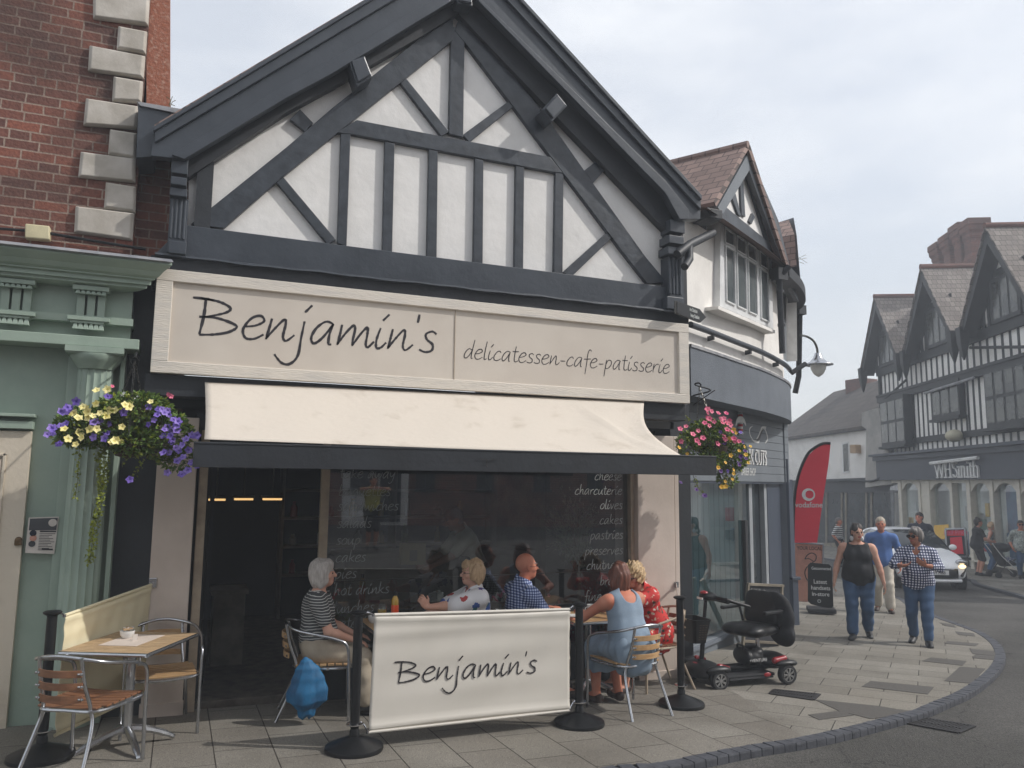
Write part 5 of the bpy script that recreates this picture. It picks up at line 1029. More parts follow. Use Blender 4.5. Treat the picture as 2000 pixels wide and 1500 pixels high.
for a, b, o0, o1, m in ((lu(1464), lu(1470), -.06, .02, 'alu_grey'), (lu(1494), lu(1499), -.06, .02, 'alu_grey'), (lu(1451), lu(1456), .0, .05, 'black_matt')):
    bbox(a, b, o0, o1, -.7 if m != 'black_matt' else .0, zb0+.05 if m != 'black_matt' else 1.15).build('frame_post', M[m], BB, bevel=.004)
bbox(lu(1471), lu(1493), -.08, -.06, -.7, zb0+.05).build('glass_door', M['dark_glass'], BB); bbox(lu(1499), L1+.25, -.3, .03, -.8, zb0+.05).build('pier', M['navy_grey'], BB, bevel=.005)
bbox(-.35, -.22, -.1, .05, -.7, zb0+.1).build('frame_post', M['alu_grey'], BB, bevel=.004)
bbox(-.3, L1, -2.6, -2.5, -.7, 3.).build('interior_wall', M['interior_mid'], BB)
mb = MB(); p = PB(1548, 1120, .12); mb.box(p.x-.06, p.x+.06, p.y-.06, p.y+.06, -.65, PB(1548, 1132, .12).z); mb.box(p.x-.09, p.x+.09, p.y-.09, p.y+.09, PB(1548, 1132, .12).z, PB(1548, 1132, .12).z+.05); tag(mb.build('bollard', M['navy_grey'], bevel=.008), 'square grey post standing at the corner of the barber shop', 'bollard')
# gutter pipe on brackets along the curve, arrow-ended street sign
gp = [p+Vector((0, 0, zgt+.0)) for p in offset(PCs, -.0)[0:33]]; mb = MB(); mb.tube([p-Vector((0, 0, .0)) for p in gp], .038, 12); mb.build('gutter', M['charcoal'], BB, smooth=True)
mb = MB()
for k in (6, 15, 24): 
    q = gp[k]; mb.box(q.x-.01, q.x+.01, q.y-.02, q.y+.1, q.z-.09, q.z-.03); 
mb.build('gutter_bracket', M['charcoal_dark'], BB)
a = gp[-1]; mb = MB(); mb.tube([a, a+Vector((.05, .0, -.06)), a+Vector((.30, -.05, .10))], .04, 8)
mb.build('spout', M['charcoal_dark'], BB)
dp = Vector((7.72, 8.60, 0)); pt_ = PL(1522, 548, dp, cn); pb_ = PL(1528, 690, dp, cn); mb = MB(); mb.tube([pb_, pt_, pt_+Vector((.02, -.05, .1)), pt_+Vector((.1, -.1, .2))], .045, 10); mb.box(pt_.x-.08, pt_.x+.10, pt_.y-.08, pt_.y+.08, pt_.z+.0, pt_.z+.18)
for z in (pb_.z+.4, pb_.z+.9): mb.lathe([(.055, 0), (.055, .04)], (pb_.x, pb_.y, z), 10)
mb.build('downpipe', M['charcoal_dark'], BB, smooth=True)
sp4 = [PL(x, y, (5.62, 7.36, 0), cn) for x, y in ((1322, 589), (1366, 604), (1378, 619), (1367, 629), (1322, 612))]
ss = thing('direction_sign', 'dark arrow-ended street sign reading Station above the gutter', 'sign', sp4[0]); mb = MB(); cc = sum(sp4, Vector())/5; mb.prism([cc+(p-cc)*1.07-cn*.02 for p in sp4], cn*.018); mb.build('rim', M['metal_thin'], ss); mb = MB(); mb.prism(sp4, cn*.004); mb.build('plate', M['black_plastic'], ss)
mb = MB(); ud = (sp4[1]-sp4[0]).normalized(); vd = cn.cross(ud)*-1
if vd.z < 0: vd = -vd
for s, x, y in (('ice Station', 1361, 612), ('lway Station', 1365, 624)): ftext(mb, s, PL(x, y, (5.62, 7.36, 0), cn)+cn*.006, ud, vd, .062, .002, 'RIGHT', .01, .82)
mb.build('lettering', M['glass_text'], ss)
# the gabled bay window, roofs
WC = Vector((6.93, 8.52, 0)); wn = Vector((.52, -.854, 0)); wd_ = Vector((.854, .52, 0))
def PWd(x, y, off=0): return PL(x, y, WC+wn*(.17+off), wn)
def wpoly(mbx, px, off, th): return mbx.prism([PWd(x, y, off) for x, y in px], -wn*th)
BW = sub('bay_window', BB, WC)
mb = MB(); wpoly(mb, [(1408, 425), (1506, 492), (1511, 643), (1406, 598)], 0, .20); 
pan = [((1416, 444), (1434, 457), (1434, 482), (1416, 474)), ((1439, 459), (1456, 471), (1456, 499), (1439, 489)), ((1460, 474), (1476, 485), (1477, 512), (1461, 502)), ((1484, 489), (1499, 500), (1500, 527), (1485, 518)),
       ((1417, 480), (1434, 490), (1436, 596), (1419, 588)), ((1439, 494), (1456, 504), (1458, 606), (1441, 598)), ((1461, 507), (1477, 517), (1479, 616), (1463, 609)), ((1485, 524), (1500, 533), (1502, 629), (1487, 622))]
mb.build('window_frame', M['white_upvc'], BW, bevel=.004)
for q in pan: mb = MB(); wpoly(mb, q, .0035, .006); mb.build('pane', M['pane_pale'], BW)
mb = MB()
for q in pan:
    for i in range(4): a, b = PWd(*q[i], .012), PWd(*q[(i+1) % 4], .012); mb.bar(a, b, .022, .018)
mb.build('glazing_bar', M['white_upvc'], BW)
mb = MB(); mb.prism([PWd(1403, 597, .08), PWd(1514, 645, .08), PWd(1514, 651, .08), PWd(1403, 604, .08)], -wn*.3); mb.build('sill', M['render_white'], BW, bevel=.004)
mb = MB(); cg = [PWd(x, y, .02) for x, y in ((1400, 413), (1462, 312), (1535, 530), (1505, 494), (1408, 428))]
mb.prism(cg, -wn*.2); mb.build('gable_wall', M['plaster_white'], BB)
for q in [[(1402, 398), (1418, 404), (1508, 478), (1506, 497), (1408, 428)], [(1405, 402), (1454, 318), (1462, 330), (1417, 408)], [(1452, 322), (1464, 318), (1537, 545), (1520, 520), (1494, 462)], [(1446, 358), (1452, 352), (1456, 424), (1449, 420)], [(1430, 386), (1437, 378), (1448, 423), (1442, 419)], [(1463, 432), (1470, 416), (1475, 424), (1468, 438)]]:
    mb = MB(); wpoly(mb, q, .05, .05); mb.build('gable_timber', M['charcoal_wood'], BB, bevel=.004)
mb = MB(); wpoly(mb, [(1462, 298), (1472, 318), (1520, 430), (1560, 590), (1545, 560), (1512, 470), (1464, 335)], .14, .06); mb.build('barge_board', M['charcoal_wood'], BB); mb = MB(); wpoly(mb, [(1462, 298), (1464, 332), (1412, 418), (1402, 405)], .14, .05); mb.build('barge_board', M['grey_board'], BB)
ap = PWd(1462, 291, .18); el = PWd(1399, 404, .18); er = PWd(1540, 530, .18); bk = (PL(1340, 326, ap, Vector((.854, .52, 0)))-ap) 
bk = -wn*3.6
mb = MB(); mb.prism([ap, el, el+bk, ap+bk], Vector((-.03, 0, .06))); mb.prism([ap, er, er+bk, ap+bk], Vector((.03, 0, .06))); mb.build('roof', M['tile_brown'], BB)
mb = MB(); mb.tube([ap+Vector((0, 0, .05)), ap+bk+Vector((0, 0, .05))], .07, 8); mb.build('ridge', M['tile_brown'], BB, smooth=True)
mb = MB(); a = PWd(1398, 408, .2); mb.box(a.x-.16, a.x+.06, a.y-.05, a.y+.25, a.z-.14, a.z-.02); mb.build('kneeler', M['charcoal_dark'], BB, bevel=.01)
mb = MB(); a, b = PL(1346, 478, (5.6, 7.35, 0), cn), PL(1392, 455, (6.3, 7.8, 0), cn); mb.tube([a+Vector((-.2, -.05, -.15)), a, b], .05, 10); mb.tube([a+Vector((0, 0, 0)), a+Vector((-.02, -.03, -.18)), a+Vector((-.14, -.1, -.3))], .045, 10); mb.build('gutter', M['charcoal_dark'], BB, smooth=True)
curved(zev-.12, zev+.04, 0, .28, M['charcoal_dark'], 'eaves_board', 22)
curved(zev+.05, zev+1.5, -2.2, -2.0, M['tile_brown'], 'rear_roof')
mb = MB(); b1 = offset(PCs, -.25); b2 = offset(PCs, 2.6); mb.loft([[(p.x, p.y, zev+.05), (q.x, q.y, zev+1.75)] for p, q in zip(b1, b2)], closed=False, caps=False); o = mb.build('roof', M['tile_brown'], BB)
# second gable further round the corner
w2 = Vector((9.25, 9.75, 0)); 
def P2(x, y, off=0): return PL(x, y, w2+wn*off, Vector((.80, -.6, 0)))
mb = MB(); mb.prism([P2(1552, 458, .1), P2(1541, 430, .1), P2(1516, 437, .1), P2(1541, 520, .1), P2(1556, 520, .1)], (-.5, .9, 0)); mb.build('roof', M['tile_brown'], BB)
mb = MB(); mb.prism([P2(1550, 425, .2), P2(1556, 460, .2), P2(1568, 600, .2), P2(1562, 600, .2), P2(1553, 530, .2)], (-.1, .5, 0)); mb.build('barge_board', M['charcoal_wood'], BB)
mb = MB(); mb.prism([P2(1534, 548), P2(1556, 568), P2(1557, 705), P2(1536, 690)], (-.1, .14, 0)); mb.build('side_window', M['white_upvc'], BB)
mb = MB(); mb.prism([P2(1539, 560, .01), P2(1545, 565, .01), P2(1546, 680, .01), P2(1540, 675, .01)], (-.01, .02, 0)); mb.prism([P2(1548, 568, .01), P2(1553, 572, .01), P2(1554, 690, .01), P2(1549, 684, .01)], (-.01, .02, 0)); mb.build('pane', M['dark_glass'], BB)
mb = MB(); a, b, c = P2(1562, 615, .12), P2(1560, 735, .12), P2(1553, 768, .05); mb.tube([a, b, c], .05, 10); mb.box(a.x-.08, a.x+.08, a.y-.08, a.y+.08, a.z, a.z+.16); mb.build('downpipe', M['charcoal_dark'], BB, smooth=True)
mb = MB(); rr3 = random.Random(5); q0 = P2(1550, 522, .15)
for i in range(12): a = rr3.uniform(-1, 1); mb.tube([q0, q0+Vector((a*.15, 0, .1+rr3.random()*.12)), q0+Vector((a*.35, 0, .05+rr3.random()*.25))], .004, 3)
tag(mb.build('weed', M['stem']), 'dry grass tuft growing in the gutter of the curved building', 'weed')
# street lamp on its bracket
sl_ = thing('street_lamp', 'silver street lamp with a cone shade on a curved bracket beside the downpipe', 'lamp', P2(1600, 715, .6)); pl_ = lambda x, y: PL(x, y, P2(1600, 715, .7), FW)
mb = MB(); mb.tube([P2(1563, 655, .12)]+[pl_(*q) for q in ((1575, 657), (1588, 665), (1595, 678), (1597, 692))], .022, 10, smooth=5); mb.build('bracket', M['metal_thin'], sl_, smooth=True)
c = pl_(1598, 712); k = (pl_(1626, 712)-c).length; mb = MB(); mb.lathe([(k*.06, k*.85), (k*.2, k*.8), (k*.3, k*.5), (k*.55, k*.2), (k*.98, k*.02), (k*1.0, -.01), (k*.6, -.02)], c, 32); mb.build('shade', M['alu'], sl_, smooth=True)
mb = MB(); mb.lathe([(k*.52, 0), (k*.5, -k*.25), (k*.32, -k*.6), (k*.08, -k*.78), (.002, -k*.8)], c-Vector((0, 0, .02)), 24); mb.build('bulb_cover', M['lamp_glass'], sl_, smooth=True)

# ---------------------------------------------------------------- the long timbered building across the street
WO = Vector((24.8, 18.4, 0)); wno = Vector((-WD.y, WD.x, 0))   # towards the street
def PW(x, y, off=0): return PL(x, y, WO+wno*off, wno)
def wu(x, y, off=0): p = PW(x, y, off); return (p-WO).dot(WD), p.z
def WP(u, z, off=0): p = WO+WD*u+wno*off; return Vector((p.x, p.y, z))
WB = thing('timbered_shop_building', 'three gabled black and white timbered building over the WHSmith shop', 'building', (24.8, 18.4, -1.1))
def wbox(mbx, u0, u1, z0, z1, o0, o1): p = WP((u0+u1)/2, (z0+z1)/2, (o0+o1)/2); mbx.obox(p, (WD, wno, UPZ), (abs(u1-u0)/2, abs(o1-o0)/2, abs(z1-z0)/2)); return mbx
def wq(mbx, px, off, th): return mbx.prism([PW(x, y, off) for x, y in px], -wno*th)
uL = wu(1722, 830)[0]; uR = -8.5
zf1 = wu(1850, 876)[1]; zf0 = wu(1850, 937)[1]; zw0 = wu(1850, 752)[1]; zw1 = wu(1850, 847)[1]; zj = wu(1850, 742)[1]; zu1 = wu(1850, 686)[1]
gb = []
for (ax_, ay_), (ex, ey) in (((1709, 587), (1755, 704)), ((1800, 526), (1858, 649)), ((1926, 446), (2003, 566))):
    u, z = wu(ax_, ay_, .55); ue, ze = wu(ex, ey, .55); gb.append([u, z, ue, ze])
hw = sum(g[0]-g[2] for g in gb)/3; za = sum(g[1] for g in gb)/3; ze = sum(g[3] for g in gb)/3
gu = [g[0] for g in gb]; gu.append(2*gu[2]-gu[1])
mb = MB(); wbox(mb, uR, uL, -1.8, zf1, -6, -.5); wbox(mb, uR, uL, zf1-.1, ze+.2, -.3, -.05); mb.build('wall', M['far_plaster'], WB)
mb = MB()
# stud grid
def studs(mbx, u0, u1, z0, z1, pitch, w, off=-.04, skip=()):
    u = u0
    while u < u1:
        if not any(a < u+w/2 < b for a, b in skip): wbox(mbx, u, u+w, z0, z1, off-.06, off)
        u += pitch
st = MB(); studs(st, uR, uL, zj, zu1+.1, .46, .14)
w1 = sorted((wu(1735, 800)[0], wu(1783, 800)[0])); w2_ = sorted((wu(1830, 760)[0], wu(1884, 760)[0])); w3 = sorted((wu(1945, 760)[0], wu(2030, 760)[0]))
studs(st, uR, uL, zw1, zw0, .40, .13, skip=(w1, w2_, w3)); studs(st, w2_[0], w2_[1], zw1, wu(1850, 818)[1], .40, .13); studs(st, uR, uL, zf1+.05, zw1-.2, .42, .12)
st.build('stud', M['far_timber'], WB)
st = MB(); wbox(st, uR, uL, zw0-.02, zj+.02, -.1, .16); wbox(st, uR, uL, zw1-.22, zw1, -.1, .07); wbox(st, uR, uL, zu1-.05, zu1+.3, -.1, .08); wbox(st, uR, uL, zj+.02, zj+.12, -.1, .2); wbox(st, uL-.15, uL, zf1, ze, -.1, .07); st.build('rail', M['far_timber'], WB)
# gables
for i, u in enumerate(gu):
    g = MB(); g.prism([WP(u-hw, ze, 0), WP(u, za-.3, 0), WP(u+hw, ze, 0)], -wno*.2); g.build('gable_wall', M['far_plaster'], WB)
    fr = MB(); wbox(fr, u-hw*.42, u+hw*.42, ze-.15, ze+(za-ze)*.47, 0, .16)
    q = fr.build('gable_window', M['far_timber'], WB); pn = MB()
    for k in range(3): wbox(pn, u-hw*.36+k*hw*.25, u-hw*.36+k*hw*.25+hw*.19, ze-.02, ze+(za-ze)*.42, .15, .17)
    pn.build('pane', M['lattice_glass'], q)
    st = MB()
    for k in (-.78, -.6, .6, .78): s1 = MB(); wbox(s1, u+hw*k-.08, u+hw*k+.08, zu1, ze+(1-abs(k))*(za-ze)*.98, .0, .05); s1.build('gable_stud', M['far_timber'], WB)
    wbox(st, u-hw*.5, u+hw*.5, ze+(za-ze)*.50, ze+(za-ze)*.58, 0, .07); st.build('timber', M['far_timber'], WB)
    for s in (-1, 1):
        b = MB(); A = WP(u, za, .55); E_ = WP(u+s*hw*1.02, ze-.15, .55); dn = Vector((0, 0, -.42)); b.prism([A, E_, E_+dn*.7, A+dn*1.1], -wno*.10); b.build('barge_board', M['far_timber'], WB)
        r = MB(); A2 = WP(u, za+.03, .6); E2 = WP(u+s*(hw+.12), ze-.2, .6); r.prism([A2, E2, E2-wno*7, A2-wno*7], Vector((0, 0, .09))); r.build('roof', M['tile_grey'], WB)
        sf = MB(); A3 = WP(u, za-.25, .5); E3 = WP(u+s*hw, ze-.35, .5); sf.prism([A3, E3, E3-wno*.5, A3-wno*.5], Vector((0, 0, .05))); sf.build('soffit', M['far_timber'], WB)
        pe = MB(); q0 = WP(u+s*hw, ze-.2, .5); pe.loft([[q0+WD*a+wno*b_+Vector((0, 0, z)) for a, b_ in ((-k, -k), (k, -k), (k, k), (-k, k))] for z, k in ((.2, .16), (-.3, .14), (-.55, .1), (-.9, .02))]); pe.build('pendant', M['far_timber'], WB)
    rd = MB(); rd.tube([WP(u, za+.12, .6), WP(u, za+.12, -6)], .11, 8); rd.build('ridge', M['brick_chimney'], WB, smooth=True)
# middle windows
for (a, b), z0, z1, o1, nx_, ny_ in ((w1, wu(1760, 866)[1], wu(1760, 780)[1], .35, 3, 2), (w2_, wu(1850, 812)[1], wu(1850, 752)[1], .2, 3, 1), (w3, wu(1970, 828)[1], wu(1970, 722)[1], .35, 4, 2)):
    fr = MB(); wbox(fr, a, b, z0-.12, z1+.1, 0, o1); wbox(fr, a-.1, b+.1, z0-.2, z0-.1, 0, o1+.1); q = fr.build('window', M['far_timber'], WB); pn = MB()
    for i in range(nx_):
        for j in range(ny_): du, dz = (b-a)/nx_, (z1-z0)/ny_; wbox(pn, a+du*i+.07, a+du*(i+1)-.07, z0+dz*j+.06, z0+dz*(j+1)-.06, o1-.02, o1+.012)
    pn.build('pane', M['lattice_glass'], q)
for a, b in (((1806, 768), (1902, 738)),):
    t = MB(); t.tube([PW(*a, .3), PW(*b, .3)], .05, 6); t.build('pipe', M['lead'], WB)
t = MB(); t.tube([PW(1895, 679, .2), PW(2040, 677, .2)], .05, 6); t.tube([PW(1770, 742, .15), PW(1722, 785, .15)], .05, 6); t.build('pipe', M['far_timber'], WB)
t = MB(); t.ell(PW(1864, 851, .25), (.3, .3, .22)); tag(t.build('alarm_box', mat('box_cream2', lin((190, 184, 160)), .6), smooth=True), 'round cream alarm box on the timbered wall over the dark shop fascia', 'alarm box')
# shop fascia and lettering
t = MB(); wbox(t, uR, uL, zf0, zf1-.1, -.4, .32); wbox(t, uR, uL+.1, zf1-.12, zf1-.02, -.4, .6); wbox(t, uR, uL+.05, zf1-.3, zf1-.13, -.4, .45); t.build('fascia', mat('fascia_navy', lin((44, 50, 64)), .5, col2=lin((38, 44, 56))), WB)
ws = thing('shop_name', 'pale serif letters spelling WHSmith on the dark fascia', 'sign', PW(1872, 930, .35))
SER = {'W': (1.25, [[(.0, 1), (.35, 0)], [(.35, 0), (.62, .95)], [(.62, .95), (.9, 0)], [(.9, 0), (1.2, 1)]]), 'H': (.95, [[(.15, 0), (.15, 1)], [(.75, 0), (.75, 1)], [(.15, .5), (.75, .5)]]), 'S': (.75, [[(.6, .85), (.4, 1.), (.15, .85), (.2, .6), (.5, .45), (.62, .2), (.35, 0), (.08, .15)]]),
       'm': (.95, [[(.1, 0), (.1, .62)], [(.1, .5), (.28, .64), (.42, .55), (.42, 0)], [(.42, .5), (.6, .64), (.75, .55), (.75, 0)]]), 'i': (.32, [[(.15, 0), (.15, .62)], [(.14, .82), (.16, .84)]]), 't': (.42, [[(.18, .85), (.18, .1), (.3, 0), (.4, .05)], [(.02, .6), (.38, .6)]]), 'h': (.7, [[(.1, 0), (.1, 1)], [(.1, .5), (.3, .64), (.5, .55), (.5, 0)]])}
p0, p1 = PW(1828, 936, .34), PW(1915, 929, .34); wtot = sum(SER[c][0] for c in 'WHSmith'); kx = (p1-p0).dot(-WD)/wtot; hgt = PW(1828, 903, .34).z-p0.z; hgt = .95*(PW(1870, 898, .34).z-PW(1870, 932, .34).z); zbl = PW(1870, 932, .34).z; x = 0
for c in 'WHSmith':
    mb = MB(); adv, stv = SER[c]
    for q in stv:
        P = [Vector((a, b, 0)) for a, b in q]; P = crom(P, 5) if len(P) > 2 else P
        for i in range(len(P)-1):
            a, b = P[i], P[i+1]; A = p0-WD*((x+a.x)*kx); B2 = p0-WD*((x+b.x)*kx); A = Vector((A.x, A.y, zbl+a.y*hgt)); B2 = Vector((B2.x, B2.y, zbl+b.y*hgt)); w_ = .085 if abs(b.y-a.y) > abs(b.x-a.x)*.9 else .04; mb.bar(A, B2+(B2-A).normalized()*.02, w_ if True else 0, .07, wno)
            
        if len(q) == 2:
            for e in q:
                if e[1] in (0, 1, .62) and c != 'i' or (c == 'i' and e[1] == 0): A = p0-WD*((x+e[0])*kx); A = Vector((A.x, A.y, zbl+e[1]*hgt)); mb.obox(A, (WD, UPZ, wno), (.13, .025, .035))
    mb.build('letter', M['white_paint'], ws); x += adv
t = MB(); t.tube([PW(1817, 905, .5), PW(1910, 894, .5)], .06, 6); t.build('light_bar', M['white_paint'], ws)
# shop windows
zs0 = wu(1905, 1092)[1]; zt_ = zf0
fr = MB(); cream = mat('shop_cream', lin((206, 200, 186)), .6)
wx = [(1758, 1764), (1797, 1801), (1812, 1819), (1859, 1864), (1892, 1899), (1937, 1944), (1990, 1997)]
us = [(wu(b, 1000, .1)[0], wu(a, 1000, .1)[0]) for a, b in wx]
u_ = us[-1][0]-.2
while u_ > uR: us.append((u_-2.1, u_-1.95)); u_ -= 2.05
for a, b in us: wbox(fr, a, b, zs0-(.5 if (a, b) in (us[3], us[4]) else 0), zt_, -.1, .14)
wbox(fr, uR, uL-.5, zt_-.12, zt_+.02, -.1, .12); wbox(fr, uR, us[4][1], zs0-.06, zs0, -.1, .2); wbox(fr, us[3][0], uL-.6, zs0-.06, zs0, -.1, .2)
for i in (0, 2, 4, 5, 6, 7):
    if i+1 < len(us) and i != 3:
        a, b = us[i+1][1], us[i][0]; 
        for s, e in ((b, -1), (a, 1)): fr.prism([WP(s, zt_-.1, .1), WP((a+b)/2, zt_-.1, .1), WP(s+e*(b-a)*.25*1, zt_-.17, .1), WP(s, zt_-.42, .1)], -wno*.08)
wbox(fr, us[2][0]-.02, us[1][1]+.02, zs0, zt_, -.1, .09)
fr.build('shop_frame', cream, WB)
gm = MB(); wbox(gm, uR, uL-.5, zs0, zt_, -.06, -.03); gm.build('shop_glass', M['clear'], WB)
rs = MB(); wbox(rs, uR, us[4][1], -1.8, zs0-.06, -.3, .10); wbox(rs, us[3][0], uL, -1.8, zs0-.06, -.3, .10); rs.build('stall_riser', M['plinth'], WB)
it = MB(); wbox(it, uR, uL, -1.8, zt_, -1.35, -1.3); it.build('display_back', mat('display_back', lin((120, 150, 166)), .8, col2=lin((70, 74, 80)), nscale=1.1, ramp=(.42, .55)), WB); q_ = bpy.data.materials['display_back'].node_tree.nodes['Principled BSDF']; q_.inputs['Emission Color'].default_value = (.55, .75, .85, 1); q_.inputs['Emission Strength'].default_value = .10  # back panel glows faintly, added in place of shop lighting
rw = random.Random(9); cols = ['flag_red', 'petal_gold', 'gingham_blue', 'teal_cloth', 'paper', 'jacket_blue', 'petal_pink', 'white_paint', 'navy_cloth', 'leaf_lime']
for i in range(34):
    u = rw.uniform(uR+.5, uL-1); z = rw.uniform(zs0, zs0+1.6); w_, h_ = rw.uniform(.2, .5), rw.uniform(.25, .6); q = MB(); wbox(q, u, u+w_, z, z+h_, -rw.uniform(.25, .5), -.2); q = q.build('display_box', M[cols[i % 10]]); tag(q, 'coloured display box or poster behind the shop window across the street', 'display', 'displays in the shop window across the street')
bl = MB(); a, b = us[5][1], us[4][0]; wbox(bl, us[6][1]+.1, us[5][0]-.1, zs0, zt_-.2, -.25, -.2); bl.build('blue_poster', mat('blue_poster', lin((40, 110, 150)), .5, col2=lin((30, 60, 110)), nscale=1.5), WB)
yp = MB(); yp.prism([PW(x, y, .12) for x, y in ((1824, 1026), (1852, 1024), (1852, 1052), (1825, 1054))], -wno*.02); tag(yp.build('window_poster', M['petal_gold'], ), 'yellow poster in the shop window behind the white car', 'poster')
# chimney stack
ch = thing('chimney_stack', 'tall red brick chimney of four corbelled shafts behind the middle gable', 'chimney', PW(1870, 520, -3.5))
def cbox(mbx, x0, x1, y0, y1, off, dep): p, q = PW(x0, y1, off), PW(x1, y0, off); u0, u1 = (p-WO).dot(WD), (q-WO).dot(WD); wbox(mbx, u0, u1, p.z, q.z, off-dep, off)
mb = MB(); cbox(mb, 1822, 1925, 510, 545, -3., 1.5); mb.build('base', M['brick_chimney'], ch)
uc = [wu(x, 480, -3.7)[0] for x in (1840, 1862, 1884, 1905)]; zc0 = wu(1850, 515, -3.2)[1]; zc1 = wu(1850, 434, -3.2)[1]
for i, u in enumerate(uc):
    mb = MB(); zt2 = zc1+[-.5, -.42, -.27, -.4][i]; ws_ = .36
    def sq(z, k): 
        out = []
        for a, b in ((-k, -k), (k, -k), (k, k), (-k, k)): out.append(WP(u+a*.7+b*.7, z, -3.7+a*.7-b*.7) if False else WP(u+a, z, -3.7+b))
        return out
    mb.loft([sq(z, k) for z, k in ((zc0-.3, ws_), (zc0+.0, ws_*.86), (zc0+.9, ws_*.86), (zc0+.92, ws_*.95), (zc0+1., ws_*.95), (zc0+1.02, ws_*.86), (zt2-.9, ws_*.86), (zt2-.75, ws_*1.), (zt2-.6, ws_*1.02), (zt2-.5, ws_*1.2), (zt2-.3, ws_*1.22), (zt2-.25, ws_*1.32), (zt2, ws_*1.3))]); mb.build('shaft', M['brick_chimney'], ch)
# ---------------------------------------------------------------- white cottage beyond
KO = PW(1712, 1000, 0)+WD*.1; kd = Vector((.34, .94, 0)).normalized(); kn = Vector((-kd.y, kd.x, 0))
def PK(x, y, off=0): return PL(x, y, KO+kn*off, kn)
KB = thing('cottage', 'low white rendered shop with an old tiled roof at the end of the street', 'building', Vector((KO.x, KO.y, -1.3)))
mb = MB(); mb.prism([PK(x, y) for x, y in ((1500, 866), (1696, 836), (1735, 836), (1735, 1110), (1500, 1100))], -kn*5); mb.build('wall', M['render_white'], KB)
mb = MB(); mb.prism([PK(x, y, .25) for x, y in ((1520, 862), (1694, 838), (1694, 832), (1520, 856))], -kn*.4); mb.build('eaves', M['charcoal_dark'], KB)
r0_, r1_ = PK(1500, 864, .3), PK(1694, 836, .3); up_ = Vector((0, 0, 3.0)); rt_ = -kn*4.2
mb = MB(); mb.prism([r0_, r1_+kd*-4.5, r1_+kd*-4.5+rt_+up_, r0_+rt_+up_], Vector((0, 0, .15))); mb.build('roof', M['tile_old'], KB)
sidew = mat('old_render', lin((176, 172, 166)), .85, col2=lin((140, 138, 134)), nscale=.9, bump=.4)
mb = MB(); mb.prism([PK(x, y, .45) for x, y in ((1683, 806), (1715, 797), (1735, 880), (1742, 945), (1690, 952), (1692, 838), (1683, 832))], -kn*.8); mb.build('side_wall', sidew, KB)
mb = MB(); mb.prism([PK(x, y, .12) for x, y in ((1500, 944), (1692, 937), (1745, 945), (1745, 962), (1500, 962))], -kn*.5); mb.prism([PK(x, y, .3) for x, y in ((1500, 940), (1692, 933), (1692, 938), (1500, 944))], -kn*.5); mb.build('fascia', M['charcoal_dark'], KB)
mb = MB(); mb.prism([PK(x, y, .02) for x, y in ((1500, 962), (1745, 958), (1745, 1062), (1500, 1060))], -kn*.05); mb.build('shop_window', M['dark_glass'], KB)
mb = MB()
for xx in (1612, 1642, 1650, 1690, 1700): mb.prism([PK(x, y, .06) for x, y in ((xx, 962), (xx+3, 962), (xx+3, 1062), (xx, 1062))], -kn*.08)
mb.prism([PK(x, y, .1) for x, y in ((1500, 1060), (1745, 1060), (1745, 1075), (1500, 1075))], -kn*.2); mb.build('window_frame', M['interior_mid'], KB)
mb = MB(); mb.prism([PK(x, y, .03) for x, y in ((1644, 865), (1657, 862), (1659, 922), (1646, 925))], -kn*.05); q = mb.build('window', M['white_paint'], KB); mb = MB(); mb.prism([PK(x, y, .05) for x, y in ((1646, 868), (1655, 866), (1657, 919), (1648, 921))], -kn*.04); mb.build('pane', M['lattice_glass'], q)
t = MB(); p = PK(1671, 877, .2); t.box(p.x-.18, p.x+.18, p.y-.18, p.y+.18, p.z-.2, p.z+.2); tag(t.build('alarm_box', mat('box_tan', lin((180, 150, 116)), .6), bevel=.03), 'small tan alarm box on the white cottage wall', 'alarm box')
t = MB(); p = PK(1682, 745, -4); t.box(p.x-.6, p.x+.6, p.y-.6, p.y+.6, p.z-2.5, p.z+.1); t.build('chimney', M['brick_chimney'], KB)
t = MB(); t.tube([PK(1718, 896, .5), PK(1722, 915, .5), PK(1720, 932, .5), PK(1700, 940, .5), PK(1665, 938, .3), PK(1640, 940, .3)], .05, 6, smooth=3); t.build('cable', M['black_matt'], KB)
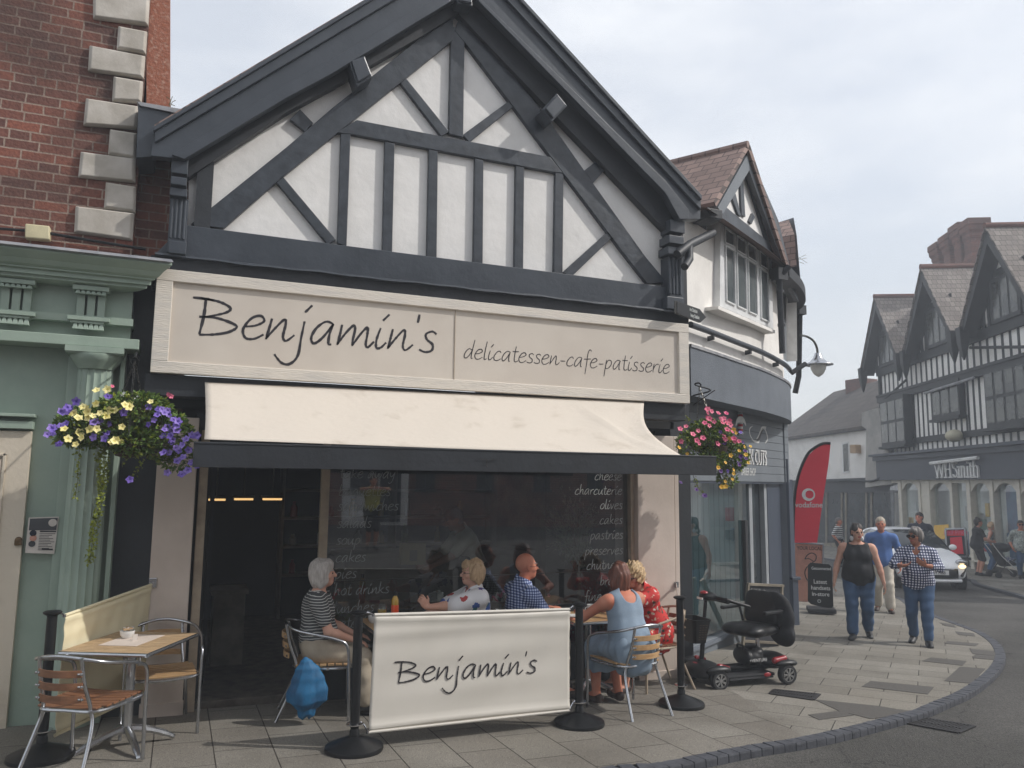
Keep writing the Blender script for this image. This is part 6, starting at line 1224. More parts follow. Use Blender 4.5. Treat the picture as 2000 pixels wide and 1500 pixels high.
# plain houses on the camera's side of the road, seen only in reflections
xl, xr = PY(668, 990, 25.8).x, PY(797, 990, 25.8).x
for (a_, b_, m_, lab, pitch) in ((xl, xr, 'render_white', 'narrow white house opposite the cafe, reflected in its window', 1.15), (xl-9, xl-.01, 'brick_red', 'dark brick house opposite, left of the narrow white one', 2.2), (xr+.01, xr+11, 'brick_red', 'dark brick house opposite, right of the narrow white one', 2.2)):
    OB = thing('terrace_house', lab, 'building', ((a_+b_)/2, -11, .35), group='houses opposite the cafe'); mb = MB(); mb.box(a_, b_, -17, -11, .0, 8.5); mb.build('wall', M[m_], OB)
    x = a_+.25
    while x+.7 < b_:
        for z in (1.4, 4.2, 6.6):
            if z < 2 and m_ == 'render_white' and x > a_+.3: continue
            mb = MB(); mb.box(x, x+.65, -11.02, -10.95, z, z+1.3); q = mb.build('window', M['dark_glass'], OB); mb = MB(); mb.box(x-.06, x+.71, -11.01, -10.90, z-.1, z); mb.box(x+.31, x+.34, -10.96, -10.93, z, z+1.3); mb.build('sill', M['charcoal'], q)
        x += pitch
    if m_ == 'render_white': mb = MB(); mb.box(a_+1.25, a_+1.95, -11.02, -10.94, .3, 2.4); mb.build('door', M['charcoal_dark'], OB); mb = MB(); mb.tube([(a_+1.12, -10.94, .3), (a_+1.12, -10.94, 8.)], .04, 6); mb.build('downpipe', M['black_matt'], OB)
    mb = MB(); mb.prism([(a_, -10.8, 8.4), (a_, -17.2, 8.4), (a_, -14, 11)], (b_-a_-.005, 0, 0)); mb.build('roof', M['tile_brown'], OB)

# ---------------------------------------------------------------- cafe furniture
def zr(x, y): return zg(x, y)
def make_chair(name, label, wood='teak', loc=(0, 0, 0), rz=0, group='aluminium cafe chairs', frame='alu'):
    """front of the chair is +y"""
    t = thing(name, label, 'chair', loc, rz, group); fm = M[frame]
    w, d = .265, .25; a = MB()
    loop = [(-w, d-.02, 0), (-w, d-.03, .42), (-w-.005, d-.05, .60), (-w-.01, d-.14, .655), (-w-.01, 0, .685), (-w+.03, -d+.04, .73), (-w+.16, -d-.045, .765), (0, -d-.06, .775)]
    loop = loop+[(-x, y, z) for x, y, z in loop[:-1]][::-1]; a.tube([Vector(p) for p in loop], .0125, 10, smooth=4); a.build('arm_loop', fm, t, smooth=True, world=False)
    for s in (-1, 1):
        a = MB(); a.tube([Vector(p) for p in [(s*.22, -d-.10, 0), (s*.19, -d+.03, .30), (s*.165, -d+.05, .43), (s*.15, -d-.01, .60), (s*.145, -d-.048, .765)]], .0125, 10, smooth=4); a.build('rear_leg', fm, t, smooth=True, world=False)
    a = MB(); a.tube([Vector(p) for p in [(-.24, d-.04, .425), (-.235, 0, .42), (-.18, -d+.05, .425), (0, -d+.03, .428), (.18, -d+.05, .425), (.235, 0, .42), (.24, d-.04, .425), (0, d, .415)]], .0125, 8, closed=True, smooth=4)
    for s in (-1, 1): a.bar((s*.235, .05, .42), (s*.265, .05, .42), .02, .018)
    a.build('seat_frame', fm, t, smooth=True, world=False)
    for i in range(7):
        y = -d+.07+i*.064; ww = .235 if y > -.08 else .235*math.sqrt(max(.1, 1-((y+.08)/.20)**2)); a = MB(); n = 6; rg = []
        for k in range(n+1):
            u = -1+2*k/n; zz = .438-.012*(1-u*u); rg.append([(u*ww, y-.026, zz), (u*ww, y+.026, zz), (u*ww, y+.026, zz+.012), (u*ww, y-.026, zz+.012)])
        a.loft(rg); a.build('seat_slat', M[wood], t, world=False, bevel=.002)
    for i in range(3):
        z = .515+i*.078; a = MB(); n = 8; rg = []
        for k in range(n+1):
            u = -1+2*k/n; yy = -d-.01-(z-.5)*.13-.045*(1-u*u)+.0; rg.append([(u*.150, yy, z-.022), (u*.150, yy-.012, z-.022), (u*.150, yy-.012, z+.022), (u*.150, yy, z+.022)])
        a.loft(rg); a.build('back_slat', M[wood], t, world=False, bevel=.002)
    a = MB()
    for s in (-1, 1):
        for i in range(3): z = .515+i*.078; a.ell((s*.135, -d-.032-(z-.5)*.13, z), (.008, .006, .008), 8, 4); a.ell((s*.155, -d-.03-(z-.5)*.13, z), (.012, .006, .010), 8, 4)
    a.build('bolt', fm, t, smooth=True, world=False); return t
def heading(a, b): return math.atan2(-(b.x-a.x), (b.y-a.y))
def mid(*px): q = [G(*p) for p in px]; return sum(q, Vector())/len(q)
def at_ground(x, y): return Vector((x, y, zg(x, y)))
ch = make_chair('cafe_chair', 'aluminium chair with dark wooden back slats, its back towards us at the left table', 'teak_dark', at_ground(-.47, 5.98), -R(31))
make_chair('cafe_chair', 'empty aluminium chair with pale slats behind the left table, beside the dark doorway', 'teak', at_ground(-.045, 6.86), R(183))
make_chair('cafe_chair', 'aluminium chair carrying the white-haired woman in the striped top', 'teak', at_ground(1.20, 6.93), -R(100))
make_chair('cafe_chair', 'aluminium chair with yellow wooden slats under the woman in the blue dress', 'teak', at_ground(3.77, 6.22), R(8))
make_chair('cafe_chair', 'bronze-toned chair against the right pillar under the woman in red', 'teak_dark', at_ground(4.52, 6.95), R(88), frame='frame_beige')
make_chair('cafe_chair', 'aluminium chair under the bald man in the checked shirt', 'teak', at_ground(3.05, 6.85), -R(92))
make_chair('cafe_chair', 'aluminium chair under the woman in the butterfly blouse', 'teak', at_ground(2.50, 6.88), R(90))
def make_table(label, loc, rz, w=.62, d=.68, wood='teak_old'):
    t = thing('cafe_table', label, 'table', loc, rz, 'square cafe tables on a pedestal'); H = .73
    n = 9; 
    a = MB()
    for i in range(n): x = -w/2+w*i/n; a.box(x+.0015, x+w/n-.0015, -d/2, d/2, H-.016, H)
    a.box(-w/2, w/2, -d/2, d/2, H-.022, H-.017)
    a.build('tabletop', M[wood], t, world=False, bevel=.0015)
    a = MB(); 
    for p, q in (((-w/2, -d/2), (w/2, -d/2)), ((w/2, -d/2), (w/2, d/2)), ((w/2, d/2), (-w/2, d/2)), ((-w/2, d/2), (-w/2, -d/2))): a.tube([(*p, H-.015), (*q, H-.015)], .014, 8)
    a.build('rim', M['alu'], t, smooth=True, world=False)
    a = MB(); a.lathe([(.036, .10), (.036, H-.03)], n=20); a.box(-.2, .2, -.02, .02, H-.04, H-.022); a.box(-.02, .02, -.2, .2, H-.039, H-.022); a.build('column', M['alu'], t, smooth=True, world=False)
    for i in range(4):
        g = R(45+90*i); a = MB(); P = [Vector((math.cos(g)*r, math.sin(g)*r, z)) for r, z in ((.0, .125), (.06, .12), (.18, .085), (.30, .03), (.335, .006))]; a.tube(P, [.03, .028, .024, .018, .014], 8, smooth=3); a.build('foot', M['alu'], t, smooth=True, world=False)
    return t
TA = make_table('weathered slatted square table at the left with a sugar bowl on it', at_ground(-.25, 6.42), -R(27), .62, .72)
TB = make_table('table between the white-haired woman and the butterfly blouse woman', at_ground(1.87, 6.9), 0, .62, .62, 'teak')
TC = make_table('square table with a tall mug beside the woman in the blue dress', at_ground(3.74, 6.88), 0, .60, .60, 'teak')
def post(label, loc, rz=0):
    t = thing('barrier_post', label, 'barrier post', loc, rz, 'black cafe barrier posts'); a = MB()
    a.lathe([(.001, 0), (.205, 0), (.21, .012), (.205, .032), (.15, .055), (.07, .085), (.04, .10), (.001, .10)], n=36); a.build('base', M['black_plastic'], t, smooth=True, world=False)
    a = MB(); a.lathe([(.036, .09), (.036, .13), (.028, .15), (.034, .165), (.034, .18)], n=20); a.lathe([(.034, .18), (.033, .95)], n=20); a.lathe([(.035, .94), (.058, .955), (.06, .965), (.045, .972), (.001, .975)], n=24); a.build('pole', M['black_plastic'], t, smooth=True, world=False)
    a = MB(); a.lathe([(.036, .175), (.062, .178), (.062, .184), (.036, .188)], n=24); a.build('clip_ring', M['steel'], t, smooth=True, world=False); return t
P1, P2b, P3, P0 = at_ground(1.26, 5.82), at_ground(3.13, 5.91), at_ground(4.33, 6.19), at_ground(-.76, 6.33)
post('black barrier post at the left end of the lettered banner', P1); post('black barrier post at the right end of the lettered banner', P2b); post('black barrier post furthest right, in front of the right pillar', P3); post('black barrier post behind the left chair, holding the plain side banner', P0)
def clip(a, b, parent):
    m_ = MB(); d = (b-a); m_.tube([a, a+d*.5+Vector((0, 0, .012)), b], .006, 6, smooth=3); m_.lathe([(.012, 0), (.012, .02)], b-Vector((0, 0, .01)), 10); m_.build('clip', M['steel'], parent, smooth=True)
t_disp = [None]
def banner(name, label, c4, m, wav=.012, vw=14, folds=1.):
    t = thing(name, label, 'banner', (c4[3]+c4[2])/2); A, B_, C_, D_ = c4; nrm_ = (B_-A).cross(Vector((0, 0, 1))).normalized(); nu, nv = 70, 34; rows = []
    def disp(u, v):
        env = max(0, math.sin(PI*v))**.6
        return wav*env*(math.sin(v*19+u*2.2)*.35*(1-abs(2*u-1))**.5+math.sin(u*9+v*5)*.5+.8*math.exp(-((v-.12-.10*abs(u-.55))/.05)**2)*folds)+.006*math.sin(u*41+v*9)*env*math.exp(-v*3)
    for j in range(nv+1):
        v = j/nv; row = []
        for i in range(nu+1):
            u = i/nu; p = A.lerp(B_, u).lerp(D_.lerp(C_, u), v); o = disp(u, v)
            if v < .07: o += .012*math.sin(PI*v/.07)
            if v > .93: o += .014*math.sin(PI*(v-.93)/.07)
            p = p+nrm_*o; p.z -= .012*math.sin(PI*u)*(1-v)-.010*math.sin(PI*u)*v; row.append(p)
        rows.append(row)
    a = MB(); a.loft(rows, closed=False, caps=False); o_ = a.build('sheet', M[m], t, smooth=2); s_ = o_.modifiers.new('thick', 'SOLIDIFY'); s_.thickness = .003
    for p, q in ((A, B_), (D_, C_)): a = MB(); a.tube([p, q], .012, 8); a.build('bar', M[m], t, smooth=True)
    t_disp[0] = disp; return t, nrm_
YBN = 5.83
bA, bB, bC, bD = PY(731, 1201, YBN), PY(1113, 1190, YBN+.07), PY(1112, 1387, YBN+.07), PY(720, 1430, YBN)
bt, bn = banner('barrier_banner', "cream barrier banner lettered Benjamin's in front of the tables", (bA, bB, bC, bD), 'banner_pvc')
a = MB(); ub = (bB-bA).normalized(); q0 = PL(778, 1334, bA+bn*.0, bn); q1 = PL(1068, 1312, bA+bn*.0, bn); script(a, "Benjamin's", q0, (q1-q0).normalized(), (0, 0, 1), .098, .0105, jag=.25, width=(q1-q0).length*.93, slant=.14, ext=.0025)
for v_ in a.v: u_ = (v_-bA).dot(ub)/(bB-bA).length; vv = (bA.z-v_.z)/(bA.z-bD.z); v_ += bn*(t_disp[0](u_, vv)+.003)
a.build('lettering', M['ink'], bt)
for a_, b_ in ((P1+Vector((.03, 0, .95)), bA+Vector((-.005, 0, 0))), (P1+Vector((.04, 0, .19)), bD+Vector((-.005, 0, 0))), (P2b+Vector((-.03, 0, .95)), bB), (P2b+Vector((-.04, 0, .19)), bC)): clip(a_, b_, bt)
sA, sB = P0+Vector((.07, .03, .93)), Vector((-.17, 7.22, .80)); sD, sC = P0+Vector((.07, .03, .13)), Vector((-.17, 7.22, -.06))
st_, _ = banner('barrier_banner', 'plain yellowish side banner between the left post and the pale pillar', (sA, sB, sC, sD), 'banner_side', .012)
clip(P0+Vector((.02, .01, .95)), sA, st_); clip(sB, Vector((-.15, 7.262, .81)), st_); a = MB(); a.box(-.19, -.13, 7.245, 7.262, .77, .85); a.build('wall_bracket', M['steel'], st_, bevel=.003)
ts = thing('barrier_strap', 'pale strap between the right pillar hook and the furthest right post', 'strap', P3+Vector((.1, .5, .9))); h_ = PY(1321, 1142, 7.25); tp = P3+Vector((0, .02, .955)); a = MB(); a.bar(h_, tp, .004, .03); a.build('webbing', M['banner_pvc'], ts); a = MB(); a.box(h_.x-.02, h_.x+.02, 7.235, 7.262, h_.z-.03, h_.z+.03); a.build('hook', M['steel'], ts)

# ---------------------------------------------------------------- things on the tables
def on(T, x, y, z=.731): return WM[T.name]@Vector((x, y, z))
def cup(name, label, p, r=.04, h=.06, handle=True, m='china'):
    t = thing(name, label, 'cup' if handle else 'bowl', p); a = MB(); a.lathe([(r*.55, 0), (r*.6, .004), (r*.95, h*.5), (r, h), (r*.93, h), (r*.85, h*.5), (r*.5, .01), (.001, .01)], p, 24); a.build('body', M[m], t, smooth=True)
    if handle: a = MB(); a.tube([p+Vector((-r*.9, 0, h*.8)), p+Vector((-r*1.6, 0, h*.7)), p+Vector((-r*1.55, 0, h*.35)), p+Vector((-r*.8, 0, h*.25))], .005, 6, smooth=4); a.build('handle', M[m], t, smooth=True)
    return t
q = on(TA, -.10, .10); t = cup('sugar_bowl', 'white bowl full of sugar packets on the left table', q, .052, .055, False); rr = random.Random(2)
for i in range(9): a = MB(); a.obox(q+Vector((rr.uniform(-.025, .025), rr.uniform(-.025, .025), .062+rr.uniform(0, .012))), (Vector((1, rr.uniform(-1, 1), rr.uniform(-.6, .6))).normalized(), Vector((rr.uniform(-1, 1), 1, .2)).normalized(), Vector((0, .3, 1)).normalized()), (.022, .012, .003)); a.build('sugar_packet', M[('paper', 'wood_frame')[i % 2]], t)
q = on(TA, .0, .03); a = MB(); a.obox(q+Vector((.0, 0, .022)), (Vector((.9, .3, 0)).normalized(), Vector((-.3, .9, .0)).normalized(), Vector((0, 0, 1))), (.018, .002, .022)); o = a.build('table_number', M['paper']); tag(o, 'small white table card beside the sugar bowl', 'card')
a = MB(); c_, s_ = on(TA, -.02, .04, .7318), 0; e1, e2 = WM[TA.name].to_3x3()@Vector((1, 0, 0)), WM[TA.name].to_3x3()@Vector((0, 1, 0)); a.obox(c_, (e1, e2, Vector((0, 0, 1))), (.14, .2, .0008)); tag(a.build('paper_menu', M['cream_paint']), 'pale paper menu lying on the left table', 'menu')
q = PY(771, 1199, 6.75); q.z = on(TB, 0, 0).z; bt_ = thing('drink_bottle', 'clear bottle of orange drink with a black cap on the middle table', 'bottle', q); a = MB(); a.lathe([(.03, 0), (.033, .01), (.033, .17), (.03, .18)], q, 18); a.build('label_band', M['orange_drink'], bt_, smooth=True); a = MB(); a.lathe([(.031, .175), (.031, .215), (.024, .235), (.014, .25), (.014, .265)], q, 18); a.build('neck', M['drink_liquid'], bt_, smooth=True); a = MB(); a.lathe([(.017, .255), (.017, .29), (.001, .291)], q, 14); a.build('cap', M['black_matt'], bt_, smooth=True)
q = PY(746, 1200, 6.7); q.z = on(TB, 0, 0).z; wg = thing('wine_glass', 'stemmed wine glass with white wine on the middle table', 'glass', q); a = MB(); a.lathe([(.033, 0), (.03, .004), (.004, .008), (.004, .08), (.02, .095), (.04, .13), (.036, .20), (.0355, .20), (.039, .13), (.019, .098), (.001, .09)], q, 22); a.build('glass_body', M['clear'], wg, smooth=True); a = MB(); a.lathe([(.001, .094), (.018, .10), (.036, .128), (.0365, .15), (.001, .15)], q, 18); a.build('wine', M['drink_liquid'], wg, smooth=True)
q = PY(730, 1200, 6.95); q.z = on(TB, 0, 0).z; cup('sugar_bowl', 'pale bowl behind the wine glass on the middle table', q, .05, .06, False)
q = PY(806, 1199, 6.72); q.z = on(TB, 0, 0).z; cup('teacup', 'wide white cup in front of the butterfly blouse woman', q, .055, .055, True)
q = on(TC, .02, -.02); cup('mug', 'tall white mug on the right table', q, .037, .11, True)
q = on(TC, -.12, -.12); cup('teapot_bowl', 'small white lidded pot on the right table', q, .05, .06, False)
q = on(TC, -.16, -.02); a = MB(); a.lathe([(.001, 0), (.05, 0), (.085, .012), (.083, .016), (.05, .005), (.001, .005)], q, 26); tag(a.build('plate', M['china'], smooth=True), 'white plate at the left edge of the right table', 'plate')
q = on(TB, .03, -.12); a = MB(); a.obox(q+Vector((0, 0, .012)), (Vector((1, .1, 0)), Vector((0, 1, 0)), Vector((0, 0, 1))), (.05, .03, .012)); tag(a.build('purse', M['petal_pink'], bevel=.006), 'bright pink purse between the bottle and the cup', 'purse')

# ---------------------------------------------------------------- flowers
def leafcard(mb, p, d, n, l, w):
    d = d.normalized(); s = d.cross(n); s = s.normalized() if s.length > 1e-3 else Vector((1, 0, 0)); k = s.cross(d)
    mb.add([p, p+d*l*.5+s*w+k*w*.25, p+d*l, p+d*l*.5-s*w+k*w*.25], [(0, 1, 2), (0, 2, 3)])
def petunia(mb, c, n, r, rr):
    n = n.normalized(); e1 = n.orthogonal().normalized(); e2 = n.cross(e1); vs = [c-n*r*.5]; N_ = 15; ph = rr.uniform(0, 6)
    for i in range(N_):
        a = 2*PI*i/N_; q = r*(.86+.16*math.cos(5*a+ph)); vs.append(c+(e1*math.cos(a)+e2*math.sin(a))*q*.45-n*r*.12)
    for i in range(N_):
        a = 2*PI*i/N_; q = r*(.86+.18*math.cos(5*a+ph)); vs.append(c+(e1*math.cos(a)+e2*math.sin(a))*q+n*r*(.08*math.sin(5*a+2+ph)))
    fs = [(0, 1+i, 1+(i+1) % N_) for i in range(N_)]+[(1+i, 1+N_+i, 1+N_+(i+1) % N_, 1+(i+1) % N_) for i in range(N_)]; mb.add(vs, fs)
def rvec(rr): 
    while 1:
        v = Vector((rr.uniform(-1, 1), rr.uniform(-1, 1), rr.uniform(-1, 1)))
        if .05 < v.length < 1: return v
def basket(label, lobes, chains, hook, flowers, trail, seed, pot):
    rr = random.Random(seed); c = pot; t = thing('hanging_basket', label, 'flower basket', c)
    a = MB(); a.lathe([(.001, -.15), (.08, -.13), (.14, -.06), (.16, .0), (.001, .0)], c, 20); a.build('basket_liner', M['coir'], t, smooth=True)
    a = MB()
    for k in range(3):
        ang = chains+k*2*PI/3; e = c+Vector((math.cos(ang)*.18, math.sin(ang)*.18, .02)); n = max(6, int((hook-e).length/.032)); 
        for i in range(n):
            p = hook.lerp(e, (i+.5)/n); d = (e-hook).normalized(); s = d.orthogonal().normalized() if i % 2 else d.cross(d.orthogonal()).normalized(); L_ = (e-hook).length/n*.62
            a.tube([p-d*L_+s*.004, p-d*L_*.6+s*.007, p+d*L_*.6+s*.007, p+d*L_+s*.004, p+d*L_-s*.004, p+d*L_*.6-s*.007, p-d*L_*.6-s*.007, p-d*L_-s*.004], .0022, 4, closed=True)
    a.build('chain', M['metal_thin'], t)
    lf = MB(); lm = MB(); stt = MB()
    for (lc, lr, nlf) in lobes:
        for i in range(nlf):
            v = rvec(rr); v = v.normalized()*(v.length**.5); p = Vector((lc.x+v.x*lr.x, lc.y+v.y*lr.y, lc.z+v.z*lr.z)); dd = (Vector((v.x, v.y, v.z*.6))+rvec(rr)*.9).normalized(); 
            leafcard(lf if rr.random() < .8 else lm, p, dd, rvec(rr), rr.uniform(.028, .055), rr.uniform(.007, .016))
            if i % 9 == 0: stt.tube([c+v*.05, p], .0018, 3)
    lf.build('foliage', M['leaf'], t); 
    for pts, n in trail:
        P = crom([Vector(q) for q in pts], 8); stt.tube(P, .0025, 4)
        for i in range(n):
            k = rr.random(); p = P[int(k*(len(P)-1))]+rvec(rr)*.03; leafcard(lm, p, rvec(rr)+Vector((0, 0, -.3)), rvec(rr), rr.uniform(.018, .032), rr.uniform(.007, .012))
    lm.build('trailing_leaves', M['leaf_lime'], t); stt.build('stems', M['stem'], t)
    for m_, lst, r in flowers:
        a = MB()
        for p in lst: q = p+rvec(rr)*.008; petunia(a, q, Vector((rr.uniform(-.8, .5), -1, rr.uniform(-.2, .9))), r*rr.uniform(.75, 1.1), rr)
        a.build('blossoms', M[m_], t)
    return t
def fl(pts, Y, rr=random.Random(3), jit=.06): return [PY(x, y, Y+rr.uniform(-jit, jit)) for x, y in pts]
YL = 6.75; zpx = lambda x, y: (80+x*.2667, 720+y*.2667)
purp = [zpx(*q) for q in ((200, 275), (180, 310), (160, 320), (210, 300), (255, 235), (80, 435), (45, 485), (90, 470), (140, 420), (175, 400), (135, 550), (380, 388), (500, 405), (390, 500), (475, 470), (470, 510), (605, 325), (500, 205), (480, 200), (435, 385), (785, 408), (850, 330), (790, 275), (830, 375), (860, 300), (905, 440), (930, 430), (950, 490), (965, 520), (890, 495), (900, 615), (985, 395), (1000, 420), (975, 370), (1000, 380), (940, 620), (960, 540), (985, 580), (1030, 560), (1060, 520), (1085, 590), (1040, 640), (1100, 480), (1140, 495), (1000, 670), (1035, 770), (1070, 745), (1095, 690), (1140, 710), (920, 760), (1010, 600), (955, 450), (990, 450), (935, 335), (910, 320), (885, 290), (925, 300), (655, 805))]
yel = [zpx(*q) for q in ((400, 260), (485, 155), (405, 160), (345, 310), (235, 325), (275, 355), (345, 355), (430, 330), (475, 340), (535, 300), (620, 265), (650, 245), (640, 280), (165, 440), (200, 510), (255, 550), (290, 460), (290, 500), (360, 440), (405, 435), (595, 425), (545, 530), (580, 530), (515, 545), (800, 240), (505, 300), (555, 525), (300, 280), (320, 290), (385, 340))]
cL = PY(250, 858, YL); hookL = PY(263, 706, YL+.0)
LOB = [(PY(190, 835, YL), Vector((.29, .17, .15)), 1700), (PY(265, 800, YL), Vector((.26, .18, .13)), 1300), (PY(262, 862, YL-.08), Vector((.17, .10, .10)), 800), (PY(320, 850, YL), Vector((.20, .15, .20)), 1200), (PY(345, 895, YL), Vector((.13, .11, .10)), 260), (PY(140, 845, YL), Vector((.13, .1, .10)), 250)]
tr = [([PY(205, 870, YL), PY(203, 930, YL), PY(192, 990, YL), PY(183, 1040, YL), PY(175, 1100, YL)], 520), ([PY(190, 860, YL), PY(195, 920, YL), PY(196, 960, YL)], 160), ([PY(155, 870, YL), PY(153, 920, YL), PY(147, 975, YL)], 60), ([PY(285, 860, YL), PY(258, 890, YL), PY(240, 902, YL)], 25), ([PY(280, 870, YL), PY(277, 905, YL), PY(255, 935, YL)], 40)]
tl = basket('hanging basket of purple and yellow petunias with long lime trails', LOB, .6, hookL, [('petal_purple', fl(purp, YL-.19), .034), ('petal_yellow', fl(yel, YL-.21), .034), ('petal_white', fl([zpx(590, 190), zpx(710, 205), zpx(680, 225), zpx(610, 185)], YL-.05), .016), ('petal_pink', fl([zpx(935, 195), zpx(950, 205), zpx(530, 125), zpx(925, 185)], YL), .02)], tr, 11, cL)
a = MB(); a.tube([hookL+Vector((math.cos(q)*.03, 0, math.sin(q)*.03-.0)) for q in [k*PI/6 for k in range(12)]], .004, 6, closed=True); a.tube([hookL+Vector((0, 0, .03)), hookL+Vector((0, .2, .10)), Vector((hookL.x, 7.36, hookL.z+.1))], .008, 6, smooth=3); a.tube([hookL+Vector((0, .25, .0)), Vector((hookL.x, 7.36, hookL.z-.1))], .006, 6); a.build('bracket', M['black_plastic'], tl, smooth=True)
YR = 6.75; zq = lambda x, y: (1280+x*.2534, 600+y*.2534)
pink = [zq(*q) for q in ((405, 780), (430, 800), (400, 815), (490, 815), (550, 820), (395, 845), (420, 860), (455, 880), (505, 860), (380, 890), (415, 915), (520, 885), (550, 890), (190, 940), (235, 915), (290, 975), (330, 950), (580, 905), (560, 940), (590, 960), (370, 1010), (315, 1025), (340, 1050), (200, 1040), (525, 995), (540, 1020), (480, 1050), (600, 1010), (610, 1035), (645, 1030), (570, 880), (530, 860))]
gold = [zq(*q) for q in ((600, 940), (620, 970), (645, 1110), (685, 1075), (730, 1075), (585, 1140), (695, 1135), (545, 1200), (485, 1235), (605, 1250), (605, 1280), (600, 1330), (540, 1340), (545, 1380), (510, 1385), (240, 1130), (180, 1080), (715, 1200), (575, 1010))]
viol = [zq(*q) for q in ((500, 960), (655, 1155), (690, 1105), (675, 1045), (650, 1215), (700, 1160), (510, 1260), (665, 1180), (640, 1190), (200, 1345), (380, 1450), (320, 1400), (530, 1040))]
cR = PY(1392, 872, YR); hookR = PY(1366, 757, YR+.1)
LOB = [(PY(1385, 852, YR), Vector((.24, .18, .17)), 2000), (PY(1430, 890, YR), Vector((.16, .14, .17)), 1100), (PY(1392, 895, YR-.08), Vector((.15, .1, .1)), 600), (PY(1345, 868, YR), Vector((.12, .12, .12)), 350), (PY(1420, 935, YR), Vector((.10, .1, .09)), 200)]
tr = [([PY(1345, 900, YR), PY(1360, 945, YR), PY(1378, 970, YR)], 60), ([PY(1335, 845, YR), PY(1345, 822, YR), PY(1340, 815, YR)], 25), ([PY(1420, 930, YR), PY(1415, 950, YR)], 40)]
tl = basket('hanging basket of pink and golden petunias beside the barber sign', LOB, .2, hookR, [('petal_pink', fl(pink, YR-.20), .032), ('petal_gold', fl(gold, YR-.19), .026), ('petal_violet', fl(viol, YR-.18), .03), ('petal_purple', fl([zq(380, 1450), zq(660, 960), zq(560, 1260)], YR-.1), .025)], tr, 12, cR)
a = MB(); a.tube([hookR+Vector((0, 0, .0)), hookR+Vector((.02, 0, .03)), hookR+Vector((-.01, 0, .05)), hookR+Vector((-.03, .03, .03)), Vector((5.35, 7.0, hookR.z)), Vector((5.33, 7.30, hookR.z-.03))], .009, 6, smooth=4); a.tube([Vector((5.33, 7.30, hookR.z-.14)), Vector((5.37, 6.95, hookR.z-.0))], .006, 6); a.build('bracket', M['black_plastic'], tl, smooth=True)
# olive tree in a blue pot and red geraniums inside the window
ot = thing('olive_tree', 'grey-leaved olive tree in a blue glazed pot behind the cafe window', 'tree', (3.72, 7.85, -.25)); OY = 7.8; a = MB(); pc_ = Vector((PY(1130, 1180, OY).x, OY, -.1)); a.lathe([(.001, -.15), (.17, -.15), (.24, .12), (.26, .3), (.26, .34), (.22, .34), (.22, .3), (.001, .29)], pc_, 26); a.build('pot', M['blue_glaze'], ot, smooth=True)
a = MB(); tp_ = [Vector((pc_.x, OY, .18)), PY(1132, 1130, OY), PY(1128, 1070, OY), PY(1120, 1030, OY)]; a.tube(tp_, [.022, .018, .012, .008], 7, smooth=4); rr = random.Random(5); tips = []
for i in range(26): s0 = tp_[1].lerp(tp_[3], rr.random()); e = PY(1115, 1035, OY)+Vector((rvec(rr).x*.42, rvec(rr).y*.22, rvec(rr).z*.45)); a.tube([s0, s0.lerp(e, .5)+Vector((0, 0, .05)), e], [.006, .004, .002], 4, smooth=3); tips.append((s0, e))
a.build('trunk', M['stem'], ot, smooth=True); a = MB()
for s0, e in tips:
    for i in range(56): k = rr.uniform(.3, 1.1); p = s0.lerp(e, k)+rvec(rr)*.07; leafcard(a, p, (e-s0).normalized()+rvec(rr)*.9, rvec(rr), rr.uniform(.035, .06), rr.uniform(.005, .008))
a.build('crown', M['leaf_olive'], ot)
for nm, lab, px_, Y_, m_ in (('potted_geranium', 'red geraniums in a pot between the checked shirt man and the mug', [(1060, 1178), (1072, 1163), (1085, 1185), (1092, 1176), (1064, 1192), (1100, 1192), (1078, 1195)], 7.62, 'petal_red'), ('potted_geranium', 'small red flowers low in the window beside the striped woman', [(648, 1135), (655, 1160), (650, 1168), (662, 1152)], 7.62, 'petal_red'), ('potted_pansy', 'yellow pansies low in the window behind the tall mug', [(1178, 1180), (1185, 1188), (1178, 1192)], 7.62, 'petal_gold')):
    c = PY(sum(p[0] for p in px_)/len(px_), 1200, Y_); t = thing(nm, lab, 'flowers', c); a = MB(); a.lathe([(.05, -.28), (.09, -.1), (.095, -.08), (.001, -.08)], c, 16); a.build('pot', M['terracotta'], t, smooth=True); a = MB()
    for i in range(220): leafcard(a, c+Vector((rvec(rr).x*.13, rvec(rr).y*.08, -.05+rvec(rr).z*.09)), rvec(rr), rvec(rr), .04, .018)
    a.build('foliage', M['leaf'], t); a = MB()
    for x, y in px_: petunia(a, PY(x, y, Y_-.06), Vector((0, -1, .3)), .022, rr)
    a.build('blossoms', M[m_], t)

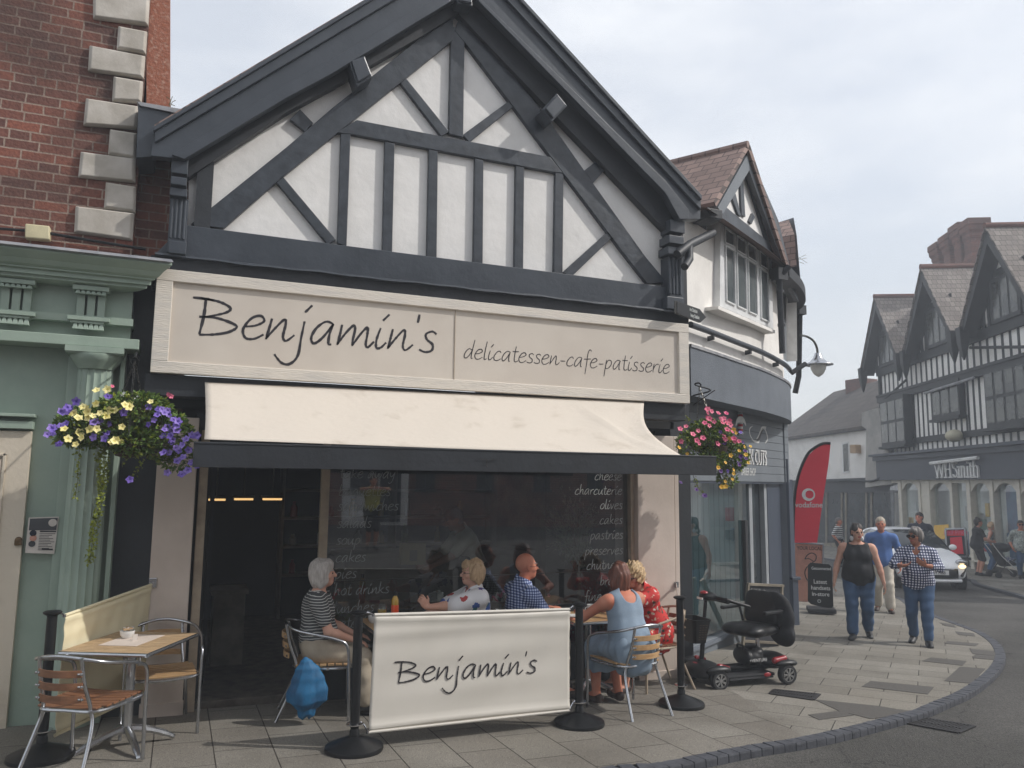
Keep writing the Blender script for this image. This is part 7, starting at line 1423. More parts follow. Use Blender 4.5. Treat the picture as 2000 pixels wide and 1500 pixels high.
# ---------------------------------------------------------------- mobility scooter (local: +y = forward)
SW = (G(1405, 1345)+G(1535, 1338))/2; SF, SR = G(1405, 1345), G(1538, 1336); sdir = (SF-SR).normalized()
srz = math.atan2(-sdir.x, sdir.y); side = Vector((sdir.y, -sdir.x, 0)); side = side if side.y > 0 else -side   # away from the camera
sc_c = (SF+SR)/2+side*.24; sc_c.z = zg(sc_c.x, sc_c.y)
MS = thing('mobility_scooter', 'black and red mobility scooter with a front basket parked in front of the barber window', 'mobility scooter', sc_c, srz)
wbs = (SF-SR).length/2
def wheel(x, y, r, w):
    q = sub('wheel', MS, (x, y, r)); a = MB(); a.lathe([(r*.70, -w/2), (r*.93, -w/2), (r, -w/3), (r, w/3), (r*.93, w/2), (r*.70, w/2)], (0, 0, 0), 30, (1, 0, 0), True); a.build('tyre', M['rubber'], q, smooth=True, world=False)
    a = MB(); s_ = 1 if x > 0 else -1
    for s_ in (-1, 1):
        a.lathe([(r*.62, s_*w*.46), (r*.73, s_*w*.46), (r*.73, s_*w*.30), (r*.62, s_*w*.30)], (0, 0, 0), 30, (1, 0, 0), True); a.lathe([(.001, s_*w*.5), (r*.18, s_*w*.5), (r*.22, s_*w*.3), (.001, s_*w*.3)], (0, 0, 0), 14, (1, 0, 0))
        for k in range(7):
            for e in (-.12, .12): g = 2*PI*k/7+e; a.bar((s_*w*.42, math.cos(g)*r*.15, math.sin(g)*r*.15), (s_*w*.42, math.cos(g)*r*.68, math.sin(g)*r*.68), .010, .007, (1, 0, 0))
    a.build('rim', M['alu'], q, smooth=True, world=False); a = MB(); a.lathe([(.001, -w*.28), (r*.7, -w*.28), (r*.7, w*.28), (.001, w*.28)], (0, 0, 0), 24, (1, 0, 0)); a.build('hub', M['black_matt'], q, world=False)
for x in (-.24, .24): wheel(x, wbs, .098, .07); wheel(x*1.0, -wbs, .10, .075)
def sdfpart(S, name, m, parent, h=.008, **k): P, Q = S.mesh(h, **k); return npbuild(P, Q, name, M[m], parent)
S = SDF(); S.cap((0, -wbs+.1, .15), (0, wbs-.05, .15), .04, .04, k=.05); S.ell((0, wbs+.03, .17), (.21, .17, .075), k=.03); S.ell((0, wbs+.10, .14), (.22, .10, .06), k=.03)
for x in (-.235, .235): S.ell((x, wbs-.0, .195), (.055, .145, .045), k=.03); S.ell((x, wbs, .095), (.10, .115, .112), k=.01, sub=True); S.ell((x, -wbs+.0, .205), (.05, .135, .04), k=.03); 
S.ell((0, -wbs+.02, .20), (.20, .17, .085), k=.04); S.ell((0, -wbs-.10, .17), (.21, .06, .06), k=.03)
for x in (-.235, .235): S.ell((x, -wbs, .10), (.10, .118, .112), k=.01, sub=True)
sdfpart(S, 'body', 'black_plastic', MS)
a = MB(); a.box(-.20, .20, -wbs+.12, wbs-.10, .085, .115); a.box(-.22, .22, -wbs+.15, wbs-.14, .07, .09); a.build('footboard', M['black_matt'], MS, bevel=.01, world=False)
S = SDF(); S.ell((0, -.13, .25), (.15, .14, .10), k=.03); S.ell((0, -.04, .26), (.145, .05, .09), k=.02); S.ell((0, -.18, .31), (.13, .09, .05), k=.03); sdfpart(S, 'battery_box', 'black_plastic', MS)
a = MB(); a.tube([Vector(p) for p in ((-.05, -.02, .33), (-.045, -.02, .37), (.045, -.02, .37), (.05, -.02, .33))], .012, 8, smooth=3); a.build('carry_handle', M['black_plastic'], MS, smooth=True, world=False)
for x in (-1, 1):
    S = SDF(); S.cap((x*.215, wbs-.13, .20), (x*.205, wbs-.03, .222), .022, .03, k=.02); sdfpart(S, 'red_panel', 'red_gloss', MS, .006)
    S = SDF(); S.cap((x*.205, -wbs+.12, .235), (x*.205, -wbs+.0, .255), .035, .028, k=.02); sdfpart(S, 'red_panel', 'red_gloss', MS, .006)
    a = MB(); a.ell((x*.232, -wbs+.24, .11), (.006, .045, .022), 14, 8); a.build('side_reflector', M['red_gloss'], MS, smooth=True, world=False)
S = SDF(); S.ell((0, wbs+.09, .215), (.10, .06, .022), k=.02); sdfpart(S, 'red_panel', 'red_gloss', MS, .006)
a = MB(); t0, t1 = Vector((0, wbs+.05, .2)), Vector((0, wbs-.02, .86)); a.tube([t0, t0.lerp(t1, .55)], .024, 10); a.tube([t0.lerp(t1, .5), t1], .018, 10); a.lathe([(.035, 0), (.035, .05)], t0.lerp(t1, .45), 12); a.lathe([(.035, 0), (.04, .03), (.03, .06)], t0, 12); a.build('tiller', M['black_plastic'], MS, smooth=True, world=False)
S = SDF(); S.ell((0, wbs-.05, .89), (.09, .10, .045), k=.03); S.cap((0, wbs-.08, .88), (0, wbs-.30, .82), .03, .022, k=.03)
for x in (-1, 1): S.cap((x*.05, wbs-.06, .89), (x*.20, wbs-.14, .875), .022, .018, k=.02); S.cap((x*.20, wbs-.14, .875), (x*.22, wbs-.40, .80), .017, .017, k=.02)
sdfpart(S, 'handlebar', 'black_plastic', MS)
a = MB(); a.ell((0, wbs-.0, .93), (.05, .04, .02)); a.build('red_cap', M['red_gloss'], MS, smooth=True, world=False)
a = MB(); a.box(-.05, .05, wbs+.045, wbs+.055, .865, .885); a.build('badge', M['china'], MS, world=False)
a = MB(); n = 28
def ring(z, w_, d_, yy=.12): return [(w_*max(-1, min(1, 1.3*math.cos(q))), wbs+yy+d_*max(-1, min(1, 1.3*math.sin(q))), z) for q in [2*PI*i/n for i in range(n)]]
a.loft([ring(.44, .11, .07), ring(.66, .16, .10), ring(.68, .17, .11), ring(.68, .155, .095), ring(.46, .10, .06), ring(.455, .01, .01)], caps=True); bk_ = a.build('basket', M['black_plastic'], MS, smooth=True, world=False); a = MB()
for sx in (-1, 1):
    for i in range(7):
        for j in range(3): z = .485+i*.024; y = wbs+.08+j*.035; xx = sx*(.135+(z-.44)*.20); a.bar((xx, y, z), (xx, y+.022, z), .006, .006, (1, 0, 0))
a.build('basket_slot', M['coir'], bk_, world=False); a = MB(); a.bar((0, wbs+.0, .6), (0, wbs+.08, .6), .03, .03); a.build('basket_bracket', M['black_plastic'], bk_, world=False)
a = MB(); a.tube([(0, -.24, .28), (0, -.24, .50)], .022, 12); a.build('seat_post', M['steel'], MS, smooth=True, world=False)
SB = sub('swivel_seat', MS, (0, -.06, -.02), -R(22) if (WM[MS.name].to_3x3()@Vector((1, 0, 0))).y < 0 else R(22)); S = SDF(); [S.ell((x, y, .535+.01*(y > -.1)), (.10, .11, .055), k=.05) for x in (-.13, 0, .13) for y in (-.30, -.18, -.06, .02)]; sdfpart(S, 'seat_cushion', 'black_plastic', SB)
S = SDF(); [S.ell((x, -.40-.02*(z-.6)*5, z), (.095, .05, .10), k=.05) for x in (-.12, 0, .12) for z in (.63, .73, .82)]; sdfpart(S, 'backrest', 'black_plastic', SB)
for x in (-1, 1):
    a = MB(); a.bar((x*.255, -.36, .735), (x*.255, -.0, .745), .05, .035); a.build('armrest', M['black_plastic'], SB, bevel=.012, world=False); a = MB(); a.tube([(x*.255, -.35, .73), (x*.24, -.38, .60), (x*.2, -.36, .52)], .014, 8); a.build('armrest_bracket', M['black_plastic'], SB, smooth=True, world=False)
S = SDF(); S.ell((.02, -.56, .66), (.20, .10, .19), k=.03); S.ell((0, -.57, .46), (.18, .09, .13), k=.04); S.ell((.05, -.52, .80), (.17, .07, .10), k=.05); P, Q = S.mesh(.009, noise=.010, nf=16, seed=4); o = npbuild(P, Q, 'rucksack', M['navy_bag'] if 'navy_bag' in M else M['black_cloth']); o.location = MS.location; o.rotation_euler = MS.rotation_euler; tag(o, 'dark rucksack slung over the back of the mobility scooter seat', 'bag')
a = MB(); a.bar((.1, -.635, .66), (.12, -.66, .42), .035, .006, (0, 1, 0)); a.build('strap', M['black_cloth'], o, world=False)
a = MB()   # name on the battery box
xs_ = -.151 if (WM[MS.name].to_3x3()@Vector((-1, 0, 0))).y < 0 else .151; sg_ = 1 if xs_ > 0 else -1
ftext(a, '+VENTURE', Vector((xs_*1.0, -.13, .225)), (0, sg_, 0), (0, 0, 1), .045, .002, 'CENTER', .0, 1.)
a.build('lettering', M['china'], MS, world=False)

# ---------------------------------------------------------------- pavement boards and flag
cb = thing('chalkboard', 'wooden framed chalkboard with handwriting half hidden behind the scooter seat', 'board', G(1465, 1262)); bp = Vector((7.25, 8.55, 0)); bn2 = Vector((.18, -.98, 0)).normalized(); P_ = lambda x, y, o=0: PL(x, y, bp+bn2*o, bn2)
a = MB(); a.prism([P_(x, y) for x, y in ((1462, 1144), (1527, 1147), (1521, 1266), (1452, 1262))], -bn2*.02); a.build('slate', M['chalk'], cb)
a = MB()
for q in (((1460, 1141), (1530, 1144)), ((1461, 1142), (1450, 1268)), ((1527, 1144), (1520, 1270)), ((1452, 1252), (1522, 1256))): a.bar(P_(*q[0], .005), P_(*q[1], .005), .04, .035)
a.build('frame', M['interior_mid'], cb, bevel=.004); a = MB(); a.bar(P_(1526, 1144, -.1), P_(1534, 1262, -.45), .04, .03); a.bar(P_(1464, 1142, -.1), P_(1462, 1258, -.45), .04, .03); a.build('rear_leg', M['wood_frame'], cb)
a = MB(); ud2 = (P_(1525, 1150)-P_(1465, 1148)).normalized()
ftext(a, 'ONLY 3 People', P_(1466, 1157, .004), ud2, UPZ, .075, .001, 'LEFT', -.01, .62); ftext(a, 'NEXT ONLY', P_(1464, 1169, .004), ud2, UPZ, .06, .001, 'LEFT', -.01, .6)
a.build('lettering', M['chalk_text'], cb)
def aboard(name, label, quad, depthpt, nrm_v, m, framem, lean=.12, th=.03):
    n = Vector(nrm_v).normalized(); f = lambda x, y, o=0: PL(x, y, depthpt+n*o, n); t = thing(name, label, 'board', sum([f(*q) for q in quad[2:]], Vector())/2); return t, f, n
pA = G(1606, 1198); t, f, n = aboard('pavement_board', 'black pavement sign reading Latest handsets in-store', [(1580, 1100), (1622, 1102), (1632, 1200), (1582, 1196)], pA, (-.62, -.78, 0), None, None)
q4 = [f(x, y) for x, y in ((1583, 1099), (1619, 1102), (1625, 1108), (1628, 1184), (1622, 1190), (1584, 1180), (1578, 1174), (1578, 1104))]
a = MB(); a.prism(q4, -n*.04); a.build('panel', M['black_plastic'], t, bevel=.006); ud = (f(1622, 1150)-f(1580, 1148)); ud.z = 0; ud.normalize()
a = MB(); c0 = f(1604, 1194); a.obox(c0+Vector((0, 0, .03)), (ud, n, Vector((0, 0, 1))), (.24, .20, .04)); a.build('rubber_foot', M['rubber'], t, bevel=.02)
a = MB()
for x, y, s, h_, w_ in ((1604, 1113, 'Getconnected', .075, .78), (1602, 1140, 'Latest', .105, .9), (1603, 1152, 'handsets', .105, .9), (1603, 1164, 'in-store', .105, .9)): ftext(a, s, f(x, y, .006), ud, UPZ, h_, .002, 'CENTER', .012, w_)
a.build('lettering', M['china'], t); a = MB(); c = f(1600, 1174, .006); a.lathe([(.032, 0), (.032, .002), (.018, .002), (.018, 0)], c, 16, n, True); a.build('emblem', M['glass_text_dim'], t)
a = MB(); a.bar(f(1582, 1186, .004), f(1624, 1190, .004), .01, .02); a.build('bottom_strip', M['alu'], t)
pB = G(1590, 1178)+Vector((.0, .3, 0)); t, f, n = aboard('pavement_board', 'pink pavement sign reading YOUR LOCAL behind the black board', [(1560, 1060), (1607, 1063), (1607, 1190), (1560, 1190)], pB, (-.62, -.78, 0), None, None)
a = MB(); a.prism([f(x, y) for x, y in ((1553, 1061), (1606, 1064), (1604, 1190), (1553, 1188))], -n*.03); a.build('panel', M['pink_board'], t); a = MB()
for q in (((1553, 1060), (1608, 1063)), ((1608, 1062), (1606, 1192))): a.bar(f(*q[0], .005), f(*q[1], .005), .035, .035)
a.build('frame', M['alu'], t, bevel=.004); a = MB(); ftext(a, 'YOUR LOCAL', f(1581, 1074, .006), ud, UPZ, .10, .002, 'CENTER', .01, .78)
a.build('lettering', M['black_plastic'], t); a = MB(); a.tube([f(x, y, .01) for x, y in ((1572, 1092), (1577, 1084), (1586, 1080), (1594, 1085), (1593, 1094), (1586, 1100), (1590, 1106))], .010, 5, smooth=4); a.tube([f(x, y, .01) for x, y in ((1572, 1092), (1580, 1091), (1588, 1096))], .008, 5, smooth=3); a.tube([f(x, y, .01) for x, y in ((1584, 1104), (1576, 1108), (1572, 1120), (1578, 1134), (1590, 1132))], .010, 5, smooth=4); a.build('emblem', M['black_plastic'], t)
FP = Vector((11.3, 12.0, 0)); fn = Vector((-.62, -.78, 0)).normalized(); ff = lambda x, y, o=0: PL(x, y, FP+fn*o, fn)
fg = thing('feather_flag', 'tall red feather flag reading vodafone at the corner of the curved building', 'flag', ff(1555, 1190)); out = [(1622, 868), (1619, 900), (1613, 940), (1606, 985), (1600, 1030), (1596, 1060), (1552, 1060), (1552, 1000), (1555, 960), (1560, 935), (1567, 912), (1578, 890), (1594, 875), (1608, 868)]
a = MB(); P3d = [ff(x, y) for x, y in out]; a.prism(P3d, -fn*.008); a.build('cloth', M['flag_red'], fg); a = MB(); a.tube([ff(x, y) for x, y in ((1549, 1195), (1549, 1060), (1551, 980), (1559, 930), (1576, 889), (1592, 874), (1608, 866), (1622, 866))], .028, 8, smooth=4); a.build('pole', M['black_plastic'], fg, smooth=True)
c = ff(1579, 966, .012); kk = (ff(1592, 966, .012)-c).length; a = MB(); ax2 = (ff(1622, 966)-c).normalized(); rg = []
for i in range(29):
    g = R(60)+2*PI*i/28; w_ = .30+.10*math.sin(g*.5+1); o_, i_ = kk, kk*(.62 if math.sin(g) < .5 else .66); d = ax2*math.cos(g)+Vector((0, 0, math.sin(g))); c2 = c+ax2*.02; rg.append([c+d*o_, c2+d*i_, c2+d*i_+fn*.003, c+d*o_+fn*.003])
a.loft(rg); a.build('emblem', M['china'], fg); a = MB(); ftext(a, 'vodafone', ff(1580, 991, .012), ax2, UPZ, .150, .003, 'CENTER', .008, .92); a.build('lettering', M['china'], fg)
hp_ = G(1872, 1092); hp_ = PW(1866, 1100, 2.2); n = (wno*.75+WD*-.6).normalized(); f = lambda x, y, o=0: PL(x, y, hp_+n*o, n); t = thing('pavement_board', 'framed Half Price poster stand outside the timbered shop', 'board', f(1866, 1088))
a = MB(); a.prism([f(x, y) for x, y in ((1848, 1034), (1884, 1033), (1889, 1086), (1852, 1086))], -n*.05); a.build('panel', M['navy_cloth'], t); a = MB(); a.prism([f(x, y, .01) for x, y in ((1849, 1036), (1883, 1035), (1884, 1046), (1850, 1047))], -n*.02); a.prism([f(x, y, .01) for x, y in ((1855, 1050), (1878, 1048), (1882, 1082), (1858, 1082))], -n*.02); a.build('print', M['flag_red'], t); a = MB()
for q in (((1847, 1033), (1885, 1032)), ((1885, 1032), (1890, 1087)), ((1890, 1087), (1851, 1087)), ((1851, 1087), (1847, 1033))): a.bar(f(*q[0], .02), f(*q[1], .02), .06, .05)
a.build('frame', M['alu'], t); a = MB(); ue = (f(1883, 1035)-f(1849, 1036)).normalized(); ftext(a, 'Half Price', f(1866.5, 1044, .02), ue, UPZ, .20, .004, 'CENTER', .0, .88); a.build('lettering', M['petal_pink'], t); a = MB(); a.bar(f(1852, 1092, .2), f(1892, 1092, .2), .3, .08); a.build('foot', M['rubber'], t)
for cx_, cy_ in ((1893, 1058), (1894, 1078)): pass

# ---------------------------------------------------------------- white hatchback (local: +y = forward)
cf = G(1826, 1160, -.05); chd = R(211); cdir = Vector((math.sin(chd), math.cos(chd), 0)); cc_ = PW(1, 1, 0)*0
wr = G(1872, 1150, -.05); cside = Vector((cdir.y, -cdir.x, 0))       # right-hand side of the car
ccen = wr-cdir*1.26+cside*.76; ccen.z = zg(ccen.x, ccen.y)-.055
CAR = thing('parked_car', 'white hatchback with its lights on driving towards us behind the walkers', 'car', ccen, -chd)
secs = [(-1.98, .62, .48, .92, .70, .74), (-1.93, .76, .35, .97, .72, 1.05), (-1.75, .83, .28, 1.0, .70, 1.36), (-1.3, .845, .25, 1.0, .66, 1.45), (-.5, .85, .25, .99, .64, 1.48), (.1, .85, .25, .98, .62, 1.44), (.55, .85, .25, .97, .60, 1.25), (1.0, .845, .25, .95, .62, .985), (1.5, .82, .26, .88, .62, .90), (1.82, .76, .30, .76, .58, .79), (1.97, .62, .36, .64, .5, .66)]
rings = []
for y, w_, zb_, zb2, wt, zt_ in secs:
    pts = [(-w_*.88, zb_), (-w_, zb_+.10), (-w_*1.0, (zb_+zb2)/2), (-w_*.975, zb2-.04), (-w_*.93, zb2), (-wt*1.0-(.02 if zt_ > zb2+.1 else 0), max(zb2+.004, zt_-.09)), (-wt*.85, zt_-.02), (-wt*.4, zt_), (wt*.4, zt_), (wt*.85, zt_-.02), (wt+(.02 if zt_ > zb2+.1 else 0), max(zb2+.004, zt_-.09)), (w_*.93, zb2), (w_*.975, zb2-.04), (w_, (zb_+zb2)/2), (w_, zb_+.10), (w_*.88, zb_)]
    rings.append([Vector((x, y, z)) for x, z in pts])
a = MB(); a.loft(rings); o = a.build('body', M['car_white'], CAR, smooth=2, world=False); ss_ = o.modifiers.new('s', 'SUBSURF'); ss_.levels = ss_.render_levels = 2
def cprism(name, pts, m, th=.01, par=CAR, d=(0, 1, 0), **k): a = MB(); a.prism([Vector(p) for p in pts], Vector(d)*th); return a.build(name, M[m], par, world=False, **k)
def crv(name, rows, m, par=CAR): a = MB(); a.loft([[Vector(p) for p in r] for r in rows], closed=False, caps=False); o = a.build(name, M[m], par, smooth=2, world=False); s_ = o.modifiers.new('t', 'SOLIDIFY'); s_.thickness = .012; s_.offset = 1; return o
ws1 = []
for k in range(5):
    v = k/4; y = 1.0-(1.0-.16)*v; z = .985+(1.425-.985)*v**.85; w_ = .70-.12*v; ws1.append([(w_*s, y-.10*s*s+.02, z+.015-.02*s*s) for s in (-1, -.6, -.2, .2, .6, 1)])
crv('windscreen', ws1, 'dark_glass')
for s in (-1, 1):
    crv('side_window', [[(s*.835, .62, 1.0), (s*.84, .0, 1.02), (s*.835, -.7, 1.03), (s*.81, -1.35, 1.06)], [(s*.76, .28, 1.22), (s*.765, .0, 1.25), (s*.76, -.7, 1.27), (s*.74, -1.3, 1.24)], [(s*.70, -.02, 1.36), (s*.695, -.2, 1.39), (s*.69, -.7, 1.40), (s*.69, -1.2, 1.34)]], 'dark_glass')
    a = MB(); a.ell((s*.93, .62, 1.03), (.10, .06, .075), 14, 8); a.build('wing_mirror', M['car_white'], CAR, smooth=True, world=False)
    S = SDF(); S.ell((s*.66, 1.78, .74), (.15, .22, .08), np.array([[1, s*.35, 0], [-s*.35, 1, .25], [0, -.25, 1]])/1.06, k=.01); P, Q = S.mesh(.012); npbuild(P, Q, 'headlight', [M['alu']], CAR)
    a = MB(); a.ell((s*.62, 1.93, .66), (.085, .05, .05), 14, 8); a.build('lamp', M['drl'], CAR, smooth=True, world=False)
    S = SDF(); S.cap((s*.60, 1.93, .44), (s*.72, 1.84, .58), .035, .02, k=.01); P, Q = S.mesh(.01); npbuild(P, Q, 'fog_lamp_recess', [M['black_plastic']], CAR)
    for yy in (1.26, -1.28):
        q = sub('wheel', CAR, (s*.76, yy, .30)); a = MB(); a.lathe([(.19, -.10), (.28, -.10), (.30, -.07), (.30, .07), (.28, .10), (.19, .10)], (0, 0, 0), 32, (1, 0, 0), True); a.build('tyre', M['rubber'], q, smooth=True, world=False); a = MB(); a.lathe([(.001, s*.06), (.19, s*.085), (.2, s*.05), (.001, s*.04)], (0, 0, 0), 24, (1, 0, 0)); a.build('rim', M['alu'], q, smooth=True, world=False)
        a = MB(); a.lathe([(.001, s*.078), (.345, s*.078), (.345, s*.088), (.001, s*.088)], (s*.76 if False else s*.755, yy, .31), 28, (1, 0, 0)); a.build('wheel_arch', M['black_matt'], CAR, world=False)
a = MB(); a.loft([[(x, 1.99-abs(x)**2*.28+dy, z) for x in (-.5, -.3, 0, .3, .5)] for z, dy in ((.38, .005), (.45, .02), (.54, .012), (.60, .0))], closed=False, caps=False); o = a.build('grille', M['black_plastic'], CAR, world=False, smooth=2); s_ = o.modifiers.new('t', 'SOLIDIFY'); s_.thickness = .03; s_.offset = 1
a = MB(); a.tube([Vector(p) for p in ((-.52, 1.93, .585), (-.3, 1.985, .60), (0, 2.005, .605), (.3, 1.985, .60), (.52, 1.93, .585))], .012, 6, smooth=3); a.build('grille_trim', M['steel'], CAR, smooth=True, world=False)
a = MB(); a.box(-.26, .26, 2.03, 2.045, .455, .565); pl = a.build('number_plate', M['china'], CAR, world=False, bevel=.004); a = MB(); ftext(a, 'BJ69 HBB', Vector((0, 2.046, .475)), (-1, 0, 0), (0, 0, 1), .10, .002, 'CENTER', .012, .92); a.build('lettering', M['ink'], pl, world=False)
a = MB(); a.lathe([(.045, 0), (.045, .01), (.03, .01), (.03, 0)], (0, 1.985, .66), 16, (0, 1, .3), True); a.build('badge', M['steel'], CAR, world=False); a = MB(); a.tube([Vector(p) for p in ((-.6, 1.88, .31), (0, 2.0, .31), (.6, 1.88, .31))], .04, 8, smooth=3); a.build('lower_lip', M['car_white'], CAR, smooth=True, world=False)

# ---------------------------------------------------------------- people
def skirt(m, hem, w0=.17, w1=.20):
    def f(ob, J, h):
        S = SDF(); w = J['w']; S.ell(J['Pv'], V3(.175*w, .15*w, .12), None, .05)
        for i in (0, 1): S.cap(J['H%d' % i], J['K%d' % i], .105, .085, .08)
        k = (J['K0']+J['K1'])/2; a = (J['A0']+J['A1'])/2; e = V3(k[0], k[1]*.7+a[1]*.3, hem); S.cap(k, e, .10, .13, .08); S.ell(e+V3(0, -.02, .05), V3(w1, .15, .12), None, .06)
        for q in (-1, 1): S.cap(k+V3(q*.06, 0, 0), e+V3(q*.09, -.02, 0), .085, .09, .06)
        S.cap(J['Pv'], V3(0, J['Pv'][1]-.02, J['Pv'][2]-.10), .16*w, .15*w, .05)
        S.cut(V3(0, 0, hem), V3(0, 0, -1)); P, Q = S.mesh(h, grow=.01, noise=.010, nf=34, seed=8, zf=.25); npbuild(P, Q, 'skirt', M[m], ob)
    return f
def both(*fs):
    def f(ob, J, h):
        for g in fs: g(ob, J, h)
    return f
def cap_(ob, J, h):
    S = SDF(); hd = J['hd']; S.ell(hd(0, -.01, .06), V3(.086, .10, .075)*J['s'], J['BH'], .01); S.ell(hd(0, .10, .05), V3(.06, .06, .012)*J['s'], J['BH'], .01); S.cut(hd(0, 0, .035), -J['u1']); P, Q = S.mesh(.008); npbuild(P, Q, 'cap', M['black_cloth'], ob)
def apron(ob, J, h):
    S = SDF(); S.ell(J['waist']+J['fw']*.03, V3(.15, .12, .25), J['BT'], .03); S.ell(J['Pv']+J['fw']*.02+V3(0, 0, -.15), V3(.19, .15, .3), None, .05); P, Q = S.mesh(.012, noise=.004); npbuild(P, Q, 'apron', M['black_cloth'], ob)
def seated(c, head, **k):
    p = Vector(c); k.setdefault('hipz', .555); k.setdefault('hipf', -.06); k.setdefault('legs', [(-.10, .40, .085), (.10, .38, .085)]); k.setdefault('arms', [(-.12, .32, .66), (.12, .32, .66)]); return person(at=tuple(at_ground(p.x, p.y)), head=R(head), **k)
gl_ = lambda ob, J, h: glasses(ob, J)
sg_l = lambda ob, J, h: glasses(ob, J, thick=True)
seated((1.20, 6.93), 100, label='white-haired woman in a grey striped top sitting sideways on the chair by the doorway', H=1.58, w=1.02, bust=.02, belly=.03, skin='skin_pale', hair=('bob', 'hair_white'), top=shirt('tee_stripe', .62, .06, .014, neck=.04), bot=trousers('trouser_beige', loose=.02, length=.85), shoe='black_shoe', arms=[(-.10, .27, .625), (.11, .25, .62)], hands=[((.2, 1, -.15), (0, 0, -1), .3), ((-.1, 1, -.25), (0, 0, -1), .35)], h=.0065, spine=.3, poles=[(-.6, -.6, -1), (.6, -.6, -1)])
seated((2.50, 6.88), 272, label='woman in a white butterfly blouse and glasses raising one hand behind the banner', H=1.56, w=1.08, bust=.03, skin='skin_pale', hair=('shaggy', 'hair_blonde'), top=shirt('butterfly', .9, .12, .018, neck=.05, vneck=.04, flare=.02, cape=.6, noise=.006, collar='butterfly'), bot=trousers('navy_cloth'), shoe='black_shoe', extras=gl_, arms=[(-.04, .50, .86), (.16, .40, .76)], hands=[((-.1, .5, .8), (.9, .2, 0), .9), ((-.3, 1, 0), (0, 0, -1), .4)], h=.0065)
seated((3.04, 6.86), 88, label='bald man with glasses in a blue checked shirt behind the banner', H=1.72, w=1.08, lean=.10, male=True, hair=None, skin='skin_red', top=shirt('gingham_blue', .75, .08, .014, neck=.02, collar='gingham_blue'), bot=trousers('trouser_cream'), shoe='sandal', extras=gl_, arms=[(-.16, .38, .78), (.14, .38, .72)], hands=[((.2, 1, 0), (0, 0, -1), .4), ((-.2, 1, 0), (0, 0, -1), .4)], h=.0065)
seated((3.77, 6.22), -8, label='woman with red-brown hair in a sleeveless blue dress, back to us, on the slatted chair', H=1.62, w=1.12, lean=.24, yaw=.45, nod=.1, skin='skin_red', hair=('long', 'hair_red'), top=shirt('denim_dress', 0, .10, .014, neck=.12, flare=.02, straps=True, name='dress', back=.11), bot=skirt('denim_dress', .30, w1=.15), shoe='sandal', arms=[(-.20, .42, .80), (.18, .44, .80)], hands=[((.4, 1, .1), (0, 0, -1), .4), ((-.3, 1, .1), (0, 0, -1), .4)], legs=[(-.11, .30, .085), (.12, .27, .085)], h=.0065, poles=[(-1, -.5, -.5), (1, -.5, -.5)])
seated((4.50, 6.98), 262, label='curly blonde woman in dark glasses and a red floral dress, beside the right pillar', H=1.60, w=1.10, lean=.42, yaw=-.2, nod=.25, bust=.02, skin='skin', hair=('curly', 'hair_curly'), top=shirt('red_floral', .8, .12, .018, neck=.04, flare=.03, noise=.006, name='dress'), bot=skirt('red_floral', .3), shoe='sandal', extras=sg_l, arms=[(-.03, .36, 1.06), (.12, .40, .80)], hands=[((.1, .1, 1), (.3, 1, 0), .7), ((-.3, 1, 0), (0, 0, -1), .4)], h=.0065, poles=[(-.8, .3, -1), (1, -.5, -.5)])
person('waiter in a cream shirt, black apron and cap bending over the counter inside the cafe', (3.28, 8.75, -.28), R(268), H=1.76, w=1.1, lean=.42, nod=.5, male=True, hair=('short', 'hair_dark'), top=shirt('cream_cloth', .8, .1, .016), bot=trousers('black_cloth'), shoe='black_shoe', extras=both(cap_, apron), arms=[(-.15, .62, 1.0), (.15, .60, 1.0)], h=.009)
def headphones(ob, J, h):
    a = MB(); c = J['C']+J['td']*.10+J['fw']*.04; P = [Vector(c+J['rt']*math.sin(t)*.085+J['fw']*(-math.cos(t)*.075-.01)+J['td']*(.02-.04*abs(math.sin(t)))) for t in [R(-125)+R(250)*i/12 for i in range(13)]]; a.tube(P, .010, 8)
    for e in (P[0], P[-1]): a.ell(e+Vector(J['fw'])*.01, (.028, .030, .038), 14, 8)
    a.build('headphones', M['headphone'], ob, smooth=True, world=False)
def paper_(ob, J, h):
    a = MB(); w_ = Vector(J['W1']); a.obox(w_+Vector((0, .05, -.12)), (Vector((1, 0, 0)), Vector((0, 1, .4)).normalized(), Vector((0, -.4, 1)).normalized()), (.004, .045, .07)); o = a.build('face_mask', M['paper'], ob, world=False)
pg = G(1682, 1246); person('young woman in a black vest top and jeans with white headphones round her neck', tuple(pg), R(228), H=1.70, w=1.28, yaw=-.42, nod=.08, bust=.03, belly=.045, skin='skin_pale', hair=('ponytail', 'hair_dark'), top=shirt('black_cloth', 0, .12, .015, neck=.13, flare=.02, straps=True), bot=trousers('jeans', .016, .88, loose=.012), shoe='black_shoe', extras=both(gl_, headphones, paper_), arms=[(-.34, .10, .80), (.33, .05, .80)], legs=[(-.10, -.16, .10, .25), (.10, .20, .08)], h=.0085)
pi_ = G(1800, 1257); person('grey-haired woman in dark glasses and a navy checked shirt gesturing with both hands', tuple(pi_), R(233), H=1.66, w=1.14, yaw=.5, nod=.05, bust=.035, belly=.04, skin='skin_tan', hair=('fringe', 'hair_grey'), top=shirt('gingham_navy', 1.4, .10, .018, neck=.03, vneck=.03, flare=.02, collar='gingham_navy'), bot=trousers('jeans', .014, .93), shoe='black_shoe', extras=sg_l, arms=[(-.12, .36, 1.12), (.16, .36, 1.10)], hands=[((.75, .3, .45), (-.2, -1, .2), .5), ((-.7, .5, .25), (.2, .3, 1), .3)], legs=[(-.10, .22, .08), (.10, -.10, .09, .2)], poles=[(-1, -.5, -.6), (1, -.5, -.6)], h=.0085)
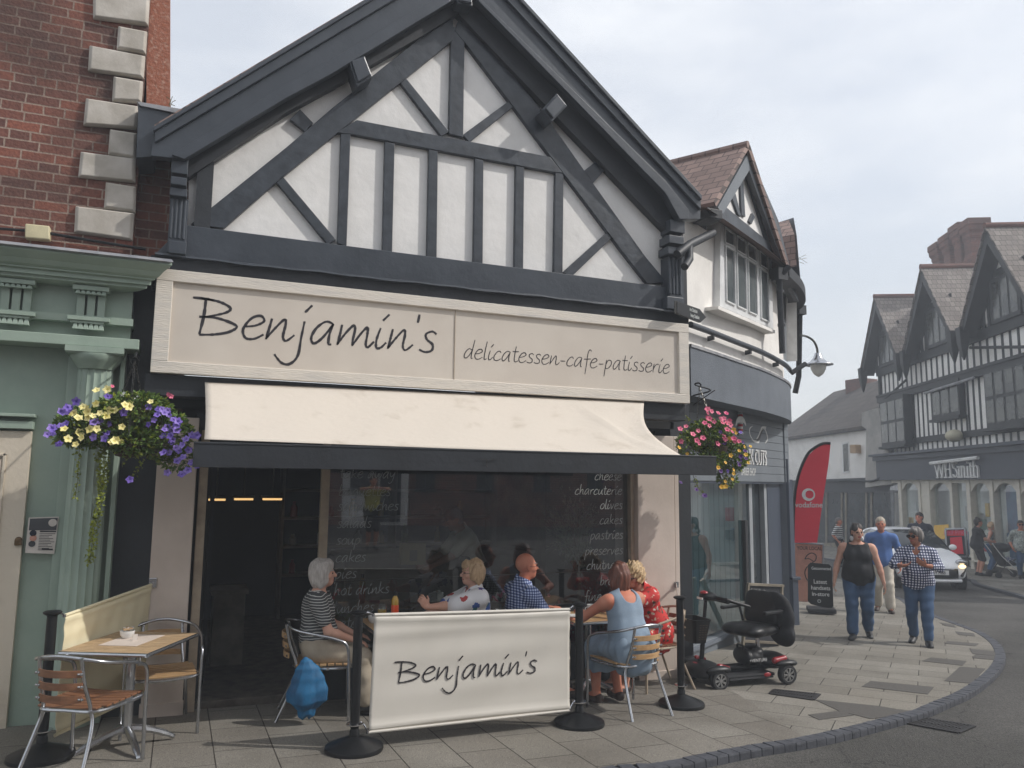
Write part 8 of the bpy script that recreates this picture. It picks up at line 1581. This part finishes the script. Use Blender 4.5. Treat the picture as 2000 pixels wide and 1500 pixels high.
ph = G(1728, 1194); person('older man in a loose blue shirt and cream trousers walking behind the two women', tuple(ph), R(228), H=1.78, w=.96, male=True, skin='skin_red', hair=('short', 'hair_sand'), top=shirt('shirt_blue', .85, .18, .022, neck=.03, flare=.03, collar='shirt_blue', noise=.006), bot=trousers('trouser_cream', .02, .9, loose=.02, noise=.003), shoe='sandal', arms=[(-.30, .02, .85), (.30, .04, .85)], legs=[(-.10, .18, .08), (.11, -.14, .10, .25)], h=.010)
pj = PD(1795, 1003, 21.5); person('dark-haired man in a black polo shirt standing beyond the white car', (pj.x, pj.y, pj.z-1.78), R(235), H=1.86, w=1.15, yaw=.3, male=True, skin='skin_red', hair=('short', 'hair_dark'), top=shirt('navy_cloth', .7, .1, .016, collar='navy_cloth'), bot=trousers('black_cloth'), shoe='black_shoe', h=.014)
pk = G(1640, 1106); person('distant grey-haired woman in a black and white striped top behind the flag', tuple(pk), R(150), H=1.66, w=1.15, skin='skin_red', hair=('short', 'hair_grey'), top=shirt('tee_stripe_far', .8, .1, .016), bot=trousers('black_cloth'), shoe='black_shoe', h=.016)
pl2 = G(1912, 1124); person('woman in black with her hair in a bun pushing a pushchair', tuple(pl2), R(120), H=1.74, w=1.0, lean=.08, skin='skin', hair=('bun', 'hair_dark'), top=shirt('black_cloth', .6, .3, .02, flare=.05), bot=trousers('black_cloth', .02, .3), shoe='black_shoe', arms=[(-.18, .38, 1.02), (.18, .38, 1.02)], h=.014)
pm = G(1934, 1118); person('blonde woman with bare shoulders behind the pushchair', tuple(pm), R(130), H=1.62, w=1.0, lean=.12, nod=.3, skin='skin', hair=('fringe', 'hair_blonde'), top=shirt('grey_floral', 0, .2, .016, neck=.12, straps=True), bot=trousers('jeans'), shoe='black_shoe', h=.014)
pn_ = G(2000, 1130); person('person in a grey floral top and dark glasses at the right edge of the picture', tuple(pn_), R(225), H=1.70, w=1.15, skin='skin_red', hair=('short', 'hair_dark'), top=shirt('grey_floral', 1.1, .25, .02, flare=.04), bot=trousers('jeans'), shoe='black_shoe', extras=sg_l, h=.014)
py_ = PD(725, 1060, 18.5); yw = 2*7.41-py_.y; person('man in a yellow T-shirt, seen only as a reflection in the cafe window', tuple(at_ground(py_.x, yw)), 0, H=1.8, w=1.15, male=True, hair=('short', 'hair_dark'), top=shirt('yellow_cloth', .7, .1, .018), bot=trousers('black_cloth', .02, .1), shoe='black_shoe', arms=[(-.08, .34, 1.45), (.08, .34, 1.45)], h=.014)
# blue jacket hanging from the seated woman's chair
jc = PY(603, 1338, 6.62); a = MB(); rg = []; NR = 46; NT = 110; rj2 = random.Random(6); ph_ = [rj2.uniform(0, 6) for _ in range(6)]
prof_j = [(0, .012, .01), (.08, .05, .035), (.2, .095, .055), (.38, .125, .07), (.58, .155, .085), (.72, .15, .085), (.80, .105, .07), (.86, .07, .05), (.95, .062, .045), (1., .03, .02)]
for k in range(NR):
    v = k/(NR-1); q = [p for p in prof_j if p[0] <= v][-1]; q2 = ([p for p in prof_j if p[0] > v] or [prof_j[-1]])[0]; f_ = 0 if q2 is q else (v-q[0])/(q2[0]-q[0]); f_ = f_*f_*(3-2*f_); rx = q[1]+(q2[1]-q[1])*f_; ry = q[2]+(q2[2]-q[2])*f_; row = []
    for t in range(NT):
        g = 2*PI*t/NT; d = 1+.13*min(1, v*3)*(abs(math.sin(2.5*g+ph_[0]+1.5*math.sin(v*3)))-.6)+.07*(1-abs(math.sin(4*g+ph_[1]+v*2.2)))+.05*math.sin(9*g+ph_[2]+v*5)*v+.06*math.sin(v*26+2.2*math.sin(g+ph_[3]))*max(0, v-.45)
        row.append(jc+Vector((math.cos(g)*rx*d-.035*(1-v)+.02*math.sin(v*4), math.sin(g)*ry*d, .22-.47*v+.012*math.sin(3*g+v*6)*v)))
    rg.append(row)
a.loft(rg); tag(a.build('jacket', M['jacket_blue'], smooth=2), 'bright blue jacket bundled and hanging from the back of the seated woman\'s chair', 'jacket')
S = SDF(); gq = G(716, 1385); S.ell(gq+Vector((0, .1, .06)), V3(.10, .07, .06), k=.02); P, Q = S.mesh(.008, noise=.006, nf=30); tag(npbuild(P, Q, 'bag', M['teal_cloth']), 'small teal green bag on the ground behind the banner edge', 'bag')
# pushchair
pp = G(1962, 1128); PR = thing('pushchair', 'dark folding pushchair with a hood and white side bars', 'pushchair', pp, -R(115)); a = MB()
for x in (-.22, .22): a.tube([Vector(p) for p in ((x, -.42, 1.0), (x, -.15, .62), (x, .38, .10))], .014, 6)
a.build('side_bar', M['china'], PR, smooth=True, world=False); a = MB()
for x in (-.22, .22): a.tube([Vector(p) for p in ((x, -.30, .08), (x, .0, .45), (x, .25, .55))], .012, 6)
a.tube([Vector((-.22, -.42, 1.0)), Vector((.22, -.42, 1.0))], .014, 6); a.build('frame', M['black_plastic'], PR, smooth=True, world=False)
S = SDF(); S.ell((0, -.12, .60), V3(.2, .12, .3), np.array([[1, 0, 0], [0, .9, .4], [0, -.4, .9]]), k=.04); S.ell((0, .1, .40), V3(.2, .25, .07), k=.05); S.ell((0, -.05, .86), V3(.22, .26, .14), k=.05); P, Q = S.mesh(.014, noise=.008); npbuild(P, Q, 'seat', [M['black_cloth']], PR)
S = SDF(); S.ell((0, .12, .50), V3(.14, .2, .09), k=.04); P, Q = S.mesh(.014, noise=.01); npbuild(P, Q, 'blanket', [M['gingham_navy']], PR)
for x in (-.24, .24):
    for y in (-.30, .40): a = MB(); a.lathe([(.04, -.03), (.085, -.03), (.085, .03), (.04, .03)], (x, y, .085), 18, (1, 0, 0)); a.build('wheel', M['rubber'], PR, smooth=True, world=False)

# ---------------------------------------------------------------- pale volume added to lift the blacks, standing in for lens glare
hz = MB(); hz.box(-60, 75, -60, 75, -8, 24); o = hz.build('haze', bpy.data.materials.new('air')); m = o.data.materials[0]; m.use_nodes = True; t = m.node_tree; t.nodes.clear()
oo = t.nodes.new('ShaderNodeOutputMaterial'); pv = t.nodes.new('ShaderNodeVolumePrincipled'); pv.inputs['Color'].default_value = (.86, .92, 1, 1); pv.inputs['Density'].default_value = .0054; pv.inputs['Anisotropy'].default_value = .0
t.links.new(pv.outputs[0], oo.inputs['Volume']); o['kind'] = 'stuff'; o['label'] = 'pale summer haze filling the street'
